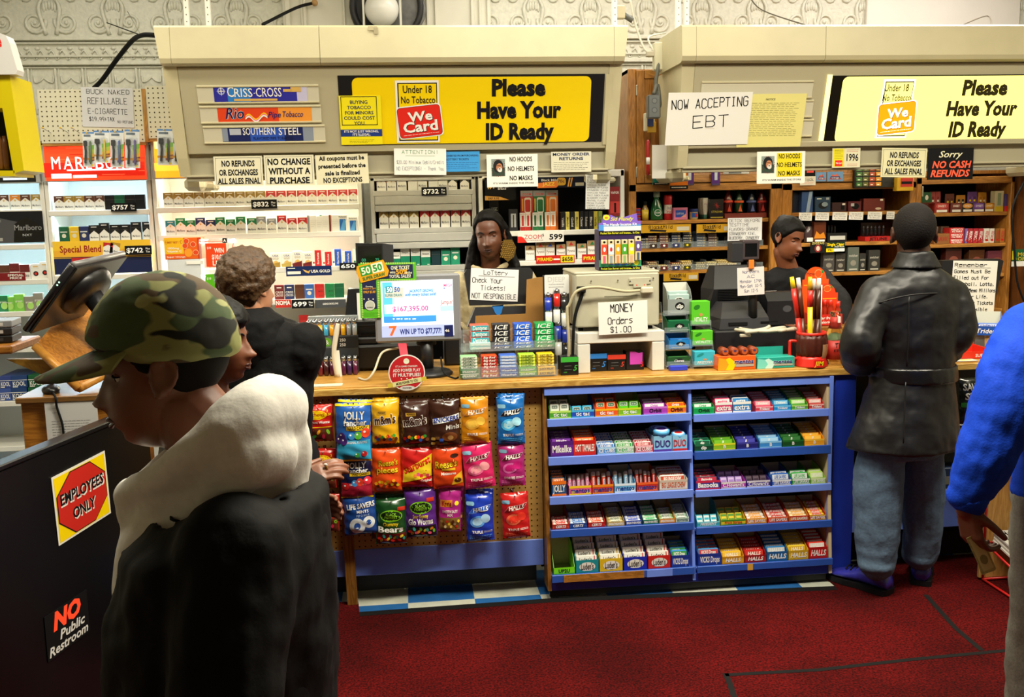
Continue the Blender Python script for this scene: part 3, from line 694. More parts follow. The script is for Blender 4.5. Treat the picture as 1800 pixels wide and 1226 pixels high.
def d_sorry(b,w,h,y):
 RO=M('#ff5a3a',.5,emit=.15)
 b.text('Sorry',0,.31*h,.2*h,M('#efe9c8',.6),y,wid=.52*w,shear=.35,bold=.02);b.text('NO CASH',.03*w,-.02*h,.21*h,RO,y,wid=.86*w,shear=.25,bold=.05);b.text('REFUNDS',.0,-.3*h,.21*h,RO,y,wid=.86*w,shear=.25,bold=.05)
sheet('plastic_sign','black sorry no cash refunds sign with orange capitals','sign',(1627,261,1707,316),YR,'#131315',d_sorry,NG,off=.02)
# --- cigarette racks
YF,YB=5.6,5.93
STEEL=M('#a9a9a4',.35,noise=.05,nscale=20);OFFW=M('#e4e2da',.45);COOLW=M('#dfeaee',.5);DARK=M('#111114',.6)
RACKS={}
def rack(key,label,xl,xr,ztop,decks,body,inner,glow=None,rails=None,lean=0):
 """decks: [(px, py)] pixels on the front edge of each shelf"""
 root=thing('cigarette_rack',((xl+xr)/2,YF,0),label,'rack')
 P=lambda b,n:put(b,n,root,Matrix())
 for x in (xl+.012,xr-.012):
  b=MB();b.box((x,(YF+YB)/2,ztop/2+.02),(.024,YB-YF,ztop-.04),body,.003);P(b,'side_panel')
 b=MB();b.box(((xl+xr)/2,YB,ztop/2),(xr-xl-.03,.012,ztop-.05),inner);P(b,'back_panel')
 b=MB();b.box(((xl+xr)/2,(YF+YB)/2,ztop-.02),(xr-xl,YB-YF,.04),body,.004);P(b,'top_panel')
 zs=[]
 for px,py in decks:
  z=U(px,py,YF).z;zs.append(z)
  b=MB();b.box(((xl+xr)/2,(YF+YB)/2,z-.006),(xr-xl-.05,YB-YF-.01,.012),body);b.box(((xl+xr)/2,YF-.004,z-.01),(xr-xl-.03,.012,.03),body,.003)
  if rails:
   b.box(((xl+xr)/2,YF-.002,z-.05),(xr-xl-.05,.02,.05),body,.004);b.box(((xl+xr)/2,YF-.002,z-.095),(xr-xl-.05,.02,.036),body,.004)
  P(b,'shelf')
 if glow:
  col,pw=glow
  for k,z in enumerate([ztop-.045]+[z-.016 for z in zs[:3]]):
   b=MB();b.box(((xl+xr)/2,YF+.05,z),((xr-xl)*.86,.02,.012),M(col,.3,emit=2.5));P(b,'light_strip')
   a=area('rack_tube',((xl+xr)/2,YF+.06,z-.02),((xr-xl)*.86,.03),pw,tuple(lin(col)[:3]),(R(-32),0,0));a.parent=root;a.matrix_parent_inverse=root.matrix_basis.inverted()
 RACKS[key]=(xl,xr,zs,root)
 return root
def rx(px,py=370):return U(px,py,YF).x
r1=rack('one','cool lit cigarette rack at the far end of the wall',rx(-120),rx(80),U(40,250,YF).z,[(40,370),(40,431),(40,493),(40,549),(40,612),(40,706),(40,785)],OFFW,COOLW,('#cfeeff',2.2))
r2=rack('two','cool lit cigarette rack under the red advertising panel',rx(81),rx(268),U(170,245,YF).z,[(170,371),(170,425),(170,484),(170,545),(170,610),(170,700)],OFFW,COOLW,('#d8f1ff',3))
r3=rack('three','wide bright white cigarette rack under the paper notices',rx(270),rx(637),U(450,250,YF).z,[(300,366.5),(300,415.5),(480,472),(500,528),(565,588),(500,690)],OFFW,M('#f1eee4',.5),('#fff6dc',5.5))
r4=rack('four','grey steel cigarette rack with double front rails',rx(652),rx(837),U(740,305,YF).z,[(660,337.5),(660,404),(690,470),(700,540)],STEEL,M('#1b1b1e',.6),None,True)
r5=rack('five','black backed cigarette rack beside the oak cabinets',rx(842),rx(1098),U(970,300,YF).z,[(900,408),(930,460),(930,515)],OFFW,M('#121215',.7),None)
# lit header advertisements
def header(root,rc,col,emit,draw):
 T=VT(YF-.02);b=MB();rpx(b,T,*rc,M(col,.3,emit=emit),-.02);a=rc
 x0,z0=PL(rc[0],rc[3],T);x1,z1=PL(rc[2],rc[1],T);b.box(((x0+x1)/2,.0,(z0+z1)/2),(x1-x0+.02,.036,z1-z0+.02),STEEL,.003)
 draw(b,T);put(b,'header_panel',root,T)
def h2(b,T):
 W=M('#ffffff',.3,emit=1.6)
 rpx(b,T,80,286,256,310,M('#c81f0e',.3,emit=.9),-.0205)
 for k in range(26):
  x0,y0=82+7.1*(k*5 % 24),258+2.2*k;rpx(b,T,x0,y0,min(256,x0+22+9*(k % 4)),y0+1.2,M(('#a8200e','#f0603a','#c8381a')[k % 3],.3,emit=.9),-.0208-.00001*k)
 for t,x0,x1,y0,y1 in (('M',93,108,276,298),('A',114,130,276,298),('R',135,150,276,298),('L',153,163,276,298),('B',170,184,276,298),('O',187,202,276,298),('R',206,221,276,298),('O',225,240,276,298)):tpx(b,T,t,x0,x1,y0,y1,W,-.022,.0)
 rpx(b,T,120,297.5,240,300,W,-.022);rpx(b,T,93,306,128,314,W,-.022);rpx(b,T,131,308,172,313,W,-.022)
header(r2,(81,256,258,317),'#e8401c',1.0,h2)
def h3(b,T):rpx(b,T,273,246,300,262,M('#f0dca0',.3,emit=1.2),-.0205);rpx(b,T,273,286,420,300,M('#ffb638',.3,emit=1.2),-.0206)
header(r3,(273,246,420,312),'#ff9a20',1.15,h3)
def h1(b,T):rpx(b,T,8,307,50,317,M('#c8d4e4',.3,emit=.6),-.022);tpx(b,T,'SURGEON GENERAL',10,48,309,313,INK,-.0225,.01)
header(r1,(-60,256,63,321),'#14161a',.02,h1)
# --- packs
PW,PD=.053,.022
_pm={}
CC={'gold':'#9c7d35','red':'#c22a2a','green':'#1f7a48','dgreen':'#155a3c','navy':'#26305e','blue':'#2b55b8','teal':'#2c7f92','black':'#141417','brown':'#5a3524','grey':'#8d9095','orange':'#d8842a','lgreen':'#7cc24a','taupe':'#8c877c','white':'#e6e4dd','maroon':'#6a1f22','yellow':'#e2b828','kraft':'#a8875a'}
def pack_mesh(kind,c,tall=1.0):
 k=(kind,c,tall)
 if k in _pm:return _pm[k]
 H=.085*tall;W2=PW/2;y=-PD/2-.0005;b=MB();col=M(CC.get(c,c),.35);wh=Cm('#e9e8e2')
 body={'m':wh,'mk':M('#17181b',.35),'top':wh,'full':col,'para':wh,'stripe':wh,'fort':col,'blank':wh,'new':wh,'duo':wh,'pyr':wh,'usa':wh}.get(kind,col)
 b.box((0,0,H/2),(PW,PD,H),body,.0015)
 b.rect(-W2,H*.70,W2,H*.705,M('#9a988f',.5),y)
 if kind in ('m','mk'):
  b.poly([(-W2,H*.56),(0,H*.80),(W2,H*.56),(W2,H),(-W2,H)],col,y);b.box((0,0,H*.995),(PW,PD+.0008,H*.01),col)
  b.rect(-W2*.55,H*.87,W2*.55,H*.91,wh if c != 'white' else col,y-.0004)
  if kind=='m':
   b.disc(0,H*.63,.005,.005,GOLD,y-.0004,8);b.text('Marlboro',0,H*.30,H*.13,M('#5b5b60',.5),y-.0004,wid=PW*.8,bold=.02)
  else:b.poly([(-W2*.96,H*.04),(W2*.96,H*.04),(W2*.96,H*.42),(0,H*.66),(-W2*.96,H*.42)],wh,y-.0004);b.text('Marlboro',0,H*.25,H*.11,M('#3b3b40',.5),y-.0008,wid=PW*.75)
 elif kind=='top':b.rect(-W2,H*.5,W2,H,col,y);b.text('Wins',0,H*.3,H*.2,M('#1a1a1a',.5),y-.0004,wid=PW*.8)
 elif kind=='full':b.rect(-W2*.7,H*.62,W2*.7,H*.68,wh,y);b.disc(0,H*.4,.012,.012,Cm('#d9d4c0'),y,10)
 elif kind=='leaf':b.disc(W2*.2,H*.38,.018,.02,Cm('#a8d870'),y,12);b.text('green',0,H*.62,H*.1,wh,y-.0004,wid=PW*.7)
 elif kind=='new':b.rect(-W2,0,W2,H*.55,col,y);b.text('Newport',0,H*.75,H*.1,INK,y-.0004,wid=PW*.7);b.rect(W2*.3,H*.08,W2*.8,H*.12,wh,y-.0004)
 elif kind=='para':b.poly([(-W2*.7,H*.08),(W2*.6,H*.08),(W2*.6,H*.75),(-W2*.7,H*.75)],Cm('#1f5fb0'),y);b.poly([(-W2*.7,H*.08),(W2*.3,H*.08),(W2*.6,H*.6),(W2*.2,H*.75)],Cm('#5aa0d8'),y-.0004);b.text('Parliament',0,H*.88,H*.08,INK,y-.0004,wid=PW*.8)
 elif kind=='stripe':b.rect(-W2,0,-W2*.6,H,col,y);b.rect(-W2*.55,0,-W2*.45,H,Cm('#caa23c'),y);b.lines(W2*.2,H*.6,PW*.5,3,.012,M('#9a9a95',.5),y,.001)
 elif kind=='fort':b.rect(-W2,0,-W2*.35,H,wh,y);b.text('fortuna',W2*.3,H*.5,H*.12,wh,y-.0004,wid=H*.7,rot=R(90));b.disc(-W2*.6,H*.25,.006,.006,col,y-.0004,8)
 elif kind=='usa':b.poly([(-W2,0),(W2,0),(W2,H*.4),(-W2,H*.25)],col,y);b.text('USA',W2*.1,H*.8,H*.12,M('#3a3f6e',.5),y,wid=PW*.6);b.text('GOLD',W2*.1,H*.62,H*.12,M('#9a8440',.5),y,wid=PW*.6);b.poly([(-W2*.6,H*.3),(W2*.7,H*.36),(W2*.2,H*.5),(-W2*.3,H*.44)],GOLD,y-.0004)
 elif kind=='gem':b.text('CRISS',0,H*.5,H*.14,wh,y,wid=PW*.8);b.text('CROSS',0,H*.3,H*.14,wh,y,wid=PW*.8);b.rect(-W2*.5,H*.78,W2*.5,H*.85,wh,y)
 elif kind=='swoop':b.poly([(-W2,0),(W2*.1,0),(W2*.5,H*.5),(W2*.1,H),(-W2,H)],col,y);b.text('SMOKE',W2*.2,H*.5,H*.1,M('#3a2a20',.5),y-.0004,wid=PW*.5);b.text('CO',W2*.3,H*.2,H*.1,M('#3a2a20',.5),y-.0004,wid=PW*.4)
 elif kind=='pyr':b.poly([(-W2*.5,H*.78),(W2*.5,H*.78),(0,H*.97)],col,y-.0004);b.rect(-W2,H*.72,W2,H,M('#a8875a',.5),y);b.poly([(-W2*.5,H*.78),(W2*.5,H*.78),(0,H*.97)],col,y-.0008);b.text('Pyramid',0,H*.5,H*.14,M('#7a6a5a',.5),y,wid=PW*.8);b.rect(-W2,0,W2,H*.06,col,y)
 elif kind=='dot':b.rect(-W2,0,W2,H*.75,wh,y);b.rect(-W2*.5,H*.8,W2*.5,H*.86,GOLD,y);b.disc(0,H*.38,.014,.014,Cm('#1b1b22'),y-.0004,12);b.disc(0,H*.38,.007,.007,RED,y-.0008,8)
 _pm[k]=b.mesh('cigarette_pack');return _pm[k]
DESC={'m':'{}-topped white cigarette pack','mk':'black and white cigarette pack','top':'{}-topped bold lettered cigarette pack','full':'plain {} cigarette pack','leaf':'{} leaf patterned cigarette pack','new':'white-topped {} cigarette pack','para':'blue chevron cigarette pack','stripe':'{} edged white cigarette pack','fort':'{} upright-lettered cigarette pack','blank':'blank white cigarette box','usa':'white and {} eagle cigarette pack','gem':'{} serif-lettered cigarette pack','swoop':'{} curve cigarette pack','pyr':'{} triangle cigarette pack','dot':'dark dotted cigarette pack','bk':'{} cigarette pack'}
CN={'lgreen':'light green','dgreen':'dark green'}
def row(rk,deck,place,items,dy=.02,group=None,start=0,zo=0,n=None):
 """items: [(px, kind, colour, tall)] standing on one shelf"""
 z=RACKS[rk][2][deck];n=n or len(items)
 for i,it in enumerate(items):
  px,kind,c=it[:3];tall=it[3] if len(it)>3 else 1
  x=U(px,370+deck*50,YF+dy).x
  me=pack_mesh(kind,c,tall);o=bpy.data.objects.new('cigarette_pack',me);COL.objects.link(o)
  o.location=(x,YF+dy+PD/2+.002,z+.0005+zo);o.rotation_euler.z=random.uniform(-.04,.04)
  d=DESC.get(kind,'{} cigarette pack').format(CN.get(c,c if not c.startswith('#') else 'coloured'))
  tag(o,f'{d}, {ordn(i+start, n)} {place}','cigarette pack',group or f'cigarette packs {place}')
def spread(x0,dx,n,kind,c,tall=1):return [(x0+dx*i,kind,c,tall) for i in range(n)]
row('three',0,'on top shelf of bright white rack',spread(297,18.05,10,'m','gold')+spread(477.5,18.05,9,'m','red'))
row('three',1,'on second shelf of bright white rack',[(301,'m','teal'),(319,'m','green',1.15),(336.5,'m','green'),(354,'m','navy',1.15),(372,'m','navy'),(389,'m','green',1.15),(407,'m','green'),(425,'m','green',1.16),(444,'m','green',1.05),(461,'m','grey',1.15),(479,'m','grey'),(497,'m','red',1.18),(515,'m','red'),(533,'m','red',1.02),(550,'stripe','grey',1.15),(561,'stripe','blue',1.1),(572,'stripe','green',1.15),(588,'stripe','maroon',1.15),(604,'para','blue',1.15),(622,'para','blue',1.0)])
row('three',2,'on third shelf of bright white rack',[(484.5,'usa','gold'),(504,'usa','#b8a050'),(523,'usa','maroon',1.1),(541,'usa','maroon'),(557,'fort','red',1.12),(575,'fort','red'),(592,'fort','blue',1.15),(610,'fort','blue'),(629,'fort','green',1.15)])
row('three',3,'on fourth shelf of bright white rack',[(491,'gem','maroon'),(509,'gem','navy'),(527,'bk','brown'),(544,'full','#3a66b0'),(562,'swoop','red'),(580,'swoop','green'),(597,'bk','dgreen')])
row('three',4,'on lowest seen shelf of bright white rack',[(534,'bk','red',1.3),(554,'top','maroon',1.15),(572,'m','red',1.15),(589,'bk','red',1.15),(606,'bk','red',1.1),(623,'bk','green',1.15)])
row('two',0,'on top shelf under red advertising panel',[(105,'m','brown'),(122,'m','gold'),(140,'m','gold'),(158,'m','brown'),(176,'m','brown'),(194,'bk','black'),(211,'bk','dgreen'),(229,'bk','black'),(247,'bk','black')])
row('two',1,'on second shelf under red advertising panel',[(113,'full','dgreen'),(131,'full','yellow'),(148,'full','navy'),(166,'mk','black',1.05),(184,'mk','black',1.18),(203,'mk','black',1.05),(221,'mk','black',1.05),(240,'mk','black',1.2),(260,'mk','black',1.2)])
row('one',0,'on top shelf of far end rack',[(8,'m','brown'),(28,'m','orange'),(46,'m','brown'),(65,'m','gold')])
row('one',2,'on third shelf of far end rack',[(7,'top','brown'),(25,'top','maroon',1.1),(43,'top','maroon'),(62,'dot','white',1.02),(78,'dot','white',1.15)])
row('one',3,'on fourth shelf of far end rack',[(4,'leaf','green',1.1),(14,'leaf','lgreen'),(32,'leaf','lgreen',1.15),(50,'leaf','taupe'),(66,'leaf','taupe',1.2)])
row('four',0,'on top shelf of grey steel rack',[(672,'m','red',1.08),(690,'m','orange',1.06),(708,'m','red',1.2),(727,'blank','white',.7),(744,'m','green',1.2),(763,'blank','white',.7),(780,'m','green',1.15),(797,'mk','green',1.12),(818,'mk','brown',1.12)])
row('four',1,'on second shelf of grey steel rack',spread(676,17.7,4,'m','gold',1.32)+spread(748,18,5,'m','red',1.32))
row('four',2,'on third shelf of grey steel rack',[(696,'new','#127a5c',1.0),(713,'new','#127a5c',1.28),(731,'new','#127a5c',1.28),(749,'new','#127a5c',1.1),(767,'bk','#123038',1.1),(784,'full','#1d8a6a',1.1),(801,'full','#1d8a6a',1.3)])
row('five',1,'on second shelf of black backed rack',[(931.5,'pyr','brown',1.05),(950,'pyr','red',1.25),(967,'pyr','blue',1.25),(986,'pyr','red',1.1),(1004,'pyr','red',1.3),(1023,'pyr','green',1.1),(1041,'pyr','green',1.3)])
# extra packs behind the front ones on the green leaf shelf, and cartons below
def carton(px,py,w,h,c,txt,label,dy=.03,rk=None):
 p=U(px,py,YF+dy);b=MB();b.box((0,0,h/2),(w,.26,h),M(c,.4),.002)
 b.rect(-w*.5,h*.62,w*.5,h*.66,WHT,-.1308);b.text(txt,0,h*.36,h*.34,WHT,-.1308,maxw=w*.8,bold=.03);b.rect(-w*.42,h*.06,-w*.1,h*.14,WHT,-.1308)
 b.obj('cigarette_carton',loc=(p.x,YF+dy+.135,RACKS['one'][2][5]+(.0715 if py<700 else .0008)),label=label,cat='carton',group='cigarette cartons on the low shelf of the far end rack')
for px,py,c,lb in ((10,683,'#31448a','upper blue and white carton at the end of the low shelf'),(10,706,'#3a55a0','lower blue and white carton at the end of the low shelf'),(34,683,'#1e3f78','upper blue carton in the stack beside green ones'),(34,706,'#1e3f78','lower blue carton in the stack beside green ones'),(64,667+16,'#0d5a34','upper green carton beside the computer mouse'),(64,705,'#0d5a34','lower green carton beside the computer mouse')):
 carton(px,py,.085 if px>20 else .06,.07,c,'KOOL',lb)
# --- signs and tags on the racks
YT=YF-.02
def ptag(txt,rc,place,plus=True,Y=YT,col='#101013',tcol=None):
 def d(b,w,h,y):
  t=tcol or M('#f2f2ee',.5,emit=.1)
  b.text(txt,-.13*w if plus else 0,0,.5*h,t,y,wid=(.62 if plus else .8)*w,bold=.04)
  if plus:b.text('Plus',.36*w,.16*h,.2*h,t,y,maxw=.18*w);b.text('Tax',.36*w,-.16*h,.2*h,t,y,maxw=.18*w)
 return sheet('price_tag',f'black price tag reading {txt.replace("$", "").replace(" ", "")}, {place}','price tag',rc,Y,col,d,'price tags on the racks',thick=.004)
ptag('$757',(195,357,240,372),'on the rack under the red panel');ptag('$832',(442,351,487,367),'between gold and red packs');ptag('$732',(741,329,785,344),'on the grey steel rack')
ptag('650',(597,462,637,474),'under the upright lettered packs');ptag('699',(513,527,552,542),'below the brown and blue packs')
def d_sb(b,w,h,y):
 b.rect(-w/2,-h/2,w/2,-.02*h,Cm('#16224e'),y);b.rect(-w/2,.0,w/2,.02*h,Cm('#2a2a3a'),y)
 b.rect(-w/2,.02*h,w/2,.22*h,Cm('#f2b632'),y);b.text('Special Blend',-.22*w,.26*h,.2*h,Cm('#a3201a'),y-.0006,wid=.42*w,bold=.03)
 for x,c,r in ((.06,'#c22a2a',.12),(.13,'#b8902e',.2)):
  M0=b.T.copy();b.T=M0 @ Matrix.Translation((x*w,0,.23*h)) @ Matrix.Rotation(r,4,'Y');ww=.05*w;hh=.2*h
  b.rect(-ww,-hh,ww,hh,WHT,y-.0008);b.poly([(-ww,.3*hh),(0,.7*hh),(ww,.3*hh),(ww,hh),(-ww,hh)],M(c,.4),y-.0012);b.text('Marlboro',0,-.3*hh,.25*hh,INK,y-.0012,wid=1.6*ww);b.T=M0
 b.rect(-.32*w,-.3*h,-.12*w,.0,Cm('#c22a2a'),y-.0006);b.rect(-.3*w,-.3*h,-.14*w,-.1*h,Cm('#e2a020'),y-.001)
sheet('advertising_sign','yellow and navy special blend advertising sign below black packs','sign',(95,423,267,481),YF-.01,'#f5c83a',d_sb)
ptag('$742',(220,432,267,448),'on the special blend sign',Y=YF-.03)
def d_nxt(b,w,h,y):
 b.poly([(-.5*w,-.5*h),(-.02*w,-.5*h),(.1*w,.15*h),(-.5*w,.42*h)],Cm('#4a4b50'),y);b.poly([(-.02*w,-.48*h),(.48*w,-.48*h),(.47*w,.0),(.22*w,.34*h),(.02*w,.1*h)],M('#060608',.3),y-.0006)
 b.text('Marlboro',.24*w,-.02*h,.17*h,Cm('#8a8c90'),y-.001,wid=.46*w);b.text('NXT',.22*w,-.26*h,.07*h,Cm('#b8babd'),y-.001,wid=.16*w);b.text('RELEASE',-.3*w,.2*h,.06*h,Cm('#9a9ca0'),y-.001,wid=.2*w);b.rect(-.42*w,-.44*h,-.2*w,-.34*h,Cm('#aaaaa5'),y-.001)
sheet('advertising_sign','large black and grey pack advertisement on the far end rack','sign',(-28,372,77,427),YF-.01,'#1b1c1f',d_nxt)
def d_spc(b,w,h,y):b.text('on',-.32*w,0,.4*h,WHT,y,wid=.2*w,shear=.2);b.text('SPECIAL',.25*w,.18*h,.26*h,WHT,y,wid=.42*w,bold=.04);b.text('PRICE',.25*w,-.18*h,.26*h,WHT,y,wid=.32*w,bold=.04)
sheet('advertising_sign','dark red special price strip below bold lettered packs','sign',(-22,480,45,494),YF-.01,'#7d1f22',d_spc)
def d_usa(b,w,h,y):
 b.rect(-.47*w,-.3*h,-.18*w,.0,WHT,y);b.text('USA GOLD',.26*w,-.04*h,.28*h,WHT,y,wid=.42*w,bold=.05);b.poly([(-.14*w,.2*h),(-.02*w,-.02*h),(.04*w,.1*h),(.0,-.25*h),(-.08*w,-.12*h)],GOLD,y-.0005);b.rect(-.46*w,.28*h,-.3*w,.34*h,WHT,y)
sheet('advertising_sign','navy strip with gold eagle below the eagle packs','sign',(503,468,583,485),YF-.01,'#17295a',d_usa)
sheet('advertising_sign','small red strip reading noma beside a price tag','sign',(484,527,512,541),YF-.01,'#c8352a',d_lines(('NOMA',.4,.5,.9,WHT)))
sheet('shelf_label','blank grey shelf strip below the white and green packs','label',(554,527,608,541),YF-.01,'#4a4d50',d_lines(('LEGENDS SMOKE LONG',.5,.2,.5,WHT)))
def d_zoom(b,w,h,y):
 b.poly([(-.5*w,-.5*h),(-.3*w,-.5*h),(-.38*w,0),(-.42*w,.1*h),(-.5*w,.1*h)],RED,y);b.text('ZOOM',-.17*w,.05*h,.42*h,M('#c8241c',.5),y-.0005,wid=.38*w,bold=.0);b.text('$',.05*w,.2*h,.25*h,INK,y-.0005);b.text('599',.33*w,0,.5*h,INK,y-.0005,wid=.29*w,bold=.05);b.lines(-.15*w,-.3*h,.4*w,1,.01,M('#8a3a3a',.6),y-.0005,.002)
sheet('price_sign','white and red price sign reading 599 on the black backed rack','sign',(910,408,991,426),YF-.01,'#eeece6',d_zoom)
def d_pyr(b,w,h,y):
 b.rect(.14*w,-.42*h,.48*w,.42*h,Cm('#e8d21e'),y);b.text('$658',.31*w,0,.5*h,INK,y-.0005,wid=.28*w,bold=.04);b.text('PYRAMID',-.27*w,.02*h,.4*h,Cm('#f0d81e'),y,wid=.4*w,bold=.05);b.rect(-.05*w,-.1*h,.12*w,.1*h,WHT,y)
sheet('price_sign','red and yellow pyramid price sign at the counter clerk side','sign',(942,449,1010,463),YF-.01,'#c3241e',d_pyr)
sheet('price_sign','red pyramid price sign half behind the incense display','sign',(1023,447,1060,461),YF-.01,'#c3241e',d_lines(('PYRAMID',.5,.42,.86,Cm('#f0d81e'))))
def d_jazz(b,w,h,y):
 b.poly([(-.5*w,-.5*h),(-.1*w,-.5*h),(.05*w,.2*h),(-.5*w,-.05*h)],Cm('#e8781a'),y);b.text('JAZZ',-.26*w,-.14*h,.3*h,Cm('#f0d030'),y-.0005,wid=.26*w,bold=.04);b.text('Black Mild',-.24*w,.22*h,.2*h,WHT,y-.0005,wid=.34*w);b.rrect(-.09*w,-.3*h,.1*w,.42*h,.015,Cm('#c89a20'),y-.0005);b.text('70c',.0,.1*h,.26*h,Cm('#5a2a08'),y-.001,wid=.14*w,bold=.04)
 for k in range(2):b.poly([(.13*w+.05*w*k,-.42*h),(.16*w+.05*w*k,-.42*h),(.2*w+.05*w*k,.4*h),(.17*w+.05*w*k,.4*h)],Cm('#e0a040'),y-.0005)
 b.rect(.3*w,-.36*h,.48*w,-.06*h,M('#c8c2b0',.5),y)
sheet('advertising_sign','dark orange and blue jazz cigar strip high on the black rack','sign',(944,311,1028,330),YF-.015,'#171a2e',d_jazz)
def d_one(b,w,h,y):
 b.text('#1',-.3*w,.12*h,.2*h,Cm('#d8b060'),y,wid=.22*w,bold=.05);b.text('Electronic',.1*w,.2*h,.08*h,WHT,y,wid=.36*w);b.text('Cigarette',.1*w,.1*h,.08*h,WHT,y,wid=.34*w);b.text('Brand',.06*w,.0,.08*h,WHT,y,wid=.26*w)
 b.poly([(-.5*w,-.5*h),(.3*w,-.5*h),(.0,-.36*h),(-.5*w,-.3*h)],Cm('#c8923a'),y);b.text('SRP 9.95',-.22*w,-.42*h,.08*h,INK,y-.0005,wid=.36*w,bold=.04)
sheet('advertising_sign','black number one electronic cigarette poster behind the white notice','sign',(852,312,906,352),YF-.015,'#0e0e10',d_one)
# items of the black backed rack
def boxitem(name,px,py,Y,w,d,h,c,label,cat,draw=None,group=None,rz=0,ch=.0015,z=None):
 p=U(px,py,Y)
 if z is None and py in (408,407.5,410,404):z=RACKS['five'][2][0]+.0005
 if z is not None:p.z=z
 b=MB();b.box((0,0,h/2),(w,d,h),c if not isinstance(c,str) else M(c,.4),ch)
 if draw:draw(b,w,h,-d/2-.0007)
 return b.obj(name,loc=(p.x,Y+d/2+.001,p.z),label=label,cat=cat,group=group,rz=rz)
for px,c,nm in ((927,'#b82a24','red'),(949,'#1c6a38','green'),(971,'#d8701e','orange')):
 def dz(b,w,h,y,c=c):b.rect(-w/2,.86*h,w/2,h,Cm('#8d8f90'),y);b.text('ZOOM',0,.91*h,.05*h,RED,y-.0005,wid=.7*w);b.rect(-.4*w,.5*h,-.3*w,.8*h,Cm('#e8a030'),y);b.rrect(-.2*w,.45*h,.35*w,.83*h,.01,Cm('#d8d2c4'),y);b.rrect(-.14*w,.48*h,.29*w,.78*h,.008,M(c,.4),y-.0005)
 boxitem('vapor_display_box',px,408,YF+.06,.072,.03,.235,c,f'tall {nm} electronic cigarette card standing behind its small boxes','display',dz)
 for s in (-1,1):
  def dp(b,w,h,y,c=c):b.rect(-w/2,0,w/2,.25*h,M(c,.4),y);b.rect(-.2*w,.3*h,.2*w,.85*h,M(c,.4),y);b.text('zoom',0,.93*h,.06*h,M(c,.4),y,wid=.8*w)
  boxitem('vapor_box',px-3+s*4.7,408,YF+.01,.03,.024,.108,'#e6e4de',f'{"first" if s < 0 else "second"} small white and {nm} electronic cigarette box','box',dp,'small electronic cigarette boxes')
for i in range(9):
 c=('#141416','#cfc05a','#151517','#cfc05a','#141416','#161618','#141416','#b8a838','#7a8a3a')[i]
 def dn(b,w,h,y,i=i):b.text(('Vanilla','Menthol','Gold','Menthol','Classic','Robusto','Black','Vanilla','Lime')[i],0,.45*h,.55*w,M('#2a2210' if i % 2 and i<5 or i>6 else '#d8d4c8',.5),y,wid=.5*h,rot=R(-90))
 boxitem('cigar_box',990+8.2*i,407.5,YF+.01,.023,.07,.108,c,f'{("black", "yellow")[i in (1, 3, 7)] if i < 8 else "lime"} upright cigar box, {ordn(i, 9)} of the spines','box',dn,'upright cigar boxes')
boxitem('vapor_display_box',877,410,YF+.01,.085,.08,.04,'#3c9a3a','green topped tray reading logic beside the dark vapor boxes','display',(lambda b,w,h,y:b.text('LOGIC',0,.5*h,.5*h,WHT,y,wid=.8*w)))
boxitem('vapor_box',870,408,YF+.11,.05,.04,.19,'#17171a','dark electronic cigarette box standing behind the green tray','box',lambda b,w,h,y:b.text('LOGIC',0,.7*h,.1*h,WHT,y,wid=.7*w))
boxitem('vapor_box',903,404,YF+.02,.05,.03,.13,'#26262a','grey electronic cigarette blister beside the red card','box',lambda b,w,h,y:(b.rect(-.3*w,.2*h,.3*w,.8*h,M('#b8babd',.3),y),b.rect(-.06*w,.2*h,.06*w,.75*h,INK,y-.0005)))
boxitem('vapor_box',1081,380,YF+.02,.07,.03,.17,'#8a1a1c','dark red blister carton below the list of flavors','box',lambda b,w,h,y:(b.rect(-.4*w,.1*h,.4*w,.5*h,Cm('#c83a34'),y),b.rect(-.06*w,.12*h,.1*w,.45*h,INK,y-.0005),b.text('VAPOR',0,.8*h,.08*h,WHT,y,wid=.7*w)))
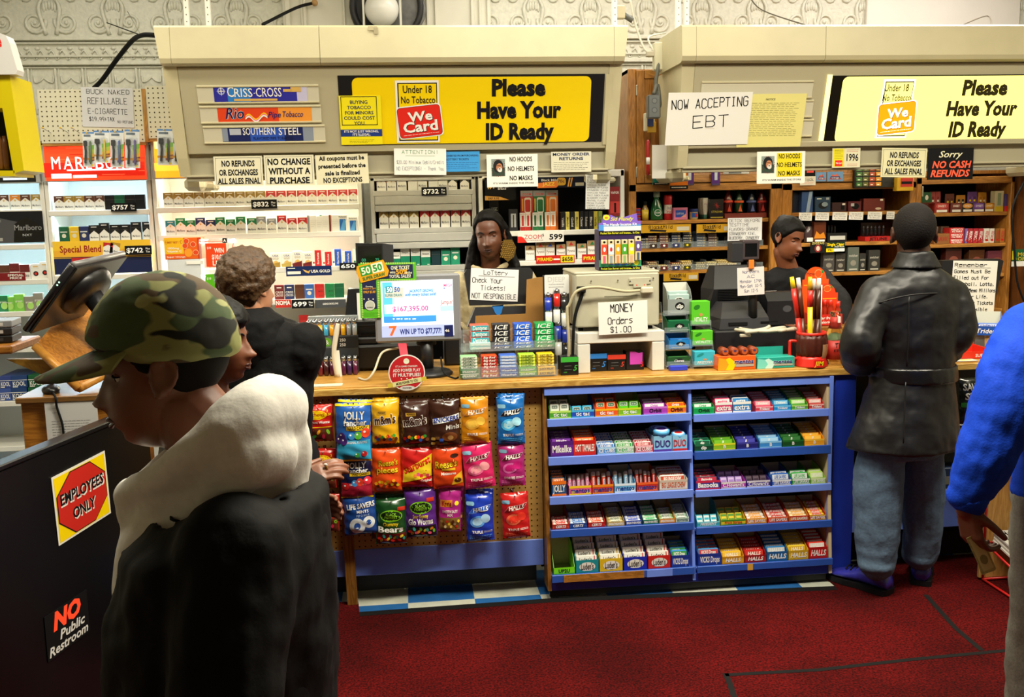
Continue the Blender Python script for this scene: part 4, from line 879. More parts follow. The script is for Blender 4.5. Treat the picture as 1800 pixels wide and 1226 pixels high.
# --- oak cabinets behind the second register
YK,YKB=5.62,5.98
OAKC=MW('#8a5a22','#b47a34',5,stretch=(7,7,1));OAKH=MW('#905e26','#bd853c',5,stretch=(1,7,7));CDK=M('#14100d',.8)
def kz(px,py):return U(px,py,YK).z
def kx(px,py=370):return U(px,py,YK).x
KS={}
def cabinet(key,label,xl,xr,ztop,stiles,rail,shelves,door=None):
 root=thing('oak_cabinet',((xl+xr)/2,YK,0),label,'cabinet');P=lambda b,n,par=root:put(b,n,root,Matrix())
 for x in (xl+.01,xr-.01):
  b=MB();b.box((x,(YK+YKB)/2,ztop/2),(.02,YKB-YK,ztop),OAKC);P(b,'side_panel')
 b=MB();b.box(((xl+xr)/2,YKB,ztop/2),(xr-xl-.03,.012,ztop-.02),CDK);P(b,'back_panel')
 b=MB();b.box(((xl+xr)/2,(YK+YKB)/2,ztop-.01),(xr-xl,YKB-YK,.02),OAKC);P(b,'top_panel')
 for x0,x1 in stiles:
  b=MB();b.box(((x0+x1)/2,YK-.011,ztop/2),(x1-x0,.022,ztop),OAKC,.003);P(b,'stile')
 zt,zb=rail;b=MB();b.box(((xl+xr)/2,YK-.012,(zt+zb)/2),(xr-xl,.02,zt-zb),OAKH,.003);P(b,'rail')
 # closed doors above the rail
 xs=sorted([xl]+[a for s in stiles for a in s]+[xr]);x0,x1=stiles[0][1],stiles[-1][0] if len(stiles)>1 else xr
 for a,c in (door or [(x0,x1)]):
  d=MB();d.box(((a+c)/2,YK-.004,(zt+ztop)/2),(c-a-.004,.02,ztop-zt-.01),OAKC,.003)
  fw=.05
  for X in (a+fw/2,c-fw/2):d.box((X,YK-.018,(zt+ztop)/2),(fw-.004,.014,ztop-zt-.012),OAKC,.003)
  for Z in (zt+fw/2+.005,ztop-fw/2-.005):d.box(((a+c)/2,YK-.018,Z),(c-a-2*fw,.014,fw),OAKH,.003)
  D=put(d,'door',root,Matrix())
  h=MB();
  for Z in (zt+.07,ztop-.12):h.box((a+.002,YK-.026,Z),(.01,.006,.06),M('#b8b4a8',.3,1),.002)
  o=h.obj('hinge',D);o.matrix_world=Matrix()
 zs=[]
 for (px,py),(x0,x1) in shelves:
  z=kz(px,py);zs.append(z)
  b=MB();b.box(((x0+x1)/2,(YK+YKB)/2,z-.011),(x1-x0,YKB-YK-.01,.022),OAKH,.002);P(b,'shelf')
 KS[key]=zs;return root
ca=(kx(1104),kx(1372));
cabinet('A','oak wall cabinet with mouthwash shelf above dark cigar trays',ca[0],ca[1],kz(1120,122),[(ca[0],kx(1117)),(kx(1352),ca[1])],(kz(1200,323),kz(1200,336)),
  [((1230,386),(kx(1118),kx(1352))),((1200,435.5),(kx(1118),kx(1352))),((1200,475),(kx(1118),kx(1352))),((1200,560),(kx(1118),kx(1352)))],door=[(kx(1117),kx(1172)),(kx(1172),kx(1352))])
cb=(ca[1]+.001,kx(1606))
cabinet('B','oak wall cabinet holding pocket scales, tagged with white cards',cb[0],cb[1],kz(1500,122),[(cb[0],kx(1390)),(kx(1595),cb[1])],(kz(1450,322),kz(1450,334)),
  [((1480,372.5),(kx(1390),kx(1595))),((1480,426),(kx(1390),kx(1595))),((1500,478),(kx(1390),kx(1595))),((1500,545),(kx(1390),kx(1595)))])
cc=(cb[1]+.001,kx(1778))
cabinet('C','oak wall cabinet holding cigarillo pouches and rolling papers',cc[0],cc[1],kz(1700,300),[(cc[0],kx(1616)),(kx(1772),cc[1])],(kz(1700,311),kz(1700,323)),
  [((1700,373.5),(kx(1616),kx(1772))),((1700,428.5),(kx(1616),kx(1772))),((1700,482),(kx(1616),kx(1772))),((1700,545),(kx(1616),kx(1772)))],door=[(kx(1616),kx(1640))])
b=MB();xd=kx(1781);b.box((xd+.32,YK-.1,.95),(.62,.3,1.9),MW('#4d2a10','#6b3d18',5,stretch=(7,7,1)),.004)
bd=b;root=thing('dark_cabinet',(xd+.32,YK-.1,0),'dark brown wooden cabinet past the last oak shelves','cabinet');put(b,'body',root,Matrix())
b=MB();b.box((xd+.32,YK-.255,1.2),(.6,.012,1.4),MW('#58310f','#7a481d',5,stretch=(7,7,1)),.004);put(b,'door',root,Matrix())
def kitem(name,x0,y0,x1,y1,shelf,d,c,label,cat,draw=None,group=None,dy=.012,ch=.0015,rz=0):
 Y=YK+dy;z=KS[shelf[0]][shelf[1]]+.0008 if isinstance(shelf,tuple) else shelf
 a,e=U(x0,(y0+y1)/2,Y),U(x1,(y0+y1)/2,Y);h=U((x0+x1)/2,y0,Y).z-z;w=e.x-a.x;b=MB()
 b.box((0,0,h/2),(w,d,h),c if not isinstance(c,str) else M(c,.35),ch)
 if draw:draw(b,w,h,-d/2-.0008)
 return b.obj(name,loc=((a.x+e.x)/2,Y+d/2,z),label=label,cat=cat,group=group,rz=rz)
def kbottle(name,x0,x1,y0,shelf,prof,mats,label,cat,extra=None,dy=.05,group=None,sq=None,n=18):
 """prof: [(radius share, height share)]"""
 Y=YK+dy;z=KS[shelf[0]][shelf[1]]+.0008 if isinstance(shelf,tuple) else shelf;a,e=U(x0,y0,Y),U(x1,y0,Y);r=(e.x-a.x)/2;h=U((x0+x1)/2,y0,Y).z-z
 b=MB();b.lathe([(q*r,t*h) for q,t in prof],None,n=n,mats=mats,sq=sq or (1,.8))
 if extra:extra(b,r,h)
 return b.obj(name,loc=((a.x+e.x)/2,Y,z),label=label,cat=cat,group=group)
# toiletries
S1=('A',0)
for k,c in enumerate(('#a5242c','#b8303a','#a5242c')):
 p=U(1122.5,388,YK+.02);b=MB();b.box((0,0,.012),(.028,.05,.0235),M(c,.4),.002);b.rect(-.012,.008,.012,.016,NAVY,-.0258);b.obj('small_box',loc=(p.x,YK+.05,KS['A'][0]+.001+k*.025),label=f'small red and navy box, {("lowest", "middle", "topmost")[k]} of three beside the mouthwash',cat='box',group='small red boxes stacked on the oak shelf')
def band(r,z0,z1,m,h,kx_=1,ky=.8,b=None,n=18):b.lathe([(r*1.015,z0*h),(r*1.015,z1*h)],m,n=n,sq=(kx_,ky))
gl=M('#0e5a2e',.12,coat=.5);cl=M('#9ab8a8',.2)
kbottle('mouthwash_bottle',1128,1140,354,S1,[(.9,0),(1,.03),(1,.6),(.5,.74),(.5,.8),(.55,.82),(.55,1)],[M('#8a6a20',.3)]*4+[INK]*2,'small amber mouthwash bottle with yellow label on oak shelf','bottle',lambda b,r,h:band(r,.1,.55,Cm('#d8b83a'),h,b=b))
kbottle('mouthwash_bottle',1143,1165,337,S1,[(.8,0),(1,.04),(.98,.3),(.8,.55),(.45,.74),(.4,.8),(.55,.81),(.55,1)],[gl]*5+[cl]*2,'large green mouthwash bottle with oval label on oak shelf','bottle',lambda b,r,h:(b.disc(0,.26*h,.55*r,.12*h,WHT,-.8*r-.002),b.disc(0,.26*h,.48*r,.1*h,Cm('#0e6a34'),-.8*r-.0026),b.text('SCOPE',0,.26*h,.06*h,WHT,-.8*r-.0032,wid=.8*r)))
kbottle('aerosol_can',1167,1181,343,S1,[(1,0),(1,.26),(1,.6),(1.05,.61),(1.05,.93),(.9,1)],[M('#c41f28',.3),WHT,WHT,M('#c41f28',.3),M('#c41f28',.3)],'red and white aerosol can with red cap on oak shelf','can',lambda b,r,h:(b.hand('Old',0,.48*h,.1*h,NAVY,-.82*r-.002,wid=.9*r),b.hand('Spice',0,.34*h,.1*h,RED,-.82*r-.002,wid=1.1*r)),sq=(1,.8))
kitem('tissue_box',1184,365,1209,386,S1,.06,'#d87aa0','pink and blue cotton box beside the red aerosol can','box',lambda b,w,h,y:(b.rect(-.36*w,.2*h,.36*w,.78*h,Cm('#2b52b8'),y),b.text('COTTON',-.05*w,.5*h,.16*h,WHT,y-.0005,wid=.5*w),b.poly([(0,.2*h),(.36*w,.2*h),(.36*w,.5*h)],Cm('#e8a890'),y-.0008)))
kbottle('ointment_jar',1212,1227,367,S1,[(.85,0),(1,.1),(1,.68),(1.05,.69),(1.05,.97),(.95,1)],[M('#d8cf9a',.2),M('#d8cf9a',.2),M('#d8cf9a',.2),NAVY,NAVY],'small ointment jar with blue lid on oak shelf','jar',lambda b,r,h:(b.rect(-.7*r,.18*h,.6*r,.6*h,Cm('#2d5fc0'),-.82*r-.002),b.rect(.1*r,.25*h,.5*r,.5*h,RED,-.82*r-.0026)))
for k in range(3):
 kbottle('lotion_tube',1227+k*4,1242+k*1.5,348,S1,[(.6,0),(.6,.2),(.62,.21),(1,.5),(1,.9),(.9,1)],[Cm('#4d8a78')]*2+[Cm('#e9e6e2')]*3,f'white lotion tube on green cap, {("back", "middle", "front")[k]} of three','tube',(lambda b,r,h:b.text('lotion',0,.72*h,.05*h,M('#b06080',.5),-.45*r-.003,wid=1.1*r)) if k==2 else None,dy=.13-.04*k,sq=(1,.45),group='lotion tubes on the oak shelf')
kitem('boxed_product',1248,350,1272,386,S1,.06,'#17151a','black box with red burst and yellow wording on oak shelf','box',lambda b,w,h,y:([b.poly([(-.02*w,.66*h),(.3*w*math.cos(R(36*k)),.66*h+.24*h*math.sin(R(36*k))),(.02*w,.68*h)],M('#c8302a',.5),y) for k in range(10)],b.text('STREAM',0,.36*h,.1*h,M('#c8b83a',.5),y,wid=.8*w),b.rect(-.45*w,.06*h,.45*w,.1*h,M('#c8b83a',.5),y)))
b=MB();a,e=U(1275,378,YK+.01),U(1349,378,YK+.01);zz=KS['A'][0];b.box((0,0,.016),(e.x-a.x,.14,.03),M('#7a2a1e',.5),.003);b.obj('cardboard_tray',loc=((a.x+e.x)/2,YK+.09,zz+.001),label='low dark red tray under four detox bottles',cat='tray')
for k,(x,c,lc) in enumerate(((1280,'#5e1712','#d8452c'),(1299,'#183a1c','#e06030'),(1321,'#16203a','#5a68a8'),(1339,'#5a1418','#c83a34'))):
 z0=zz+.033
 kbottle('detox_bottle',x-8.5,x+8.5,334+k*.5,z0,[(.8,0),(.9,.05),(.85,.4),(.95,.5),(.7,.7),(.4,.85),(.42,1)],[M(c,.2)]*6,f'{("red", "green", "navy", "cherry")[k]} detox drink bottle standing in a low red tray','bottle',lambda b,r,h:(b.lathe([(r*.98,.44*h),(r*.98,.54*h)],M(lc,.4),n=18,sq=(1,.8)),b.poly([(-.4*r,.06*h),(.4*r,.06*h),(0,.38*h)],M(lc,.4),-.76*r-.003)),group='detox bottles on the oak shelf',dy=.07)
sheet('paper_notice','handwritten detox flavors notice hanging from the oak shelf','notice',(1278,383,1338,423),YK-.03,'#d9d9dc',lambda b,w,h,y:[b.hand(t,-.46*w,(.38-.19*i)*h,.12*h,INK,y,wid=.0+(.9,.58,.85,.8,.88)[i]*w,al='l') for i,t in enumerate(('DETOX BEFORE','TESTTIME','FLAVORS-ORANGE','STRAWBERRY KIWI,','BLUEBERRY, CRANBERRY'))],off=.012)
# cigar trays
CY='#b88a1c'
def d_bm(b,w,h,y):b.hand('Black&Mild',-.1*w,.18*h,.42*h,M('#2a1a08',.6),y,wid=.46*w,th=.06*h);b.poly([(-.32*w,-.3*h),(.0,-.42*h),(.02*w,-.2*h),(-.3*w,-.05*h)],INK,y);b.rect(.22*w,-.3*h,.46*w,.2*h,M('#b9b2a0',.6),y)
for rc,lb in (((1125,395,1214,409),'first'),((1224,394,1290,409),'second')):
 sheet('header_strip',f'{lb} mustard cigar header strip under the mouthwash shelf','sign',rc,YK-.012,CY,d_bm,thick=.006)
sheet('header_strip','mustard cigar header strip low behind the money order machine','sign',(1166,480,1227,494),YK-.012,CY,d_bm,thick=.006)
sc=[(1131,'#3a3b40',4),(1146,'#5c3a2c',5),(1166,'#6b4438',6),(1187,'#3d4458',6),(1207,'#2e3036',6),(1231,'#4a5566',6),(1251,'#5a4038',6)]
for k,(px,c,n) in enumerate(sc):
 x=U(px,425,YK+.03).x;z=KS['A'][1]+.001
 for i in range(n):
  b=MB();b.box((0,0,.0075),(.055,.08,.0145),M(c,.35),.001);b.text('Mild',-.008,.008,.006,M('#c8c4bc',.5),-.0407,wid=.03);b.rect(.012,.003,.024,.012,Cm('#a89468'),-.0407)
  b.obj('cigar_tin',loc=(x+random.uniform(-.0015,.0015),YK+.055,z+i*.0152),label=f'flat cigar box, {("lowest", "second up", "third up", "fourth up", "fifth up", "topmost")[i] if i < n-1 else "topmost"} in stack {ordn(k, len(sc))} on dark tray',cat='cigar box',group='flat cigar boxes stacked in the dark trays')
AC=M('#c8d4d8',.1,alpha=.13)
for z,y0 in ((KS['A'][1],'upper'),(KS['A'][2],'lower')):
 b=MB();a,e=kx(1122),kx(1342)
 b.box(((a+e)/2,YK-.004,z+.018),(e-a,.004,.034),AC)
 for px in (1138,1157,1177,1198,1218,1241,1262,1284,1305):b.box((kx(px),YK+.05,z+.03),(.003,.11,.055),AC)
 for i,px in enumerate((1148,1167,1188,1208)):
  c=('#33221a','#5a1a1a','#2a3260','#3a3c10')[i];b.rect(kx(px)-.022,z+.004,kx(px)+.022,z+.026,M(c,.4),YK-.0068);b.disc(kx(px),z+.015,.008,.006,WHT if i != 3 else YEL,YK-.0075,8)
 b.obj('acrylic_tray_front',label=f'{y0} clear divided tray front holding cigars in the oak cabinet',cat='tray')
TIP=M('#c9b98a',.6)
for k,(px,n,c) in enumerate(((1132,3,'#8a6a3a'),(1147,5,'#7a4a34'),(1166,3,'#b89a4a'),(1189,4,'#8a4a2a'),(1208,5,'#b8963a'),(1232,4,'#5a5a4a'),(1252,4,'#b8ae80'),(1271,5,'#b89a50'),(1289,4,'#c8a848'))):
 b=MB();x=kx(px);z=KS['A'][2]
 for i in range(n):
  for j in range(5):
   cx,cz=(j-2)*.0115+(.005 if i % 2 else 0),.006+i*.0105;b.tube([(cx,-.04,cz),(cx,.06,cz)],.0052,M(c,.6),n=7);b.disc(cx,cz,.0042,.0042,TIP,-.0405,7)
 o=b.obj('cigar_bundle',loc=(x,YK+.05,z+.001),label=f'stacked bundle of loose cigars, {ordn(k, 9)} in the lower tray',cat='cigars',group='bundles of cigars in the lower tray',kind='stuff')
# pocket scale shelf
S=('B',0)
def d_sc(c2):return lambda b,w,h,y:(b.disc(0,.42*h,.3*w,.22*h,M('#14161a',.3),y),b.disc(.12*w,.5*h,.2*w,.15*h,M('#8fa0b0',.3),y-.0006),b.rect(-.4*w,.84*h,-.1*w,.9*h,WHT,y),b.rect(.2*w,.8*h,.4*w,.94*h,Cm('#a8b0b8'),y))
kitem('scale_box',1373,341,1391,372,S,.06,'#1b2033','dark indigo scale box half hidden at the shelf end','box',lambda b,w,h,y:b.text('digital',0,.75*h,.08*h,WHT,y,wid=.7*w),dy=.1)
kitem('scale_box',1393,338,1407,373,S,.06,'#1b2440','narrow navy scale box beside the silver streaked one','box',dy=.05)
kitem('scale_box',1409,337,1429,374,S,.05,'#31518c','blue scale box with silver diagonal streak','box',lambda b,w,h,y:b.poly([(-.1*w,0),(.2*w,0),(.45*w,h),(.15*w,h)],M('#9ab0cc',.3),y))
kitem('scale_box',1433,346,1460,373,S,.05,'#26405e','slate blue scale box showing two round scales','box',d_sc(0))
kitem('scale_box',1463,356,1488,372,S,.05,'#3a2024','low dark maroon scale box with black scale picture','box',lambda b,w,h,y:(b.rect(.1*w,.2*h,.35*w,.7*h,INK,y),b.rect(.2*w,.7*h,.4*w,.9*h,WHT,y)))
kitem('scale_box',1491,354,1514,372,S,.05,'#571a20','dark red scale box with tilted scale picture','box',lambda b,w,h,y:(b.disc(.05*w,.5*h,.28*w,.3*h,INK,y),b.rect(-.3*w,.5*h,-.05*w,.8*h,M('#b8bcc4',.3),y-.0005)))
kitem('scale_box',1518,349,1555,371,S,.05,'#6b2620','wide reddish brown scale box with oval seal','box',lambda b,w,h,y:(b.disc(.2*w,.18*h,.14*w,.1*h,Cm('#c8b8a0'),y),b.rect(.28*w,.8*h,.42*w,.94*h,WHT,y)))
for k,(x0,x1) in enumerate(((1404,1427),(1433,1457),(1463,1489),(1492,1517),(1525,1550),(1558,1572))):
 sheet('price_card',f'handwritten scale price card, {ordn(k, 6)} on the scale shelf edge','price card',(x0,374-k*.4,x1,388-k*.5),YK-.013,'#e4e2dd',lambda b,w,h,y:(b.hand('SCALES',0,.25*h,.16*h,INK,y,wid=.6*w),b.hand('$14.99+tax',0,-.02*h,.16*h,INK,y,wid=.8*w),b.hand('No Refunds',0,-.28*h,.14*h,INK,y,wid=.7*w)),'handwritten scale price cards',rot=.04)
# middle shelf
S=('B',1)
kbottle('glass_jar',1414,1429,391,S,[(.9,0),(1,.05),(1,.75),(.7,.8),(.75,1)],[M('#4a3a3c',.15)]*3+[INK]*1,'dark glass jar with white label on the middle shelf','jar',lambda b,r,h:b.rect(-.7*r,.05*h,.7*r,.25*h,WHT,-.82*r-.002))
kitem('cigar_display',1431,390,1452,424,S,.05,'#5e2a12','dark orange cigar display box with pale foot','display',lambda b,w,h,y:(b.poly([(-.5*w,.2*h),(.5*w,.2*h),(.3*w,.5*h),(0,.38*h),(-.3*w,.55*h)],Cm('#d8871e'),y),b.rect(-.4*w,.04*h,.4*w,.14*h,WHT,y)))
kitem('cigar_display',1455,410,1489,424,S,.07,'#191a1c','black tray of dark glass tubes with white label','tray',lambda b,w,h,y:(b.rect(-.38*w,.25*h,.4*w,.7*h,M('#c9c9c2',.5),y)))
for k in range(5):
 x=kx(1461+k*5.6);b=MB();b.lathe([(.007,0),(.007,.09),(.004,.1)],M('#26282c',.12,coat=.5),n=10);b.obj('glass_tube',loc=(x,YK+.12,KS['B'][1]+.001),label=f'dark glass tube, {ordn(k, 5)} standing behind the black tray',cat='tube',group='dark glass tubes on the middle shelf')
kitem('lighter_tray',1521,416,1566,423.5,S,.1,'#b8201e','red torch lighter tray on the middle shelf','tray',lambda b,w,h,y:b.text('JETLINE',.0,.5*h,.6*h,INK,y,wid=.7*w,bold=.05))
kitem('lighter_tray',1513,391,1566,424,S,.02,'#3d1416','dark red upright backing card behind torch lighters','card',lambda b,w,h,y:b.disc(-.2*w,.6*h,.14*w,.2*h,Cm('#2a0e12'),y),dy=.18)
for k in range(6):
 x=kx(1527+k*7);b=MB();b.lathe([(.008,0),(.0085,.04),(.006,.05),(.006,.065),(.003,.068)],M('#1b1c20',.25),n=10);b.lathe([(.0062,.052),(.0064,.058)],M('#8a8d92',.3,1),n=10);b.obj('torch_lighter',loc=(x,YK+.06,U(1540,417,YK).z+.001),label=f'black torch lighter, {ordn(k, 6)} in the red tray',cat='lighter',group='torch lighters in the red tray')
def d_zz(b,w,h,y):b.disc(0,-.1*h,.22*w,.34*h,Cm('#8a1f1c'),y);b.disc(0,-.1*h,.12*w,.22*h,M('#d8c8b8',.5),y-.0005);b.text('ZIGZAG',0,.36*h,.18*h,M('#d8c870',.5),y,wid=.8*w)
sheet('brand_sign','black rolling paper sign with round red head emblem','sign',(1424,425,1451,445),YK-.016,'#141413',d_zz)
def d_scg(b,w,h,y):b.text('Single Cigar',0,.28*h,.28*h,YEL,y,wid=.9*w,bold=.04);b.text('Fresh Pouch',.2*w,.04*h,.16*h,WHT,y,wid=.5*w);b.rect(-.5*w,-.5*h,-.1*w,-.12*h,YEL,y);b.text('99c',-.3*w,-.3*h,.26*h,INK,y-.0005,wid=.24*w);b.rect(-.1*w,-.46*h,.48*w,-.14*h,WHT,y)
sheet('brand_sign','black and yellow single cigar sign beside the head emblem','sign',(1452,426,1485,443),YK-.016,'#17301c',d_scg)
S=('B',2)
for k,(x0,y0,x1,c,lb) in enumerate(((1447,444,1467,'#4a4644','grey upright cigar carton under the yellow sign'),(1469,446,1486,'#3a3632','dull brown upright cigar carton on lower shelf'),(1490,435,1510,'#5a6058','tall pale green cigar carton on lower shelf'),(1511,446,1522,'#2f2e2c','thin black cigar carton on lower shelf'),(1527,440,1547,'#33322f','charcoal cigar carton beside the coat shoulder'))):
 kitem('cigar_carton',x0,y0,x1,476,S,.04,c,lb,'carton',lambda b,w,h,y:(b.text('swisher',0,.66*h,.12*h,M('#b8b4a8',.5),y,wid=.8*w),b.disc(0,.35*h,.25*w,.12*h,M('#8a8478',.5),y),b.rect(-.35*w,.06*h,.35*w,.12*h,M('#b8b4a8',.5),y)))
# cigarillo shelf
S=('C',0)
kitem('cigar_display',1616,338,1637,373,S,.05,'#5a2418','green and red box at the start of the cigarillo shelf','box',lambda b,w,h,y:(b.rect(-.5*w,.5*h,.5*w,h,Cm('#1c5a34'),y),b.disc(.1*w,.74*h,.14*w,.12*h,WHT,y-.0005)),dy=.08)
pp=[(1643,1668,'#9e2a26','#c24a4a','red'),(1671,1691,'#6b2b22','#7a3a30','brown'),(1690.5,1711,'#231a16','#d8922a','black'),(1710,1732,'#6a3a8c','#8a5ab0','purple'),(1729.5,1748,'#c07a20','#d89a30','orange')]
for k,(x0,x1,c,c2,nm) in enumerate(pp):
 kitem('cigarillo_display',x0,357,x1,373,S,.1,c,f'low {nm} cigarillo display box on the cigarillo shelf','display',lambda b,w,h,y,c2=c2:(b.disc(0,.68*h,.42*w,.28*h,M(c2,.4),y),b.text('SWEET',0,.68*h,.2*h,WHT,y-.0006,wid=.55*w),b.rect(-.36*w,.05*h,.38*w,.3*h,WHT,y)))
 for j in range(2):
  xm=x0+(x1-x0)*(.28+.44*j);z=KS['C'][0]+.05;x=U(xm,350,YK+.06).x
  b=MB();h=(.125,.11,.1,.12,.115)[k]
  b.loft([[(-.016,-.001,0),(.016,-.001,0),(.016,.001,0),(-.016,.001,0)],[(-.016,-.004,.02),(.016,-.004,.02),(.016,.004,.02),(-.016,.004,.02)],[(-.016,-.004,h*.8),(.016,-.004,h*.8),(.016,.004,h*.8),(-.016,.004,h*.8)],[(-.016,-.0008,h),(.016,-.0008,h),(.016,.0008,h),(-.016,.0008,h)]][::1],M(c2,.3),smooth=False)
  b.rect(-.008,h*.3,.008,h*.75,M(c,.4),-.0046);b.rect(-.006,h*.5,.006,h*.6,YEL if k % 2 else WHT,-.0052)
  b.obj('cigarillo_pouch',loc=(x,YK+.13+.012*j,z-.045),label=f'{("first", "second")[j]} {nm} cigarillo pouch standing up in its low box',cat='pouch',group='cigarillo pouches on the oak shelf')
kitem('cigar_display',1749,336,1764,372,S,.05,'#c8bf9a','pale card of cigarillos beside the orange pouches','card',lambda b,w,h,y:(b.rect(-.5*w,0,.5*w,.25*h,Cm('#d8b81e'),y),b.rect(-.2*w,.3*h,.2*w,.9*h,Cm('#8a9a7a'),y)))
kitem('cigar_display',1766,341,1773,372,S,.05,'#5a4a8a','narrow violet and red box at the end of the cigarillo shelf','box',lambda b,w,h,y:b.rect(-.5*w,0,.5*w,.3*h,RED,y))
S=('C',1)
kitem('paper_carton',1642,411,1669,429,S,.08,'#8a5a30','kraft rolling paper carton with dark lettering','carton',lambda b,w,h,y:b.text('RAW',.02*w,.5*h,.4*h,M('#a02a20',.5),y,wid=.7*w,bold=.04))
kitem('paper_carton',1654,398,1668,427,S,.06,'#d8d2c6','white carton standing behind the kraft one','carton',dy=.12)
for k in range(3):
 z=KS['C'][1]+.001+k*.0325;b=MB();a,e=U(1670,420,YK+.01),U(1695,420,YK+.01);w=e.x-a.x;b.box((0,0,.016),(w,.08,.0315),Cm('#c4302e'),.001);b.text('MEDICO',0,.021,.011,WHT,-.0408,wid=.8*w,bold=.03);b.text('FILTERS',0,.008,.009,WHT,-.0408,wid=.7*w,bold=.03)
 b.obj('filter_box',loc=((a.x+e.x)/2,YK+.055,z),label=f'red pipe filter box, {("lowest", "middle", "topmost")[k]} of the stack by the kraft carton',cat='box',group='red pipe filter boxes')
for k,(x0,x1,c,nm) in enumerate(((1697,1701,'#7a5aa0','violet'),(1702,1710,'#a82430','first red'),(1711,1719,'#a82430','second red'),(1720,1728,'#a82430','third red'),(1730,1739,'#d8d0c4','first white'),(1740,1748,'#d8d0c4','second white'),(1750,1757,'#8a5a28','tan'),(1758,1766,'#a86a30','patterned orange'))):
 kitem('paper_box',x0,402,x1,427,S,.06,c,f'{nm} upright rolling paper box on the paper shelf','box',lambda b,w,h,y,k=k:(b.text('JOKER',0,.5*h,w*.6,WHT if k<4 else M('#b82a2a',.5),y,wid=.7*h,rot=R(80)),b.disc(0,.2*h,.3*w,.08*h,RED,y)),'upright rolling paper boxes')
S=('C',2)
for k,(x0,x1,c) in enumerate(((1662,1690,'#4a1f1a'),(1703,1730,'#54301a'),(1736,1768,'#6b3440'))):
 kitem('pouch_box',x0,437+k*2,x1,482,S,.06,c,f'{("maroon", "brown", "dusky pink")[k]} tobacco box on the dim bottom shelf','box',lambda b,w,h,y:(b.disc(0,.5*h,.3*w,.2*h,M('#8a4a3a',.5),y),b.rect(-.4*w,.1*h,.4*w,.2*h,M('#a05a4a',.5),y)),dy=.04)
# things hanging above
def card(name,rc,Y,c,label,cat,draw,group=None,thick=.006):return sheet(name,label,cat,rc,Y,c,draw,group,thick=thick)
card('hanging_card',(1406,300,1433,326),YK-.03,'#e8e4dc','white clip card with black and red print below the second sign','card',lambda b,w,h,y:(b.rect(-.3*w,.1*h,.48*w,.5*h,INK,y),b.rect(-.1*w,.35*h,.35*w,.5*h,RED,y-.0004),b.hand('Black',0,-.1*h,.2*h,INK,y,wid=.7*w),b.lines(0,-.3*h,.7*w,2,.1*h,RED,y)))
for k,rc in enumerate(((1434,303,1451,319),(1453,302,1481,319))):card('hanging_card',rc,YK-.03,'#6d9ad0',f'{("small", "wider")[k]} sky blue hanging card with red mountain emblem','card',lambda b,w,h,y:(b.poly([(-.4*w,-.3*h),(.4*w,-.3*h),(.1*w,.3*h),(0,.1*h),(-.15*w,.25*h)],Cm('#d8572a'),y),b.rrect(-.3*w,-.25*h,.3*w,.02*h,.004,NAVY,y-.0005),b.text('wings',0,-.12*h,.15*h,WHT,y-.001,wid=.5*w)))
b=MB();a,e=U(1499,320,YK-.03),U(1578,320,YK-.03);h=.19;b.box((0,0,h/2),(e.x-a.x,.03,h),BLACK,.002)
for i in range(4):
 c=('#3f7a3a','#6a6f2c','#b8482a','#d8961e')[i]
 for j in range(6):b.box((-(e.x-a.x)/2+.025+i*.04,-.019,.02+j*.03),(.034,.008,.022),M(c,.4),.001);b.rect(-(e.x-a.x)/2+.015+i*.04,.014+j*.03,-(e.x-a.x)/2+.03+i*.04,.02+j*.03,WHT,-.0235)
b.obj('hanging_display',loc=((a.x+e.x)/2,YK-.04,U(1540,330,YK).z),label='black hanging rack of green to orange sweets under the second sign',cat='display')
kitem('pouch_box',1577,312,1606,336,kz(1590,336),.05,'#c8a020','yellow and red open carton hanging beside the black rack','box',lambda b,w,h,y:(b.rect(-.3*w,.3*h,.45*w,.95*h,Cm('#b01f1a'),y),b.rect(-.25*w,.5*h,.4*w,.7*h,INK,y-.0004)),dy=-.092)
for k,(rc,c,lb) in enumerate((((1147,305,1175,325),'#2a8f86','teal pouch hanging from the oak rail'),((1176,300,1208,333),'#d8761e','orange pouch hanging from the oak rail'))):
 card('hanging_pouch',rc,YK-.05,c,lb,'pouch',lambda b,w,h,y:(b.hand('Corn',0,.1*h,.25*h,INK,y,wid=.6*w),b.rect(-.5*w,-.5*h,.5*w,-.3*h,INK,y),b.lines(0,-.4*h,.8*w,1,.01,WHT,y-.0005,.004)),thick=.014)
for k,px in enumerate((1211,1257)):card('hanging_blister',(px-7,296,px+8,326),YK-.04,'#5a3488',f'{("first", "second")[k]} violet blister card of pocket lights','card',lambda b,w,h,y:(b.rect(-.15*w,-.2*h,.2*w,.4*h,M('#c8d8f0',.2),y),b.rect(-.5*w,-.5*h,.5*w,-.4*h,Cm('#3a2460'),y)))
card('hanging_card',(1271,301,1316,306),YK-.04,'#c8ccd0','silver packet hanging flat under the second sign','card',lambda b,w,h,y:b.rect(-.3*w,-.3*h,.2*w,.3*h,Cm('#5a5f68'),y))
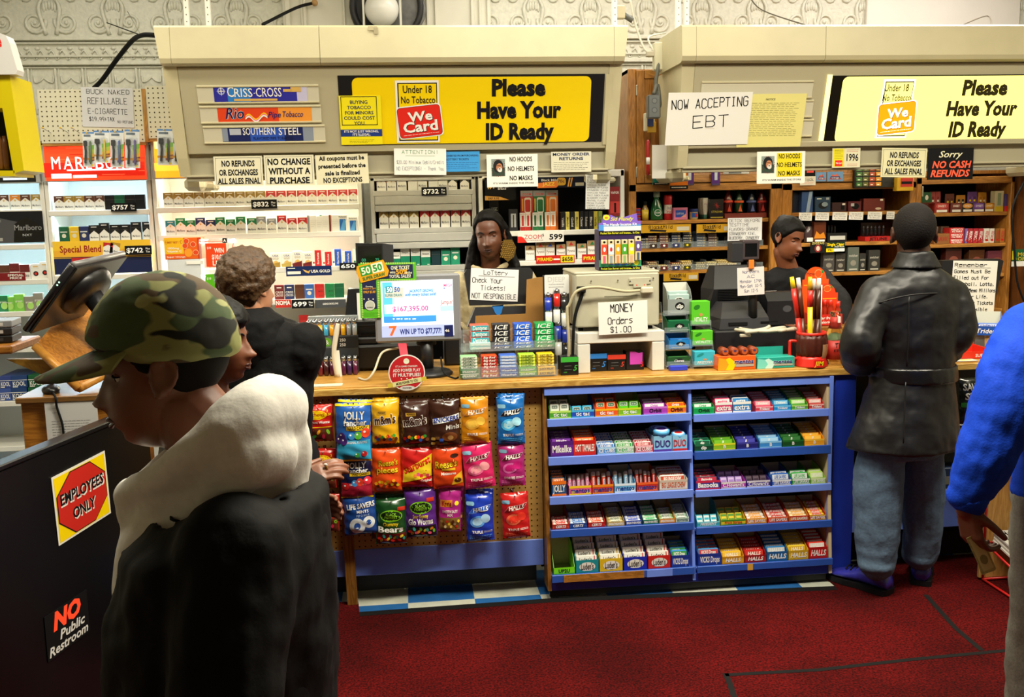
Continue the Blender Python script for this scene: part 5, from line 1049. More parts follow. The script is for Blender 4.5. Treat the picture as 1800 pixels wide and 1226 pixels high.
# narrow door extras: junction box, cable, letters
b=MB();p=U(1148.5,188,5.3);b.box((0,0,0),(.07,.05,.125),M('#6e7274',.4,.6),.006)
for dz in (.03,-.02):b.disc(0,dz,.016,.016,M('#55595b',.4,.6),-.0258,14);b.disc(0,dz,.012,.012,M('#7a7e80',.4,.6),-.0262,14)
b.obj('junction_box',loc=p,label='grey metal junction box beside the oak door',cat='electrical box')
b=MB();pts=[(1157,112,5.34),(1156,124,5.33),(1153,150,5.33),(1160,186,5.31),(1156,150,5.32),(1149,166,5.3)];b.tube([U(*q) for q in pts],.011,M('#5f6058',.5),sub=6);b.obj('conduit_cable',label='thick grey cable looping into the metal junction box',cat='cable')
b=MB();p=U(1158,100,5.36);b.box((0,0,0),(.06,.06,.15),Cm('#cfcbb0'),.006);b.box((-.045,0,.015),(.05,.03,.03),Cm('#b8b09a'),.004);b.obj('outlet_box',loc=p,label='cream outlet box with plug on the second sign end',cat='electrical box')
b=MB();b.tube([U(1108,0,5.4),U(1116,40,5.4),U(1133,86,5.38),U(1150,92,5.36)],.006,M('#d8d4c4',.5),sub=6);b.tube([U(1150,90,5.36),U(1140,66,5.4),U(1170,58,5.45)],.005,M('#d8d4c4',.5),sub=6);b.obj('white_cable',label='thin white cable hanging down to the cream outlet box',cat='cable')
b=MB();b.box((0,0,0),(.06,.03,.1),M('#e4dcc0',.7),.003);b.box((.01,-.02,-.03),(.05,.012,.06),M('#c89a20',.5),.003);b.box((0,-.03,.0),(.035,.006,.05),Cm('#27366e'));b.obj('card_pouch',loc=U(1141,215,5.5),label='small cream and yellow pouch hanging below the junction box',cat='pouch')
b=MB();b.lathe([(.008,0),(.011,.03),(.011,.18),(.006,.2)],M('#b8242a',.3),n=10);b.lathe([(.0112,.06),(.0112,.1)],WHT,n=10);b.obj('pencil_tube',loc=U(1139,308,5.55),label='slim red and white tube hanging on the oak door',cat='tube')
card('paper_notice',(1146,255,1172,314),5.35,'#e6e4de','blank white sheet hanging down under the second sign end','notice',lambda b,w,h,y:None,thick=.0015)
# --- things standing on the counter
ZT=.9857
CH=M('#1a1a1d',.42,noise=.1,nscale=60);CH2=M('#2b2b2f',.45);GREYP=Cm('#85878d');SILV=M('#b9bcc0',.25,1)
def cY(px,py):return max(4.1,min(4.72,UZ(px,py,ZT).y))
def ci(name,x0,y0,x1,y1,d,c,label,cat,draw=None,group=None,Y=None,z=None,rz=0,ch=.002):
 Y=Y or cY((x0+x1)/2,y1)
 return kitem(name,x0,y0,x1,y1,z or ZT,d,c,label,cat,draw,group,dy=Y-YK,rz=rz,ch=ch)
def pt(px,py,Y):return U(px,py,Y)
def wd(x0,x1,py,Y):return U(x1,py,Y).x-U(x0,py,Y).x
# ---- lighters behind the till
def lighter(c,h=.055,metal=True,s=1):
 b=MB();b.T=Matrix.Diagonal((s,s,1,1));b.lathe([(.0085,0),(.0105,.004),(.0105,h)],M(c,.2,coat=.4),n=12,sq=(1,.62));b.lathe([(.0095,h),(.0095,h+.012),(.0085,h+.02)],SILV,n=10,sq=(1,.62));b.box((0,-.003,h+.015),(.012,.004,.008),RED if not metal else SILV);b.ball((0,.002,h+.02),(.004,.006,.004),M('#55565a',.3,1),8,5)
 return b
x0=pt(583,600,4.42);W=.235
stand=thing('lighter_display',(x0.x,4.42,ZT),'two-tier grey lighter display beside the till','display')
b=MB();b.box((0,.09,.03),(W,.18,.06),Cm('#3a3c40'),.003);b.box((0,.10,.12),(W,.14,.1),Cm('#43474a'),.003);b.box((0,.16,.19),(W,.02,.12),Cm('#8d9294'),.002);b.obj('body',stand)
b=MB();b.rect(-W*.5,.115,W*.5,.165,Cm('#6d7876'),.0288);b.rect(W*.0,.115,W*.5,.165,Cm('#26292c'),.0284);b.text('ee',-W*.36,.147,.022,WHT,.028,bold=.04);b.text('ZINE',-W*.37,.124,.01,WHT,.028);b.disc(-W*.1,.142,.02,.02,Cm('#6ab02a'),.028,16);b.text('&',-W*.1,.142,.02,WHT,.0275);b.text('250',W*.2,.15,.013,WHT,.028);b.text('250',W*.2,.128,.013,WHT,.028);b.obj('printed_panel',stand)
lc=['#58b8dc','#e8b020','#e8b020','#3fa8d8','#e8a020','#c42a20','#e8b020','#9aa0a4','#b8bcc0']
n=0
for j in range(4):
 for i in range(9):
  c=lc[i] if j==0 else random.choice(lc);o=lighter(c,.05).obj('lighter',loc=(x0.x-W*.44+i*W*.11,4.455+j*.026,ZT+.1705+j*.0),label=f'{("blue", "amber", "amber", "azure", "orange", "red", "amber", "grey", "silver")[i] if j == 0 else "metal-topped"} lighter, {ORD[i]} in the {("front", "second", "third", "back")[j]} row of the upper tray',cat='lighter',group='lighters in the upper display tray')
for j in range(2):
 for i in range(9):lighter(('#5a1a3c','#3a1a4a')[i % 2] if i>3 else ('#6a1c20','#40181c')[i % 2],.062).obj('lighter',loc=(x0.x-W*.44+i*W*.11,4.40-j*.03+.0,ZT+.0008),label=f'dark {("red", "purple")[i > 3]} lighter, {ORD[i]} in the {("back", "front")[j]} row on the counter',cat='lighter',group='dark lighters in front of the display')
b=MB();a=pt(543,665,4.3)
b.add([(-.01,0,.0),(.02,0,.0),(.012,.0,.12),(-.016,0,.12)],[(0,1,2,3)],PAPER);b.tube([(0,.0,0),(-.012,-.006,.1),(.004,-.004,.2),(.012,0,.24)],[.012,.010,.012,.008],M('#d8d2c0',.7),n=8,sub=4)
b.obj('receipt_curl',loc=pt(593,648,4.33).xy.to_3d()+Vector((0,0,ZT)),label='curled strip of till receipt paper beside the lighters',cat='receipt')
def d_price(b,w,h,y):pass
b=MB();b.box((0,0,.0008),(.13,.06,.0012),M('#d8d0b4',.7));b.obj('loose_label',loc=(pt(575,668,4.14).x,4.125,ZT+.0002),label='loose shelf label lying at the counter edge beside the dark sleeve',cat='label')
# ---- lottery till: printer base, boxes, customer screen
b=MB();b.box((0,.13,.06),(.36,.25,.115),CH,.01);b.box((-.12,.12,.135),(.1,.2,.035),CH2,.008);b.obj('receipt_printer',loc=(pt(694,640,4.46).x,4.455,ZT+.002),label='long black till base behind the lottery screen',cat='printer')
ci('receipt_printer',622,565,672,606,.12,CH,'small black receipt printer left of the lottery screen','printer',lambda b,w,h,y:(b.box((0,y-.002,h*.2),(w*.5,.006,h*.12),INK),b.box((0,y-.001,h*.75),(w*1.02,.004,h*.06),CH2)),Y=4.49,z=ZT+.156)
b=MB();b.prism([(-.035,0),(.04,0),(.05,.10),(.045,.22),(-.02,.22),(-.04,.08)],CH,0,.09);b.box((.03,-.005,.12),(.02,.008,.16),PAPER);p=pt(622,565,4.6);b.obj('card_reader',loc=(p.x,4.58,ZT+.152),label='black upright device with white paper beside the green poster',cat='card reader')
b=MB();p=pt(660,455,4.62);b.prism([(-.09,-.07),(.035,-.065),(.035,.07),(-.09,.075)],CH,0,.03);b.prism([(.035,-.065),(.085,-.055),(.085,.062),(.035,.07)],Cm('#37373c'),.002,.06);b.rect(-.08,-.05,.028,.06,M('#0a0c0c',.15),-.001)
b.text('00',-.055,-.005,.014,M('#2a8a6a',.4,emit=.4),-.0016);b.text('75',.008,-.005,.014,M('#2a8a6a',.4,emit=.4),-.0016);b.tube([(0,.04,-.07),(0,.04,p.z*-1+ZT+.15)],.018,CH,n=10)
b.obj('customer_display',loc=(p.x,4.62,p.z),label='black pole display with faint green digits behind the green poster',cat='display')
# customer facing screen
YM=4.27
T=VT(YM);root=thing('lottery_screen',(pt(735,600,YM).x,YM,ZT),'grey framed lottery screen showing a jackpot on the counter','screen')
b=MB();x0,z0=PL(661,604,T);x1,z1=PL(808,481,T);b.box(((x0+x1)/2,.03,(z0+z1)/2),(x1-x0,.05,z1-z0),GREYP,.008);put(b,'bezel',root,T)
b=MB();rpx(b,T,670,493,797,592,M('#f4fbff',.3,emit=.86),.0042)
rpx(b,T,673,497,767,567,M('#b4e4f8',.3,emit=.85),.0038);rpx(b,T,673,497,690,567,M('#56b4e8',.3,emit=.75),.0034);rpx(b,T,675,556,767,567,M('#3a88d8',.3,emit=.7),.0032);rpx(b,T,676,535,757,551,M('#ffffff',.3,emit=.85),.003)
PK=M('#d83a98',.4,emit=.4);BL2=M('#2a60c0',.4,emit=.3);TQ=M('#1c8a94',.4,emit=.3)
tpx(b,T,'$167,395.00',690,753,538.5,547,PK,.0024,.04);tpx(b,T,'JACKPOT GROWS',719,761,509,513.5,BL2,.0024);tpx(b,T,'with every ticket sold!',712,767,515,520,BL2,.0024);rpx(b,T,676,506,709,524,WHT,.0028,.003);rpx(b,T,678,504,690,515,TQ,.0024);tpx(b,T,'50',680,689,505.5,513.5,M('#ffffff',.4,emit=1),.002,.03);tpx(b,T,'50',693,703,505,513,BL2,.002,.03);tpx(b,T,'SUPER DRAW',677,707,517,521.5,TQ,.002,.01)
tpx(b,T,'MEGA',780,795,499,504,M('#e0307a',.4,emit=.6),.0024,.03);tpx(b,T,'MILLIONS',780,795,505,508,BL2,.0024,.01);tpx(b,T,'Jumpin!',774,796,527,535,M('#e8504a',.4,emit=.6),.0024,.03);rpx(b,T,774,538,797,547,M('#9adcf0',.3,emit=.9),.003)
for k in range(3):b.disc(*PL(692+14*k,561,T),.0035,.0035,M('#ffffff',.4,emit=1),.0024,8);rpx(b,T,697+14*k,560,703+14*k,562,M('#ffffff',.4,emit=1),.0024)
rpx(b,T,671,572,797,592,M('#a8b6e4',.3,emit=.5),.0036);rpx(b,T,781,572,797,592,M('#1a2050',.3,emit=.3),.0032);tpx(b,T,'7',684,698,574,590,M('#e85a20',.4,emit=.7),.0028,.06);tpx(b,T,'WIN UP TO $77,777!',703,776,578,587,M('#1d2d7a',.4,emit=.2),.0028,.05);b.disc(*PL(786,582,T),.009,.012,M('#0c1030',.3),.0026,12);tpx(b,T,'46',782,790,579,584,WHT,.0022)
put(b,'screen',root,T)
b=MB();p=pt(750,604,YM);b.tube([(p.x,YM+.05,p.z+.01),(p.x,YM+.05,ZT+.02)],.028,CH,n=12);b.box((p.x,YM+.07,p.z+.03),(.09,.05,.09),CH,.006);put(b,'stand_pole',root,Matrix())
b=MB();b.lathe([(.11,0),(.115,.006),(.1,.018),(.05,.026)],CH,c=(p.x,YM+.03,ZT+.001),n=32);put(b,'stand_base',root,Matrix())
b=MB();b.box((pt(797,635,4.6).x,4.6,ZT+.091),(.09,.16,.18),CH,.008);b.obj('speaker_box',label='plain black box on the counter behind the lottery screen stand',cat='box')
# L shaped lottery poster
T=VT(YM-.004);b=MB();G1=Cm('#5fbe2a');G2=Cm('#b8e070');DKN=Cm('#23284e')
for rc in ((631,461,731,495),(634,480,668,560)):
 x0,z0=PL(rc[0],rc[3],T);x1,z1=PL(rc[2],rc[1],T);b.box(((x0+x1)/2,.002,(z0+z1)/2),(x1-x0,.003,z1-z0),G1)
for i in range(24):b.disc(*PL(635+4*i,463,T),.004,.004,G2,-.0006,8);b.disc(*PL(660+3*i if 660+3*i<730 else 728,492.5,T),.003,.003,G2,-.0006,8)
for i in range(16):b.disc(*PL(636+.1*i,497+4*i,T),.004,.004,G2,-.0006,8);b.disc(*PL(665+.06*i,497+4*i,T),.004,.004,G2,-.0006,8)
rpx(b,T,635,466,726,490,DKN,-.0012);rpx(b,T,637,490,662,543,DKN,-.0012);W2=Cm('#f0f4d8')
tpx(b,T,'ONE TICKET',687,720,467.5,474,W2,-.002,.04);tpx(b,T,'wins',685,695,476,481,W2,-.002,.02);tpx(b,T,'50%',696,717,474,482,Cm('#f5b020'),-.0024,.06);tpx(b,T,'of the',711,724,477,481.5,W2,-.0028,.02);tpx(b,T,'TOTAL SALES!',684,722,483,488.5,W2,-.002,.04)
tpx(b,T,'MARCH 17, 2014',638.5,660,506,509,Cm('#f5b020'),-.002,.02);tpx(b,T,'ONLY $5.00!',638.5,660,511.5,515.5,Cm('#f5b020'),-.002,.03);tpx(b,T,'Drawing',643,655,502.5,505,W2,-.002);b.disc(*PL(650.5,537,T),.022,.022,Cm('#d8dcd0'),-.002,20);b.disc(*PL(650.5,537,T),.018,.018,Cm('#c0c6b8'),-.0024,20);tpx(b,T,'Lottery',645,656,539,541.5,INK,-.003)
for k in range(3):b.disc(*PL(640+8*k,526,T),.003,.003,W2,-.002,8)
b.lines(*PL(651,550,T),.07,4,.005,Cm('#2a7a18'),-.0012,.001)
M0=b.T;cx,cz=PL(655,478,T);b.T=Matrix.Translation((cx,0,cz)) @ Matrix.Rotation(R(-13),4,'Y')
b.poly([(-.062,-.034),(.058,-.034),(.07,-.012),(.058,.04),(-.06,.04),(-.068,.018)],Cm('#f0a818'),-.0034);b.rect(-.052,-.008,-.002,.034,Cm('#2a9a3c'),-.004);b.rect(.0,-.008,.05,.034,W2,-.004);b.text('50',-.027,.013,.028,W2,-.0046,bold=.05,wid=.04);b.text('50',.025,.013,.028,Cm('#2a9a3c'),-.0046,bold=.05,wid=.04);b.text('SUPER DRAW',0,-.021,.014,Cm('#1d7a34'),-.0046,bold=.05,wid=.1)
b.T=M0;o=b.obj('lottery_poster',label='green dotted L-shaped fifty fifty draw poster framing the lottery screen',cat='poster');o.matrix_world=T
# round hanging sign on a red strap
YQ=4.05;T=VT(YQ);b=MB()
cx,cz=PL(715,655.5,T);r=wd(683.5,748,655,YQ)/2

b=MB();ring=[(cx+r*math.cos(a*math.pi/18),cz+r*math.sin(a*math.pi/18)) for a in range(36)];b.prism(ring,WHT,0,.002)
rd=Cm('#c4232a');b.disc(cx,cz,r*.94,r*.94,rd,-.0005,36);b.disc(cx,cz+r*.64,r*.16,r*.16,W2,-.001,16);b.disc(cx,cz-r*.86,r*.42,r*.14,Cm('#d8d4cc'),-.001,18)
b.text("IT'S A GAME CHANGER",cx,cz+r*.36,r*.09,WHT,-.001,wid=r*1.2);b.text('ADD POWER PLAY',cx,cz+r*.14,r*.17,WHT,-.001,wid=r*1.5,bold=.03);b.text('IT MULTIPLIES!',cx,cz-r*.12,r*.18,WHT,-.001,wid=r*1.5,bold=.04);
for k in range(3):b.disc(cx+(-.3+.3*k)*r,cz-r*.33,r*.04,r*.04,WHT,-.001,8)
b.T=Matrix.Translation((cx,0,cz-r*.52)) @ Matrix.Rotation(R(-9),4,'Y');b.rect(-r*1.08,-r*.11,r*1.08,r*.11,Cm('#d8c040'),-.0016);b.rect(-r*.8,-r*.13,r*.8,r*.13,Cm('#e8e0a0'),-.002);b.text('MORE POWER TO YOU',0,0,r*.14,INK,-.0026,wid=r*1.2,bold=.03);b.T=Matrix()
b.text('POWER',cx,cz-r*.85,r*.08,INK,-.0016,wid=r*.5)
a=pt(707,604,YM-.03);c=pt(712,630,YQ)
b.add([(a.x-.018,a.y-YQ,a.z),(a.x+.018,a.y-YQ,a.z),(c.x+.016,-.0014,c.z-.01),(c.x-.016,-.0014,c.z-.01)],[(3,2,1,0)],M('#c8202a',.5))
o=b.obj('hanging_sign',label='round red and white sign on a red strap below the lottery screen',cat='sign');o.matrix_world=T
b=MB();b.tube([pt(700,612,4.33),pt(672,620,4.28),pt(658,652,4.2),(pt(645,666,4.2).x,4.19,ZT+.006),(pt(630,667,4.22).x,4.24,ZT+.006)],.005,M('#c9c2aa',.5),sub=6);b.obj('loose_cable',label='cream cable curling down left of the round red sign',cat='cable')
b=MB();b.tube([pt(775,628,4.2),pt(780,655,4.16),(pt(798,672,4.15).x,4.14,ZT+.006),(pt(806,672,4.15).x,4.16,ZT+.006)],.004,INK,sub=6);b.obj('loose_cable',label='black cable curling on the counter right of the round sign',cat='cable')
# ---- clerk side lottery terminal with taped paper
YL=4.52;T=VT(YL,R(-6));T=Matrix.Translation((0,YL,pt(875,540,YL).z)) @ Matrix.Rotation(R(-5),4,'X')
root=thing('lottery_terminal',(pt(875,560,YL).x,YL,ZT),'black lottery terminal seen from behind with taped white paper','terminal')
b=MB();x0,z0=PL(818,536,T);x1,z1=PL(937,470,T);
b.prism([(x0+.02,z0-.005),(x1-.02,z0-.005),(x1,z1-.02),(x1-.015,z1),(x0+.012,z1),(x0,z1-.02)],CH,0,.05);put(b,'housing',root,T)
b=MB();x0,z0=PL(826,575,T);x1,z1=PL(925,538,T);b.prism([(x0-.01,z0),(x1+.03,z0),(x1,z1),(x0+.03,z1)],CH2,.01,.12)
cx,cz=PL(876,542,T);b.poly([(cx-.03,cz+.012),(cx+.026,cz+.016),(cx+.014,cz-.025),(cx,cz-.036),(cx-.014,cz-.025)],Cm('#2a78c8'),.008);put(b,'base',root,T)
b=MB();b.box((pt(875,580,YL).x,YL+.07,ZT+.05),(.16,.12,.1),CH);put(b,'foot',root,Matrix())
sheet('paper_notice','handwritten check your tickets paper taped on the lottery terminal','notice',(827,473,911,529),T,'#e6e5e6',lambda b,w,h,y:[b.hand('LoTtery',.02*w,.38*h,.13*h,INK,y,wid=.5*w),b.rect(-.34*w,.26*h,.42*w,.272*h,INK,y),b.hand('Check Your',-.46*w,.13*h,.15*h,INK,y,wid=.62*w,al='l'),b.hand('Tickets!',-.02*w,-.1*h,.14*h,INK,y,wid=.52*w),b.hand('NOT RESPONSIBLE',0,-.36*h,.15*h,INK,y,wid=.92*w)],rot=R(4))
# cardboard sheets
KR=M('#a67a42',.8,noise=.08,nscale=10)
b=MB();p=lambda px,py:(pt(px,py,4.44).x,pt(px,py,4.44).z)
b.prism([p(834,600),p(1002,600),p(1002,496),p(990,484),p(945,488),p(926,492),p(924,552),p(836,556)][::1],KR,4.44,4.447)
b.obj('cardboard_sheet',label='brown cardboard sheet standing behind the gum rack',cat='cardboard')
# lighter card on a clip strip
T=VT(4.30);b=MB();x0,z0=PL(957,655,T);x1,z1=PL(1000,483,T);b.box(((x0+x1)/2,.006,(z0+z1)/2),(x1-x0,.01,z1-z0),M('#2c2d31',.3),.002);rpx(b,T,957,483,1000,517,M('#dfe0de',.25),-.0008,.006);b.text('DJEEP',*PL(978,491,T),.022,Cm('#c8c8c4'),-.0014);b.lines(*PL(978,500,T),.07,2,.012,Cm('#b0b0ae'),-.0014,.004);o=b.obj('lighter_card',label='tall clear-topped card of lighters standing beside the grey machine',cat='card');o.matrix_world=T
LT=[(964,547,'#2a3fae','blue','upper'),(979,540,'#c8271e','red','only'),(992,546,'#26272a','black','upper'),(979,568,'#dcdcd8','white','upper middle'),(993,574,'#dcdcd8','white','upper outer'),(981,597,'#2a3fae','blue','middle'),(994,603,'#2a3fae','blue','lower outer'),(982,625,'#dcdcd8','white','lower'),(995,630,'#26272a','black','lower'),(965,572,'#dcdcd8','white','inner')]
for x,y,c,nm,w_ in LT:
 o=lighter(c,.06,s=1.5).obj('lighter',loc=(pt(x,y,4.285).x,4.286,pt(x,y,4.285).z),label=f'{w_} {nm} lighter clipped on the tall lighter card',cat='lighter',group='lighters on the tall card')
# ---- clear two-level gum rack
gr=thing('gum_rack',(pt(893,668,4.12).x,4.12,ZT),'clear plastic two-level gum rack at the counter front','rack')
xa,xb=pt(813,650,4.12).x-gr.location.x,pt(980,650,4.12).x-gr.location.x
b=MB();b.box(((xa+xb)/2,.0,.03),(xb-xa,.003,.05),AC);b.box(((xa+xb)/2,.19,.1),(xb-xa,.003,.19),AC);b.box(((xa+xb)/2,.1,.004),(xb-xa,.2,.004),AC);b.box(((xa+xb)/2,.13,.115),(xb-xa,.12,.004),AC);b.box(((xa+xb)/2,.07,.13),(xb-xa,.003,.04),AC)
for x in (xa,xb):b.box((x,.1,.11),(.003,.2,.2),AC)
b.obj('clear_tray',gr)
def gumbox(x0,x1,yb,Y,z,h,d,c,c2,txt,label,strips=4,tcol=None,shear=.2,tall=.0,group='gum boxes in the clear rack',nm='gum_box'):
 a,e=pt(x0,yb,Y),pt(x1,yb,Y);w=(e.x-a.x)*.97;b=MB();cm=M(c,.35);b.box((0,0,h/2),(w,d,h),cm,.0015);b.rect(-w/2,h*.42,w/2,h*.5,M(c2,.4),-d/2-.0007);b.text(txt,0,h*.22,h*.24,tcol or WHT,-d/2-.0014,wid=w*.82,bold=.03,shear=shear);b.text(txt,0,h*.76,h*.22,tcol or WHT,-d/2-.0014,wid=w*.8,bold=.03,shear=shear)
 o=b.obj(nm,loc=((a.x+e.x)/2,Y+d/2,z),label=label,cat='gum',group=group)
 return (a.x+e.x)/2,w
def gumpacks(cx,w,Y,z,n,c,c2,txt,desc,ph=.014,step=.016,tcol=None,tilt=.55,back=.03):
 m=MB();m.box((0,0,0),(w*.92,.07,ph),M(c,.3),.003);m.rect(-w*.44,-ph*.42,w*.44,ph*.42,M(c2,.35),-.0357);m.text(txt,0,0,ph*.72,tcol or WHT,-.0363,wid=w*.7,bold=.03,shear=.2)
 me=m.mesh('gum_pack')
 for i in range(n):
  o=bpy.data.objects.new('gum_pack',me);COL.objects.link(o);o.location=(cx,Y+back,z+i*step);tag(o,f'gum pack {desc}, {("lowest", "second up", "third up", "fourth up", "topmost")[min(i, 4)] if i < n-1 else "topmost"} of its stack','gum',None,None);o['group']=f'gum packs {desc}'
bot=[(809,842,'#2c6b3a','#e8e8dc','SPEARMINT','green','#9adf9a'),(846,877,'#b01f18','#d8a828','Big Red','red','#e84a1e'),(878,911,'#1f3fa0','#8fb0e8','Winterfresh','blue','#3a6ad0'),(912,944,'#4e9a22','#d8e84a','DOUBLEMINT','lime','#a8e03a'),(945,977,'#d8a818','#f2d84a','JUICY FRUIT','yellow','#f0c81e')]
for i,(a,e,c,c2,t,nm,pc) in enumerate(bot):
 cx,w=gumbox(a,e,660,4.125,ZT+.0065,.036,.10,c,c2,t,f'{nm} gum carton low in the clear rack',tcol=INK if nm=='yellow' else None)
 gumpacks(cx,w,4.13,ZT+.0505,4 if i else 4,pc,c2 if nm != 'red' else '#b01f18',t,f'in the low {nm} carton',.0128,.0135,INK if nm=='yellow' else (Cm('#1c4a28') if nm in ('lime','green') else None),back=.045)
top=[(826,863,'#b8dcd8','#3aa8b0','Dentyne','teal','#e05a48',1),(865,900,'#17181b','#3a6fd0','ICE','black','#1b1c20',2),(903,938,'#1f4fc0','#5a90e8','ICE','blue','#1f55c8',2),(940,976,'#148040','#2aa85a','ICE','green','#14904a',3)]
for i,(a,e,c,c2,t,nm,pc,n) in enumerate(top):
 cx,w=gumbox(a,e,612,4.2,ZT+.1185,.03,.07,c,c2,t,f'{nm} gum carton high in the clear rack')
 gumpacks(cx,w,4.21,ZT+.1585,3,pc,{'teal':'#3fb0c0','black':'#24262c','blue':'#2a6ae0','green':'#1fae5a'}[nm],t,f'in the high {nm} carton',.026,.027,back=.04)
def five(x0,x1,y0,y1,c,label,Y=None,torn=False):
 def d(b,w,h,y):b.rect(-.5*w,.72*h,.5*w,h,M(c,.4),y);b.text('5',.32*w,.4*h,.3*h,M(c,.4),y,bold=.02,shear=.3);b.rect(-.3*w,.5*h,.1*w,.52*h,Cm('#6a6c70'),y);b.rect(-.3*w,.3*h,.1*w,.32*h,Cm('#6a6c70'),y);b.text('mint',-.25*w,.18*h,.07*h,M(c,.4),y)
 ci('gum_carton',x0,y0,x1,y1,.07,'#101113',label,'gum',d,'black gum cartons on the counter',Y=Y)
five(986,1017,628,660,'#3aa83a','black gum carton with green lid inside, left of the white stand')
# ---- white stand, money order machine
b=MB();a,e=pt(1016,655,4.16),pt(1168,655,4.16);w=e.x-a.x;WP=M('#d8d6cc',.45,noise=.05,nscale=9);zt_=pt(1090,584,4.16).z-ZT
for s in (-1,1):b.box((s*(w/2-.028),.15,zt_/2-.025),(.056,.298,zt_-.05),WP,.003)
b.box((0,.15,zt_-.024),(w,.3,.048),WP,.003);b.box((0,.285,zt_/2-.03),(w-.1,.01,zt_-.06),WP)
b.obj('wooden_stand',loc=((a.x+e.x)/2,4.16,ZT+.0005),label='white painted wooden stand under the grey machine',cat='stand')
five(1036,1067,622,656,'#2a7ad0','black gum carton with blue lid under the white stand',4.2);five(1068,1100,624,657,'#c83a28','black gum carton with red five under the white stand',4.2)
ci('gum_carton',1101,618,1132,657,.07,'#141416','black gum carton with torn purple front under the white stand','gum',lambda b,w,h,y:(b.poly([(-.3*w,.3*h),(.4*w,.3*h),(.42*w,.95*h),(.2*w,.9*h),(.0,.98*h),(-.3*w,h)],M('#c040b0',.5),y),b.text('5',.38*w,.3*h,.25*h,RED,y-.0006)),'black gum cartons on the counter',Y=4.2)
zs=ZT+zt_+.001;YO=4.2
mo=thing('money_order_machine',(pt(1086,585,YO).x,YO,zs),'beige grey steel money order machine on the white stand','machine')
MG=M('#b4b09a',.4,noise=.04,nscale=25);w=wd(1013,1160,530,YO);h=pt(1090,481,YO).z-zs
b=MB();b.box((0,.17,h/2+.01),(w,.34,h-.02),MG,.006);b.box((0,.17,h+.004),(w+.004,.33,.012),MG,.004)
for x in (-.42,.42):
 for y in (.05,.3):b.lathe([(.012,0),(.012,.012)],INK,c=(x*w,y,0),n=10)
b.obj('case',mo)
b=MB();b.rect(-.06,h*.6,.1,h*.612,M('#7d7a68',.5),-.0012);b.box((.1,-.003,h*.86),(.1,.006,.03),MG,.002)
for x,z in ((-.12,.88),(.0,.88),(.055,.86),(.145,.86),(.16,.9)):b.disc(x,h*z,.004,.004,M('#d8d6c8',.3,1),-.0068,10)
b.box((.1,-.0062,h*.79),(.06,.001,.02),MG);b.disc(.085,h*.79,.003,.003,RED,-.0068,8);b.disc(.12,h*.79,.003,.003,RED,-.0068,8);b.obj('cover_plate',mo);b=MB();b.box((.13,-.012,h*.7),(.055,.024,.028),M('#c9c2aa',.5),.005);b.obj('serial_plug',mo);b=MB();b.box((-.165,-.008,h*.74),(.04,.018,.03),INK,.004);b.obj('power_plug',mo)
x_=mo.location
b=MB();b.tube([x_+Vector((.096,-.02,h*.7)),x_+Vector((.02,-.03,h*.7)),x_+Vector((-.1,-.05,h*.79)),x_+Vector((-.19,-.055,h*.74)),x_+Vector((-.225,-.045,h*.5)),x_+Vector((-.235,-.045,.1)),x_+Vector((-.23,-.05,-.05)),x_+Vector((-.235,-.03,-.16))],.0065,M('#b0a888',.5),sub=8);b.obj('machine_cable',label='beige cable looping across the grey machine front',cat='cable')
b=MB();b.tube([x_+Vector((-.165,-.03,h*.72)),x_+Vector((-.17,-.03,h*.62)),x_+Vector((-.2,-.03,.06)),x_+Vector((-.21,-.02,-.12)),x_+Vector((-.21,.0,-.17))],[.011,.007,.0055],INK,sub=8);b.obj('power_cable',label='black power cord hanging down the grey machine front',cat='cord')
sheet('paper_notice','handwritten money orders price paper in a clear sleeve on the machine','notice',(1052,530,1138,587),VT(4.148),'#e8e6e0',lambda b,w,h,y:[b.hand('MONEY',-.02*w,.3*h,.24*h,INK,y,wid=.46*w),b.hand('Orders',-.06*w,-.08*h,.2*h,INK,y,wid=.5*w),b.hand('$1.00',-.05*w,-.36*h,.18*h,INK,y,wid=.42*w)],rot=R(-1))
# ---- incense display on the machine
zi=zs+h+.012;YI=4.26;Ti=VT(YI)
ic=thing('incense_display',(pt(1090,470,YI).x,YI,zi),'purple and yellow incense display carton on top of the grey machine','display')
w=wd(1052,1126,430,YI);H=pt(1088,375,YI).z-zi;PUR=Cm('#6a4aa8');
b=MB();b.box((0,.05,H*.36),(w,.1,H*.72),Cm('#2a1a4a'),.002);b.prism([(-w/2,H*.70),(w/2,H*.70),(w/2,H*.86),(w*.42,H*.86),(w*.4,H*.99),(w*.2,H*.95),(0,H*.9),(-w*.2,H*.97),(-w*.38,H*.98),(-w*.42,H*.84),(-w/2,H*.83)],Cm('#7a5ac0'),.0,.006);b.obj('carton',ic)
b=MB();YG=Cm('#d8d82a');b.rect(-w*.5,H*.70,w*.5,H*.8,Cm('#4a90d8'),-.0006);b.rect(-w*.38,H*.69,w*.5,H*.77,Cm('#f0ece0'),-.0012);b.rect(-w*.5,H*.62,w*.5,H*.69,INK,-.0016);b.text('Pocket Size Burner and Incense... In One',0,H*.655,H*.035,YG,-.0022,wid=w*.92,bold=.03);b.text('The Handy Incense Kit',0,H*.805,H*.045,WHT,-.002,wid=w*.8,bold=.03);b.text('Sid Handy',.05*w,H*.9,H*.06,YG,-.001,wid=w*.55,bold=.03,shear=.3);b.disc(-w*.32,H*.93,w*.08,H*.05,YG,-.001,14);b.disc(-w*.32,H*.925,w*.04,H*.02,Cm('#c8783a'),-.0015,10)
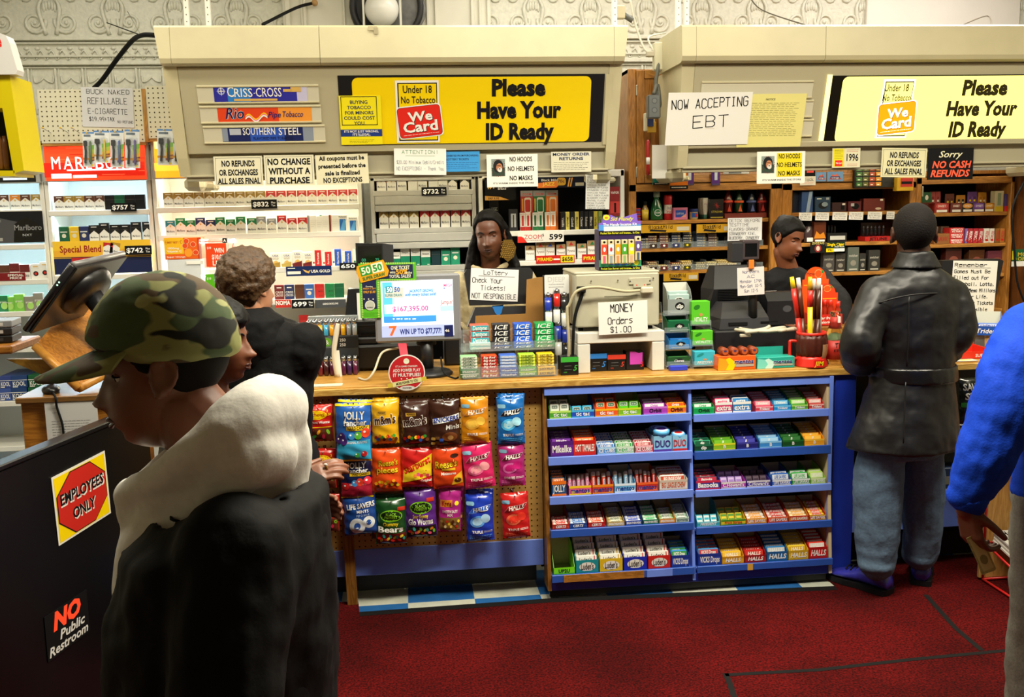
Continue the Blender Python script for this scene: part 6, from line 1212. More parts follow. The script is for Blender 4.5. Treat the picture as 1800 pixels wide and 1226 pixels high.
b.obj('header_print',ic);b=MB();b.rect(-w*.5,0,w*.5,H*.06,INK,-.006);b.text('Pocket Size Burner and Incense... In One',0,H*.03,H*.035,YG,-.0066,wid=w*.92,bold=.03);b.box((0,-.003,H*.12),(w,.005,H*.12),Cm('#3a9a70'));b.disc(0,H*.15,w*.4,H*.07,Cm('#2a6ac8'),-.006,20);b.text('Sid Handy',.0,H*.14,H*.07,YG,-.0066,wid=w*.6,bold=.03,shear=.3);b.disc(w*.38,H*.12,w*.06,H*.045,YG,-.0068,12);b.obj('foot_print',ic)
for i,c in enumerate(('#d8452a','#c8d8e4','#e8a01e','#4a9a2a','#e8d81e','#5a4a80')):
 b=MB();z=H*.1;up=.012 if i==5 else 0;b.box((0,0,H*.27),(w*.135,.02,H*.42),M('#d8c49a',.5),.002);b.rect(-w*.066,H*.22,w*.066,H*.4,M(c,.4),-.0107);b.disc(0,H*.31,w*.03,H*.04,WHT if i != 1 else RED,-.0112,10);b.disc(0,H*.44,w*.03,H*.02,INK,-.0107,10);b.rect(-w*.03,H*.07,w*.03,H*.2,M(('#c85a7a','#8a9aa0','#c8885a','#8aa86a','#c8a07a','#4a5a6a')[i],.6),-.0112)
 b.obj('incense_pack',loc=ic.location+Vector((-w*.4+i*w*.16,-.017+.0,H*.06+up)),label=f'incense pack with {("red", "pale blue", "orange", "green", "yellow", "violet")[i]} label in the incense display',cat='incense',group='incense packs in the display carton')
# ---- mint towers
def tower(cx,Y,w,levels,label,d=.17):
 root=thing('acrylic_tower',(cx,Y,ZT),label,'display stand');b=MB();H=levels[-1]+.06
 for s in (-1,1):b.prism([(0,0),(d,0),(d,H),(d*.55,H)],AC,s*w/2-.0015,s*w/2+.0015,axis='x')
 for z in levels:b.box((0,d/2+z*.25,z),(w-.006,d-z*.5 if d-z*.5>.05 else .06,.003),AC);b.box((0,z*.28+.002,z+.012),(w-.006,.003,.024),AC)
 b.obj('clear_frame',root);return root
def mint(name,x0,y0,x1,y1,Y,z,c,txt,label,hf=.55,group='mint cartons in the clear towers',n=0,pc=None,white=False):
 w=wd(x0,x1,y1,Y);h=(pt(x0,y0,Y+.05).z-z);cx=pt((x0+x1)/2,y1,Y).x;d=.085;b=MB();cm=M(c,.35);hf=h*hf;t=.0012
 b.box((0,0,.002),(w,d,.003),cm);b.box((0,-d/2,hf/2),(w,t,hf),cm);b.box((0,d/2,h/2),(w,t,h),M('#d9d6cc',.5) if white else cm)
 for s in (-1,1):b.prism([(-d/2,0),(d/2,0),(d/2,h),(-d/2+d*.3,h*.8),(-d/2,hf)],cm,s*w/2-t/2,s*w/2+t/2,axis='x')
 b.disc(0,hf*.55,w*.2,hf*.26,INK,-d/2-.0012,16);b.text(txt,0,hf*.55,hf*.26,WHT,-d/2-.0018,maxw=w*.7,bold=.04,shear=.2);b.rect(-w*.4,hf*.12,w*.4,hf*.17,Cm('#b8c0bc'),-d/2-.0012)
 o=b.obj(name,loc=(cx,Y+d/2,z),label=label,cat='mints',group=group)
 for i in range(n):
  q=MB();q.box((0,0,0),(w*.86,.02,h*.62),M(pc,.3),.003);q.disc(0,h*.12,w*.2,h*.1,WHT,-.0107,14);q.disc(0,h*.12,w*.16,h*.075,INK,-.011,14);q.text(txt,0,h*.12,h*.1,WHT,-.0113,maxw=w*.28,bold=.03);q.obj('mint_pack',loc=(cx,Y+.022+i*.022,z+.004+h*.31+i*.014),label=f'{("front", "second", "third")[i]} mint pack standing in the {label.split(" mint")[0]} carton',cat='mints',group='mint packs in the clear towers')
tower(pt(1193,650,4.17).x,4.17,.113,(.012,.085,.16,.235),'clear four-level mint tower beside the grey machine')
mint('mint_carton',1174,498,1216,548,4.246,ZT+.2385,'#8a9290','dip','silver mint carton with tall white flap, highest in the tower',.5,n=2,pc='#a8c0bc',white=True)
mint('mint_carton',1173,552,1216,581,4.225,ZT+.1635,'#145a36','dip','dark green mint carton on the third tower level',.6,n=1,pc='#1a6a42')
mint('mint_carton',1176,586,1217,613,4.204,ZT+.0885,'#1f7ac0','dip','blue mint carton on the second tower level',.6,n=1,pc='#1f6ab8')
mint('mint_carton',1174,619,1214,646,4.184,ZT+.0155,'#235028','Clorets','olive green mint carton at the foot of the tower',.7,n=1,pc='#2c6a34')
ci('plastic_clip',1178,644,1209,650,.03,'#2d3fc8','bright blue plastic bar on the counter below the mint tower','plastic bar',Y=4.135)
tower(pt(1238,650,4.15).x,4.15,.102,(.012,.1,.19),'clear tea gum tower with green and turquoise boxes')
for (x0,y0,x1,y1,Y,z,c,t,lb) in ((1216,530,1248,556,4.215,ZT+.1935,'#5abf28','VITALITY','upper lime green gum box in the second clear tower'),(1218,582,1253,600,4.19,ZT+.1035,'#5abf28','VITALITY','lower lime green gum box in the second clear tower'),(1221,618,1257,645,4.16,ZT+.0155,'#3ab0c8','ARIZONA','turquoise gum box at the foot of the second tower')):
 kitem('gum_box',x0,y0,x1,y1,z,.06,c,lb,'gum',lambda b,w,h,y:(b.text(t,0,.22*h,.18*h,WHT,y,wid=.75*w,bold=.02),b.disc(-.22*w,.75*h,.18*w,.1*h,M('#2a7a1c' if t != 'ARIZONA' else '#1c8a90',.4),y,12,.4),b.disc(.0,.42*h,.1*w,.07*h,Cm('#c88a5a'),y)),'tea gum boxes',dy=Y-YK)
# ---- second register
rg=thing('cash_register',(pt(1310,590,4.4).x,4.4,ZT),'black cash register with drawer, base and monitor seen from behind','cash register')
cx=rg.location.x
b=MB();w=wd(1256,1402,610,4.3);b.box((pt(1329,610,4.3).x-cx,.05,.075),(w,.3,.145),CH,.006);b.box((pt(1320,610,4.3).x-cx,-.101,.05),(.1,.006,.012),Cm('#3a3a3e'));b.obj('drawer',rg)
b=MB();b.loft([[(-.15,-.07,.150),(.095,-.07,.150),(.095,.2,.150),(-.15,.2,.150)],[(-.14,-.06,.2),(.09,-.06,.2),(.095,.2,.2),(-.15,.2,.2)],[(-.1,.04,.265),(.08,.04,.265),(.09,.2,.265),(-.11,.2,.265)]],CH2,smooth=False);b.box((-.06,-.068,.175),(.09,.006,.014),INK);b.box((.09,-.068,.18),(.08,.006,.006),INK);b.obj('base',rg)
b=MB();p=pt(1311,540,4.45);b.tube([(p.x-cx,-.045,.2),(p.x-cx,-.02,.46)],.021,CH,n=12);b.obj('pole',rg)
b=MB();a,e=pt(1243,500,4.55),pt(1343,500,4.55);zb_,zt2=pt(1295,545,4.55).z-ZT,pt(1295,468,4.55).z-ZT
b.loft([[(a.x-cx+.0,.13,zb_),(e.x-cx,.13,zb_),(e.x-cx,.25,zb_),(a.x-cx,.25,zb_)],[(a.x-cx+.02,.11,(zb_+zt2)/2),(e.x-cx-.01,.11,(zb_+zt2)/2),(e.x-cx,.25,(zb_+zt2)/2),(a.x-cx,.25,(zb_+zt2)/2)],[(a.x-cx+.05,.19,zt2),(e.x-cx,.19,zt2),(e.x-cx,.25,zt2),(a.x-cx+.04,.25,zt2)]],CH,smooth=False)
for i in range(9):b.box(((a.x+e.x)/2-cx-.03,.107,zb_+.04+.008*i),(.14,.004,.003),INK)
b.obj('monitor',rg)
b=MB();p=pt(1320,440,4.66);b.box((0,.03,0),(wd(1309,1338,440,4.66),.07,.10),M('#43393c',.35),.006);b.rect(-.032,-.032,.03,.034,M('#0b0b0d',.15),-.0055);b.box((-.065,.04,-.01),(.06,.08,.1),Cm('#2c2c30'),.006);b.tube([(-.02,.04,-.05),(-.02,.04,ZT-p.z)],.016,CH,n=10);b.obj('pole_display',loc=p,label='small dark pole display standing behind the second register',cat='display')
sheet('paper_notice','pinkish handwritten hours note clipped over the register pole','notice',(1296,470,1343,519),VT(4.33),'#dcd2cf',lambda b,w,h,y:[b.hand(t,0,(.34-.17*i)*h,.1*h,M('#3a5a8a',.7),y,wid=(.6,.3,.8,.8,.5)[i]*w) for i,t in enumerate(('Northern','AC','Monday 17th','Mon-Sat 10-5','Sun 12-5'))],rot=R(-2))
ci('plastic_clip',1317,457,1326,473,.01,'#e07a28','orange clip holding the handwritten hours note','clip',Y=4.315,z=pt(1321,473,4.315).z)
b=MB();w=wd(1348,1403,560,4.42);hh=pt(1375,516,4.42).z-ZT-.15;b.prism([(0,0),(.11,0),(.11,hh),(.04,hh),(0,hh*.75)],CH,-w/2,w/2,axis='x');b.disc(.02,hh*.5,.022,.016,M('#4a4a4e',.3),-.001,16);b.obj('receipt_printer',loc=(pt(1376,570,4.42).x,4.42,ZT+.152),label='black receipt printer beside the cash register',cat='printer')
ci('paper_stack',1346,512,1366,545,.01,PAPER,'white papers tucked behind the receipt printer','paper',Y=4.62,z=ZT+.15)
b=MB();CB=M('#c4bda8',.5)
for pts in ([(1298,588,4.24),(1320,586,4.2),(1345,578,4.2),(1352,574,4.22),(1342,584,4.22),(1330,596,4.22),(1360,590,4.2),(1385,582,4.2),(1398,592,4.22)],[(1292,598,4.26),(1315,597,4.2),(1350,588,4.19),(1380,592,4.19),(1396,597,4.2)],[(1335,598,4.2),(1348,580,4.21),(1376,576,4.21),(1380,590,4.22)],[(1310,592,4.16),(1330,600,4.18),(1356,582,4.24),(1372,594,4.17),(1392,580,4.23),(1400,600,4.2)],[(1300,580,4.3),(1318,598,4.22),(1346,602,4.17),(1378,598,4.2)]):
 P=[pt(*q) for q in pts]
 for q in P:q.z=max(q.z,ZT+.158)
 b.tube(P,.0075,CB,sub=6)
b.box(pt(1310,590,4.22),(.05,.016,.014),CB,.003);b.obj('cable_tangle',label='tangle of cream cables lying on the register drawer',cat='cable')
# ---- mentos, mug, jerky, bottle
def d_men(fg):return lambda b,w,h,y:(b.poly([(-.46*w,0),(-.1*w,0),(-.02*w,.5*h),(-.2*w,.9*h),(-.36*w,.7*h)],fg,y),b.poly([(-.5*w,0),(-.3*w,0),(-.22*w,.4*h),(-.3*w,.8*h),(-.48*w,.9*h)],M('#f0a01e' if fg is YEL else '#7ad8c8',.4),y-.0005),b.text('mentos',.18*w,.6*h,.28*h,WHT,y-.001,wid=.5*w,bold=.08),b.text('mentos',.18*w,.6*h,.28*h,Cm('#1a2a7a'),y-.0016,wid=.49*w,bold=.04),b.rect(-.05*w,.22*h,.44*w,.4*h,Cm('#b0a898'),y-.001))
ci('mint_carton',1262,626,1329,651,.075,'#e8621a','orange sweet roll carton with four brown rolls on top','sweets',d_men(YEL),Y=4.1)
for i in range(4):
 b=MB();p=pt(1272+17*i,626,4.13);b.tube([(0,-.03,0),(0,.03,0)],.018,M('#8a3a1c',.3),n=14);b.disc(0,0,.014,.014,M('#c05a28',.3),-.0305,14);b.disc(0,.003,.007,.005,Cm('#3a3a6a'),-.0309,10);b.obj('sweet_roll',loc=(p.x,4.137,pt(1295,626,4.1).z+.0185),label=f'brown sweet roll, {ordn(i, 4)} on the orange carton',cat='sweets',group='sweet rolls on the orange carton')
ci('mint_carton',1331,628,1397,649,.075,'#2aa898','teal mint roll carton with raised back flap','sweets',lambda b,w,h,y:(d_men(Cm('#c8f0e4'))(b,w,h,y),b.box((-.03*w,.073,h+.012),(w*.92,.002,.04),Cm('#2aa898'))),Y=4.1)
YJ=4.14;mx=pt(1425,640,YJ).x;hm=pt(1425,583,YJ).z-ZT;rm=wd(1402,1452,600,YJ)/2
mg=thing('jerky_mug',(mx,YJ,ZT),'brown ribbed plastic mug with red rim and foot holding jerky sticks','mug')
b=MB();BR=M('#4a1e14',.4,noise=.15,nscale=60)
rings=[]
for z,k in ((.30,.93),(.4,1.0),(.6,1.06),(.8,1.04),(.92,.98)):
 rings.append([(rm*k*(1+.03*math.cos(14*2*math.pi*j/84))*math.cos(2*math.pi*j/84),rm*k*(1+.03*math.cos(14*2*math.pi*j/84))*math.sin(2*math.pi*j/84),z*hm) for j in range(84)])
b.loft(rings,BR);b.obj('body',mg)
b=MB();b.lathe([(rm*1.12,0),(rm*1.1,.03*hm),(rm*.98,.22*hm),(rm*.93,.3*hm)],M('#d42a1e',.3),n=32);b.box((.006,-rm*1.09,.12*hm),(.045,.006,.038),M('#d8241e',.3),.002);b.rect(-.015,.045*hm,.027,.2*hm,Cm('#f0d81e'),-rm*1.12);b.rect(-.012,.06*hm,.024,.185*hm,Cm('#d8241e'),-rm*1.12-.0006);b.text('JIM',.006,.122*hm,.02,Cm('#f0d81e'),-rm*1.12-.0012,shear=.2,bold=.03);b.obj('foot',mg)
b=MB();b.lathe([(rm*.98,.9*hm),(rm*.99,hm),(rm*.88,hm),(rm*.86,.9*hm),(rm*.2,.86*hm)],M('#d42a1e',.3),n=32);b.obj('rim',mg)
b=MB();b.tube([(-rm*.95,-.0,.72*hm),(-rm*1.45,0,.74*hm),(-rm*1.5,0,.66*hm),(-rm*1.48,0,.3*hm),(-rm*1.4,0,.22*hm),(-rm*.95,0,.22*hm)],.007,M('#d42a1e',.3),sub=5);b.obj('handle',mg)
b=MB()
b.loft([[(rm*k*math.cos(R(a))*q,rm*k*math.sin(R(a))*q,z*hm) for a in range(-70,31,10)] for z,k,q in ((.25,.95,1.02),(.34,1.0,1.04),(.5,1.04,1.04),(.66,1.06,1.03))],M('#c89468',.5),cap=False,closed=False);b.obj('tan_panel',mg)
for i,(dx,dy_,tx,ty,top,c1,c2,lb) in enumerate(((-.025,.02,-.085,.03,487,'#c8281e','#e8c81e','red wrapped jerky stick leaning out of the mug'),(-.012,.025,-.055,.03,489,'#5a2a1a','#e8e4dc','clear and brown jerky stick behind the yellow one'),(-.012,-.02,-.025,-.03,486,'#e8b81e','#d8281e','yellow jerky stick with red label in the mug'),(.004,-.006,.0,-.012,490,'#4a2416','#d8d4cc','brown jerky stick with clear wrapper, shorter in front'),(.02,-.02,.018,-.026,489,'#4a2416','#d8d4cc','brown jerky stick with white edge beside the yellow one'),(.032,-.004,.035,0,545,'#d8c81e','#6a8a2a','short yellow green jerky stick in the mug'),(.026,.02,.024,.02,550,'#b8b81e','#c83a1e','short lime jerky stick behind others in the mug'))):
 zt3=pt(1425,top,YJ).z-ZT;b=MB();o0,o1=Vector((dx,dy_,.03)),Vector((tx,ty,zt3))
 f1,f2=(.64,.84) if i==2 else (.5,.86);b.tube([o0,o0.lerp(o1,f1)],.0115,M(c1 if i != 2 else '#e8c81e',.3),n=10);b.tube([o0.lerp(o1,f1),o0.lerp(o1,f2)],.0115,M(c2 if i==2 else c1,.3),n=10);b.tube([o0.lerp(o1,f2),o1],[.0115,.009],M(c2 if i != 2 else '#e8a81e',.25),n=10)
 if i in (3,4):b.tube([o0+Vector((.011,-.004,.1)),o1+Vector((.011,-.004,-.03))],.003,WHT,n=6)
 b.obj('jerky_stick',loc=(mx,YJ,ZT+.0),label=lb,cat='jerky stick',group='jerky sticks in the mug')
YBt=4.16;p=pt(1466,640,YBt);hb_=pt(1460,548,YBt).z-ZT;rb=wd(1446,1480,620,YBt)/2
bt=thing('glass_bottle',(p.x,YBt,ZT),'clear glass bottle with red labels and folded money inside, beside the mug','bottle')
GLS=M('#f4fbf6',.03,trans=1.0)
b=MB();b.lathe([(rb*.9,0),(rb,.01),(rb,.5*hb_),(rb*.62,.7*hb_),(rb*.46,.82*hb_),(rb*.46,.95*hb_),(rb*.5,.96*hb_),(rb*.5,hb_)],GLS,n=28);b.obj('glass',bt)
b=MB();b.lathe([(rb*1.012,.1*hb_),(rb*1.012,.46*hb_)],M('#b5281e',.5),n=28);b.text('TIP',.0,.38*hb_,.02,INK,-rb*1.03);b.text('MY BIRTHDAY',0,.28*hb_,.012,INK,-rb*1.03,wid=rb);b.lathe([(rb*.64,.68*hb_),(rb*.48,.8*hb_),(rb*.47,.9*hb_)],M('#b5281e',.5),n=28);b.box((.008,-rb*.5,.85*hb_),(.012,.01,.03),WHT,.002);b.obj('label',bt)
b=MB();b.ball((0,0,.38*hb_),(rb*.8,rb*.7,.22*hb_),M('#7a8a66',.8),8,6,False);b.obj('folded_money',bt)
# ---- red capped bottle tray with orange card, standing on the register end
YE=4.5;zt4=pt(1456,572,YE).z
b=MB();OR=Cm('#f0561a')
for k,(x0,x1,yt,ys,ym,Y) in enumerate(((1410,1456,470,492,520,4.62),(1425,1472,499,516,545,4.56))):
 a,e=pt(x0,ym,Y),pt(x1,ym,Y);cx_=(a.x+e.x)/2;rr=(e.x-a.x)/2;zc=pt(x0,ys,Y).z;zt5=pt(x0,yt,Y).z
 out=[(a.x-cx_,zt4-zc),(e.x-cx_,zt4-zc),(rr,0)]+[(rr*.82*math.cos(R(t)),(zt5-zc)*math.sin(R(t))) for t in range(0,181,15)]+[(-rr,0)]
 b.T=Matrix.Translation((cx_,Y,zc));b.prism(out,OR if k==0 else Cm('#e0421a'),0,.003);b.disc(rr*.2,(zt5-zc)*.45,rr*.3,(zt5-zc)*.35,Cm('#f8a05a'),-.0006,16);b.disc(rr*.2,(zt5-zc)*.45,rr*.25,(zt5-zc)*.29,OR,-.001,16);b.disc(rr*.5,(zt5-zc)*.6,rr*.08,.008,GRN,-.0014,8);b.hand('Mega',-rr*.3,(zt5-zc)*.45,.014,M('#5a1a08',.5),-.0008);b.rect(-rr*.9,-.03,rr*.9,-.027,Cm('#f0c01e'),-.0008)
b.T=Matrix();a,e=pt(1432,560,YE),pt(1480,560,YE);hh=pt(1456,553,YE).z-zt4
b.box(((a.x+e.x)/2,YE+.06,zt4+.003),(e.x-a.x,.12,.006),Cm('#b8281c'));b.box(((a.x+e.x)/2,YE,zt4+hh/2),(e.x-a.x,.003,hh),Cm('#c8281c'));b.box((e.x,YE+.06,zt4+hh/2),(.003,.12,hh),Cm('#c8281c'));b.box((a.x,YE+.06,zt4+hh/2),(.003,.12,hh),Cm('#c8281c'))
b.text('sugar free',(a.x+e.x)/2-.02,zt4+hh*.68,hh*.24,WHT,YE-.0022,wid=(e.x-a.x)*.6,bold=.03,shear=.2);b.text('0 calories',(a.x+e.x)/2-.02,zt4+hh*.3,hh*.24,WHT,YE-.0022,wid=(e.x-a.x)*.6,bold=.03,shear=.2);b.box((a.x+.02,YE-.002,zt4/2+ZT/2),(.01,.01,.01),INK)
b.obj('shot_display',label='orange and red energy drink display with rounded backing cards',cat='display')
b=MB();b.box(((a.x+e.x)/2,YE+.06,(zt4+ZT)/2-.001),(.2,.2,zt4-ZT-.004),MW('#7d4f1d','#a8702c',5),.003);b.obj('wooden_block',label='small wooden block carrying the orange energy drink display',cat='block')
k=0
for (x,y,Y) in ((1442,530,4.54),(1453,522,4.6),(1450,533,4.56),(1468,526,4.58),(1460,533,4.54),(1459,527,4.59),(1473,536,4.53)):
 b=MB();p=pt(x,y,Y);h=p.z-zt4+.012;b.lathe([(.012,0),(.014,.004),(.014,h*.6),(.008,h*.75),(.0105,h*.77),(.0105,h)],None,n=14,mats=[M('#a8301c',.2)]*3+[M('#d8301e',.35)]*2);b.lathe([(.0143,h*.1),(.0143,h*.3)],Cm('#d88a2a'),n=14);b.obj('shot_bottle',loc=(p.x,Y,zt4+.0065),label=f'small red capped shot bottle, {ORD[k]} counted in the orange display',cat='bottle',group='red capped shot bottles');k+=1
for k,(x,y,Y) in enumerate(((1437,521,4.61),(1431,531,4.55))):
 b=MB();p=pt(x,y,Y);b.tube([Vector((0,0,0)),Vector((.006,-.01,.1))],.016,Cm('#e4e0da'),n=14);b.lathe([(.0165,.03),(.0165,.05)],Cm('#b8382a'),n=14);b.obj('shot_tube',loc=(p.x,Y,p.z-.085),label=f'{("back", "front")[k]} white tube beside the red capped bottles',cat='tube',group='white tubes in the orange display')
# ---- right end of the counter
YG_=4.5;b=MB();a,e=pt(1655,500,YG_),pt(1762,500,YG_);z0,z1=pt(1710,560,YG_).z,pt(1710,457,YG_).z;b.prism([(a.x,z0),(e.x-.05,z0),(e.x,z1-.01),(e.x-.02,z1),(a.x,z1)],CH,YG_,YG_+.06);b.box((a.x+.1,YG_+.05,(z0+ZT)/2),(.1,.08,z0-ZT+.01),CH);b.box((a.x+.1,YG_+.04,ZT+.011),(.24,.16,.02),CH,.005);b.obj('lottery_terminal',label='black terminal past the leather coat with taped remember notice',cat='terminal')
def d_rem(b,w,h,y):
 for i,t in enumerate(('Remember','Games Must Be','Filled out For','Powerball, Lotto,','Cash 5, Mega Millions','Lucky For Life.','Check Your Tickets','Not Responsible')):b.hand(t,-.46*w,(.42-.122*i)*h,.062*h,INK,y,wid=(.72,.8,.78,.92,.95,.8,.92,.8)[i]*w,al='l',th=.011*h)
 b.rect(-.4*w,.36*h,.35*w,.366*h,INK,y)
sheet('paper_notice','long handwritten remember notice taped on the terminal by the coat','notice',(1672,459,1750,550),VT(YG_),'#e2dfd4',d_rem,rot=R(2))
b=MB();TB=M('#2450a8',.35);w,d,h=.135,.17,.06
b.box((0,d/2,.002),(w,d,.004),TB);b.box((0,0,h*.35),(w,.003,h*.7),TB);b.box((0,d,h*.8),(w,.003,h*1.6),M('#d8d6c0',.5))
for s in (-1,1):b.prism([(0,0),(d,0),(d,h*1.6),(0,h*.7)],TB,s*w/2-.0015,s*w/2+.0015,axis='x')
b.text('Trident',0,h*.35,h*.35,WHT,-.0022,wid=w*.7,shear=.2);tz=pt(1735,582,4.25).z-.02;o=b.obj('gum_carton',loc=(pt(1734,580,4.25).x,4.24,tz),label='blue and white open gum carton beside the blue sleeve',cat='gum',rz=R(-28))
for i in range(3):
 q=MB();q.box((0,0,0),(w*.85,.045,.012),M('#2a6ad0',.3),.003);q.rect(-w*.4,-.005,w*.4,.005,WHT,-.0228);q.text('Trident',0,0,.008,Cm('#1a3a9a'),-.0232,wid=w*.6,shear=.2)
 v=Matrix.Rotation(R(-28),3,'Z') @ Vector((0,.06+.025*i,.012+.013*i));q.obj('gum_pack',loc=Vector((pt(1734,580,4.25).x,4.24,tz))+v,rz=R(-28),label=f'blue and white gum pack, {("front", "middle", "back")[i]} in the open blue carton',cat='gum',group='gum packs in the open blue carton')
b=MB();b.box((0,.1,(tz-ZT)/2-.002),(.16,.16,tz-ZT-.008),AC,0);b.box((0,.1,.006),(.17,.17,.012),CH2);b.obj('acrylic_riser',loc=(pt(1734,580,4.25).x,4.24,ZT+.001),label='clear riser carrying the open blue gum carton',cat='riser',rz=R(-28))
b=MB();w=wd(1668,1712,610,4.3);b.box((0,.05,.035),(w,.1,.07),M('#1b1416',.3),.003)
for i in range(7):b.box((-w*.42+i*w*.14,-.002,.04),(w*.1,.01,.055),M(('#7a1a18','#a0281c')[i % 2],.2),.003)
for i in range(7):b.lathe([(.006,.07),(.006,.088)],SILV,c=(-w*.42+i*w*.14,.02,0),n=8)
b.obj('lighter_tray',loc=(pt(1692,610,4.3).x,4.3,ZT+.001),label='dark tray of red lighters behind the red ashtray',cat='tray')
b=MB();RT=M('#d8321e',.35);w,d,h=wd(1680,1730,630,4.15),.13,.04
b.box((0,d/2,.003),(w,d,.006),RT);
for s in (-1,1):b.box((s*w/2,d/2,h*.6),(.005,d,h*1.2),RT,.001)
b.box((0,0,h*.4),(w,.005,h*.8),RT);b.box((0,d,h*.8),(w,.005,h*1.6),RT);b.text('SUB',w*.25,h*.35,h*.35,WHT,-.0032,wid=w*.25);b.obj('plastic_tray',loc=(pt(1705,632,4.15).x,4.14,ZT+.001),label='open red plastic tray at the counter edge',cat='tray',rz=R(-6))
b=MB();b.box((0,0,.06),(.004,.09,.12),M('#cfc8b8',.6));b.box((.04,.045,.05),(.08,.004,.1),M('#b8ae98',.6));b.disc(0,.06,.01,.01,RED,0);b.obj('cardboard_flap',loc=(pt(1716,600,4.36).x,4.37,ZT+.001),label='pale open cardboard carton behind the red tray',cat='carton',rz=R(35))
b=MB();b.box((0,0,.0006),(.11,.05,.001),PAPER);b.rect(0,0,0,0,YEL);b.box((.01,0,.0014),(.06,.025,.0004),M('#d8c83a',.6));b.obj('loose_label',loc=(pt(1690,645,4.12).x,4.105,ZT+.0003),label='loose white and yellow label at the edge by the leather belt',cat='label')
def d_gr(b,w,h,y):b.rect(-.5*w,-.5*h,.5*w,-.2*h,WHT,y);b.text('MONEY',.05*w,.2*h,.22*h,M('#c8b02a',.5),y,wid=.7*w,bold=.04);b.text('ORDERS',.05*w,-.06*h,.2*h,M('#c8b02a',.5),y,wid=.7*w,bold=.04);b.text('HERE',.25*w,-.36*h,.16*h,INK,y-.0005,wid=.3*w);b.poly([(-.5*w,-.1*h),(-.34*w,-.1*h),(-.42*w,.45*h),(-.5*w,.4*h)],M('#d8c81e',.5),y)
sheet('brand_sign','green and white sign on the dark cabinet door','sign',(1778,438,1830,468),VT(YK-.262),'#1f5a34',d_gr)
b=MB();b.tube([U(1800,320,5.34),U(1779,370,5.34),U(1783,440,5.34),U(1788,495,5.34),U(1800,530,5.34)],.006,INK,sub=6);b.obj('wall_cable',label='black cord running down the dark cabinet door',cat='cord')
# --- sweet bags hanging on the pegboard
YBAG=4.03
def bag(rc,col,label,draw,tilt=0,top=None,Y=YBAG,foil=.25,group='sweet bags on the pegboard',behind=None,hook=True):
 x0,y0,x1,y1=rc;xm=(x0+x1)/2
 w=wd(x0,x1,(y0+y1)/2,Y);p0,p1=pt(xm,y0,Y),pt(xm,y1,Y);h=p0.z-p1.z;cx=(pt(x0,(y0+y1)/2,Y).x+pt(x1,(y0+y1)/2,Y).x)/2
 rg=random.Random(int(x0*7+y0));ph=[rg.uniform(0,6) for _ in range(6)];th=min(.028,w*.22)
 def f(x,z):
  u,v=abs(2*x/w),abs((z+h/2)/(h/2))
  u,v=min(1,u),min(1,v)
  return th*(1-u**2.6)*(1-v**5)**1.0+.0022*math.sin(x*90+ph[0]+z*35)*math.sin(z*70+ph[1])*(1-u**4)+.0016*math.sin(x*40+z*160+ph[2])
 b=MB();m=M(col,foil,coat=.35);nx,nz=14,18
 vs=[];
 for sgn in (-1,1):
  for j in range(nz+1):
   for i in range(nx+1):
    x=-w/2+w*i/nx;z=-h*j/nz;zz=z;pin=1-.05*math.sin(math.pi*j/nz)
    if j in (0,nz):zz+=.0025*(i % 2)
    vs.append((x*pin,sgn*f(x,z) if sgn<0 else .4*f(x,z)+.0005,zz))
 N=(nx+1)*(nz+1);fs=[]
 for j in range(nz):
  for i in range(nx):
   a=j*(nx+1)+i;fs.append((a,a+nx+1,a+nx+2,a+1));fs.append((N+a,N+a+1,N+a+nx+2,N+a+nx+1))
 for i in range(nx):fs+=[(i,i+1,N+i+1,N+i),(nz*(nx+1)+i+1,nz*(nx+1)+i,N+nz*(nx+1)+i,N+nz*(nx+1)+i+1)]
 for j in range(nz):fs+=[(j*(nx+1),N+j*(nx+1),N+(j+1)*(nx+1),(j+1)*(nx+1)),(j*(nx+1)+nx,(j+1)*(nx+1)+nx,N+(j+1)*(nx+1)+nx,N+j*(nx+1)+nx)]
 b.add(vs,fs,m,True)
 q=MB();draw(q,w,h)
 # conform the printing to the bulging film (subdividing long pieces so that it follows the curve)
 bm=bmesh.new();V=[bm.verts.new(v) for v in q.v]
 for k,fc in enumerate(q.f):
  try:F=bm.faces.new([V[i] for i in fc]);F.material_index=q.mi[k]
  except ValueError:pass
 bmesh.ops.triangulate(bm,faces=bm.faces[:])
 for _ in range(3):
  ed=[e for e in bm.edges if e.calc_length()>.016]
  if not ed:break
  bmesh.ops.subdivide_edges(bm,edges=ed,cuts=1)
  bmesh.ops.triangulate(bm,faces=bm.faces[:])
 bm.verts.index_update();base=len(b.v)
 for v in bm.verts:
  x,z=v.co.x,v.co.z;j=min(1,max(0,-z/h));b.v.append((x*(1-.05*math.sin(math.pi*j)),v.co.y-f(x,z)-.0006,z))
 mi=[b.mat(mm) for mm in q.mats]
 for F in bm.faces:b.f.append(tuple(base+v.index for v in F.verts));b.mi.append(mi[F.material_index]);b.sm.append(True)
 bm.free()
 o=b.obj('sweet_bag',loc=(cx,Y,p0.z),label=label,cat='sweet bag',group=group,rot=(R(-3),R(tilt),0))
 if hook:
  k=MB();k.tube([(0,-.03,.0),(0,YP-Y-.002,-.004)],.0022,SILV,n=6);k.tube([(0,-.03,0),(0,-.036,.006)],.0022,SILV,n=6);k.box((0,YP-Y-.004,-.004),(.012,.004,.02),SILV);ho=k.obj('peg_hook',loc=(cx,Y,p0.z-.012),label=f'steel peg hook carrying the {label.split(" bag")[0]} bag',cat='hook',group='peg hooks')
 if behind:
  for i,dx in enumerate(behind):
   c=o.copy();COL.objects.link(c);c.location=(cx+dx,Y+.046,p0.z+.006+.004*i);c['label']=f'spare bag hanging behind the {label.split(" bag")[0]} bag';c.rotation_euler.y=R(tilt+2)
 return o
import bmesh
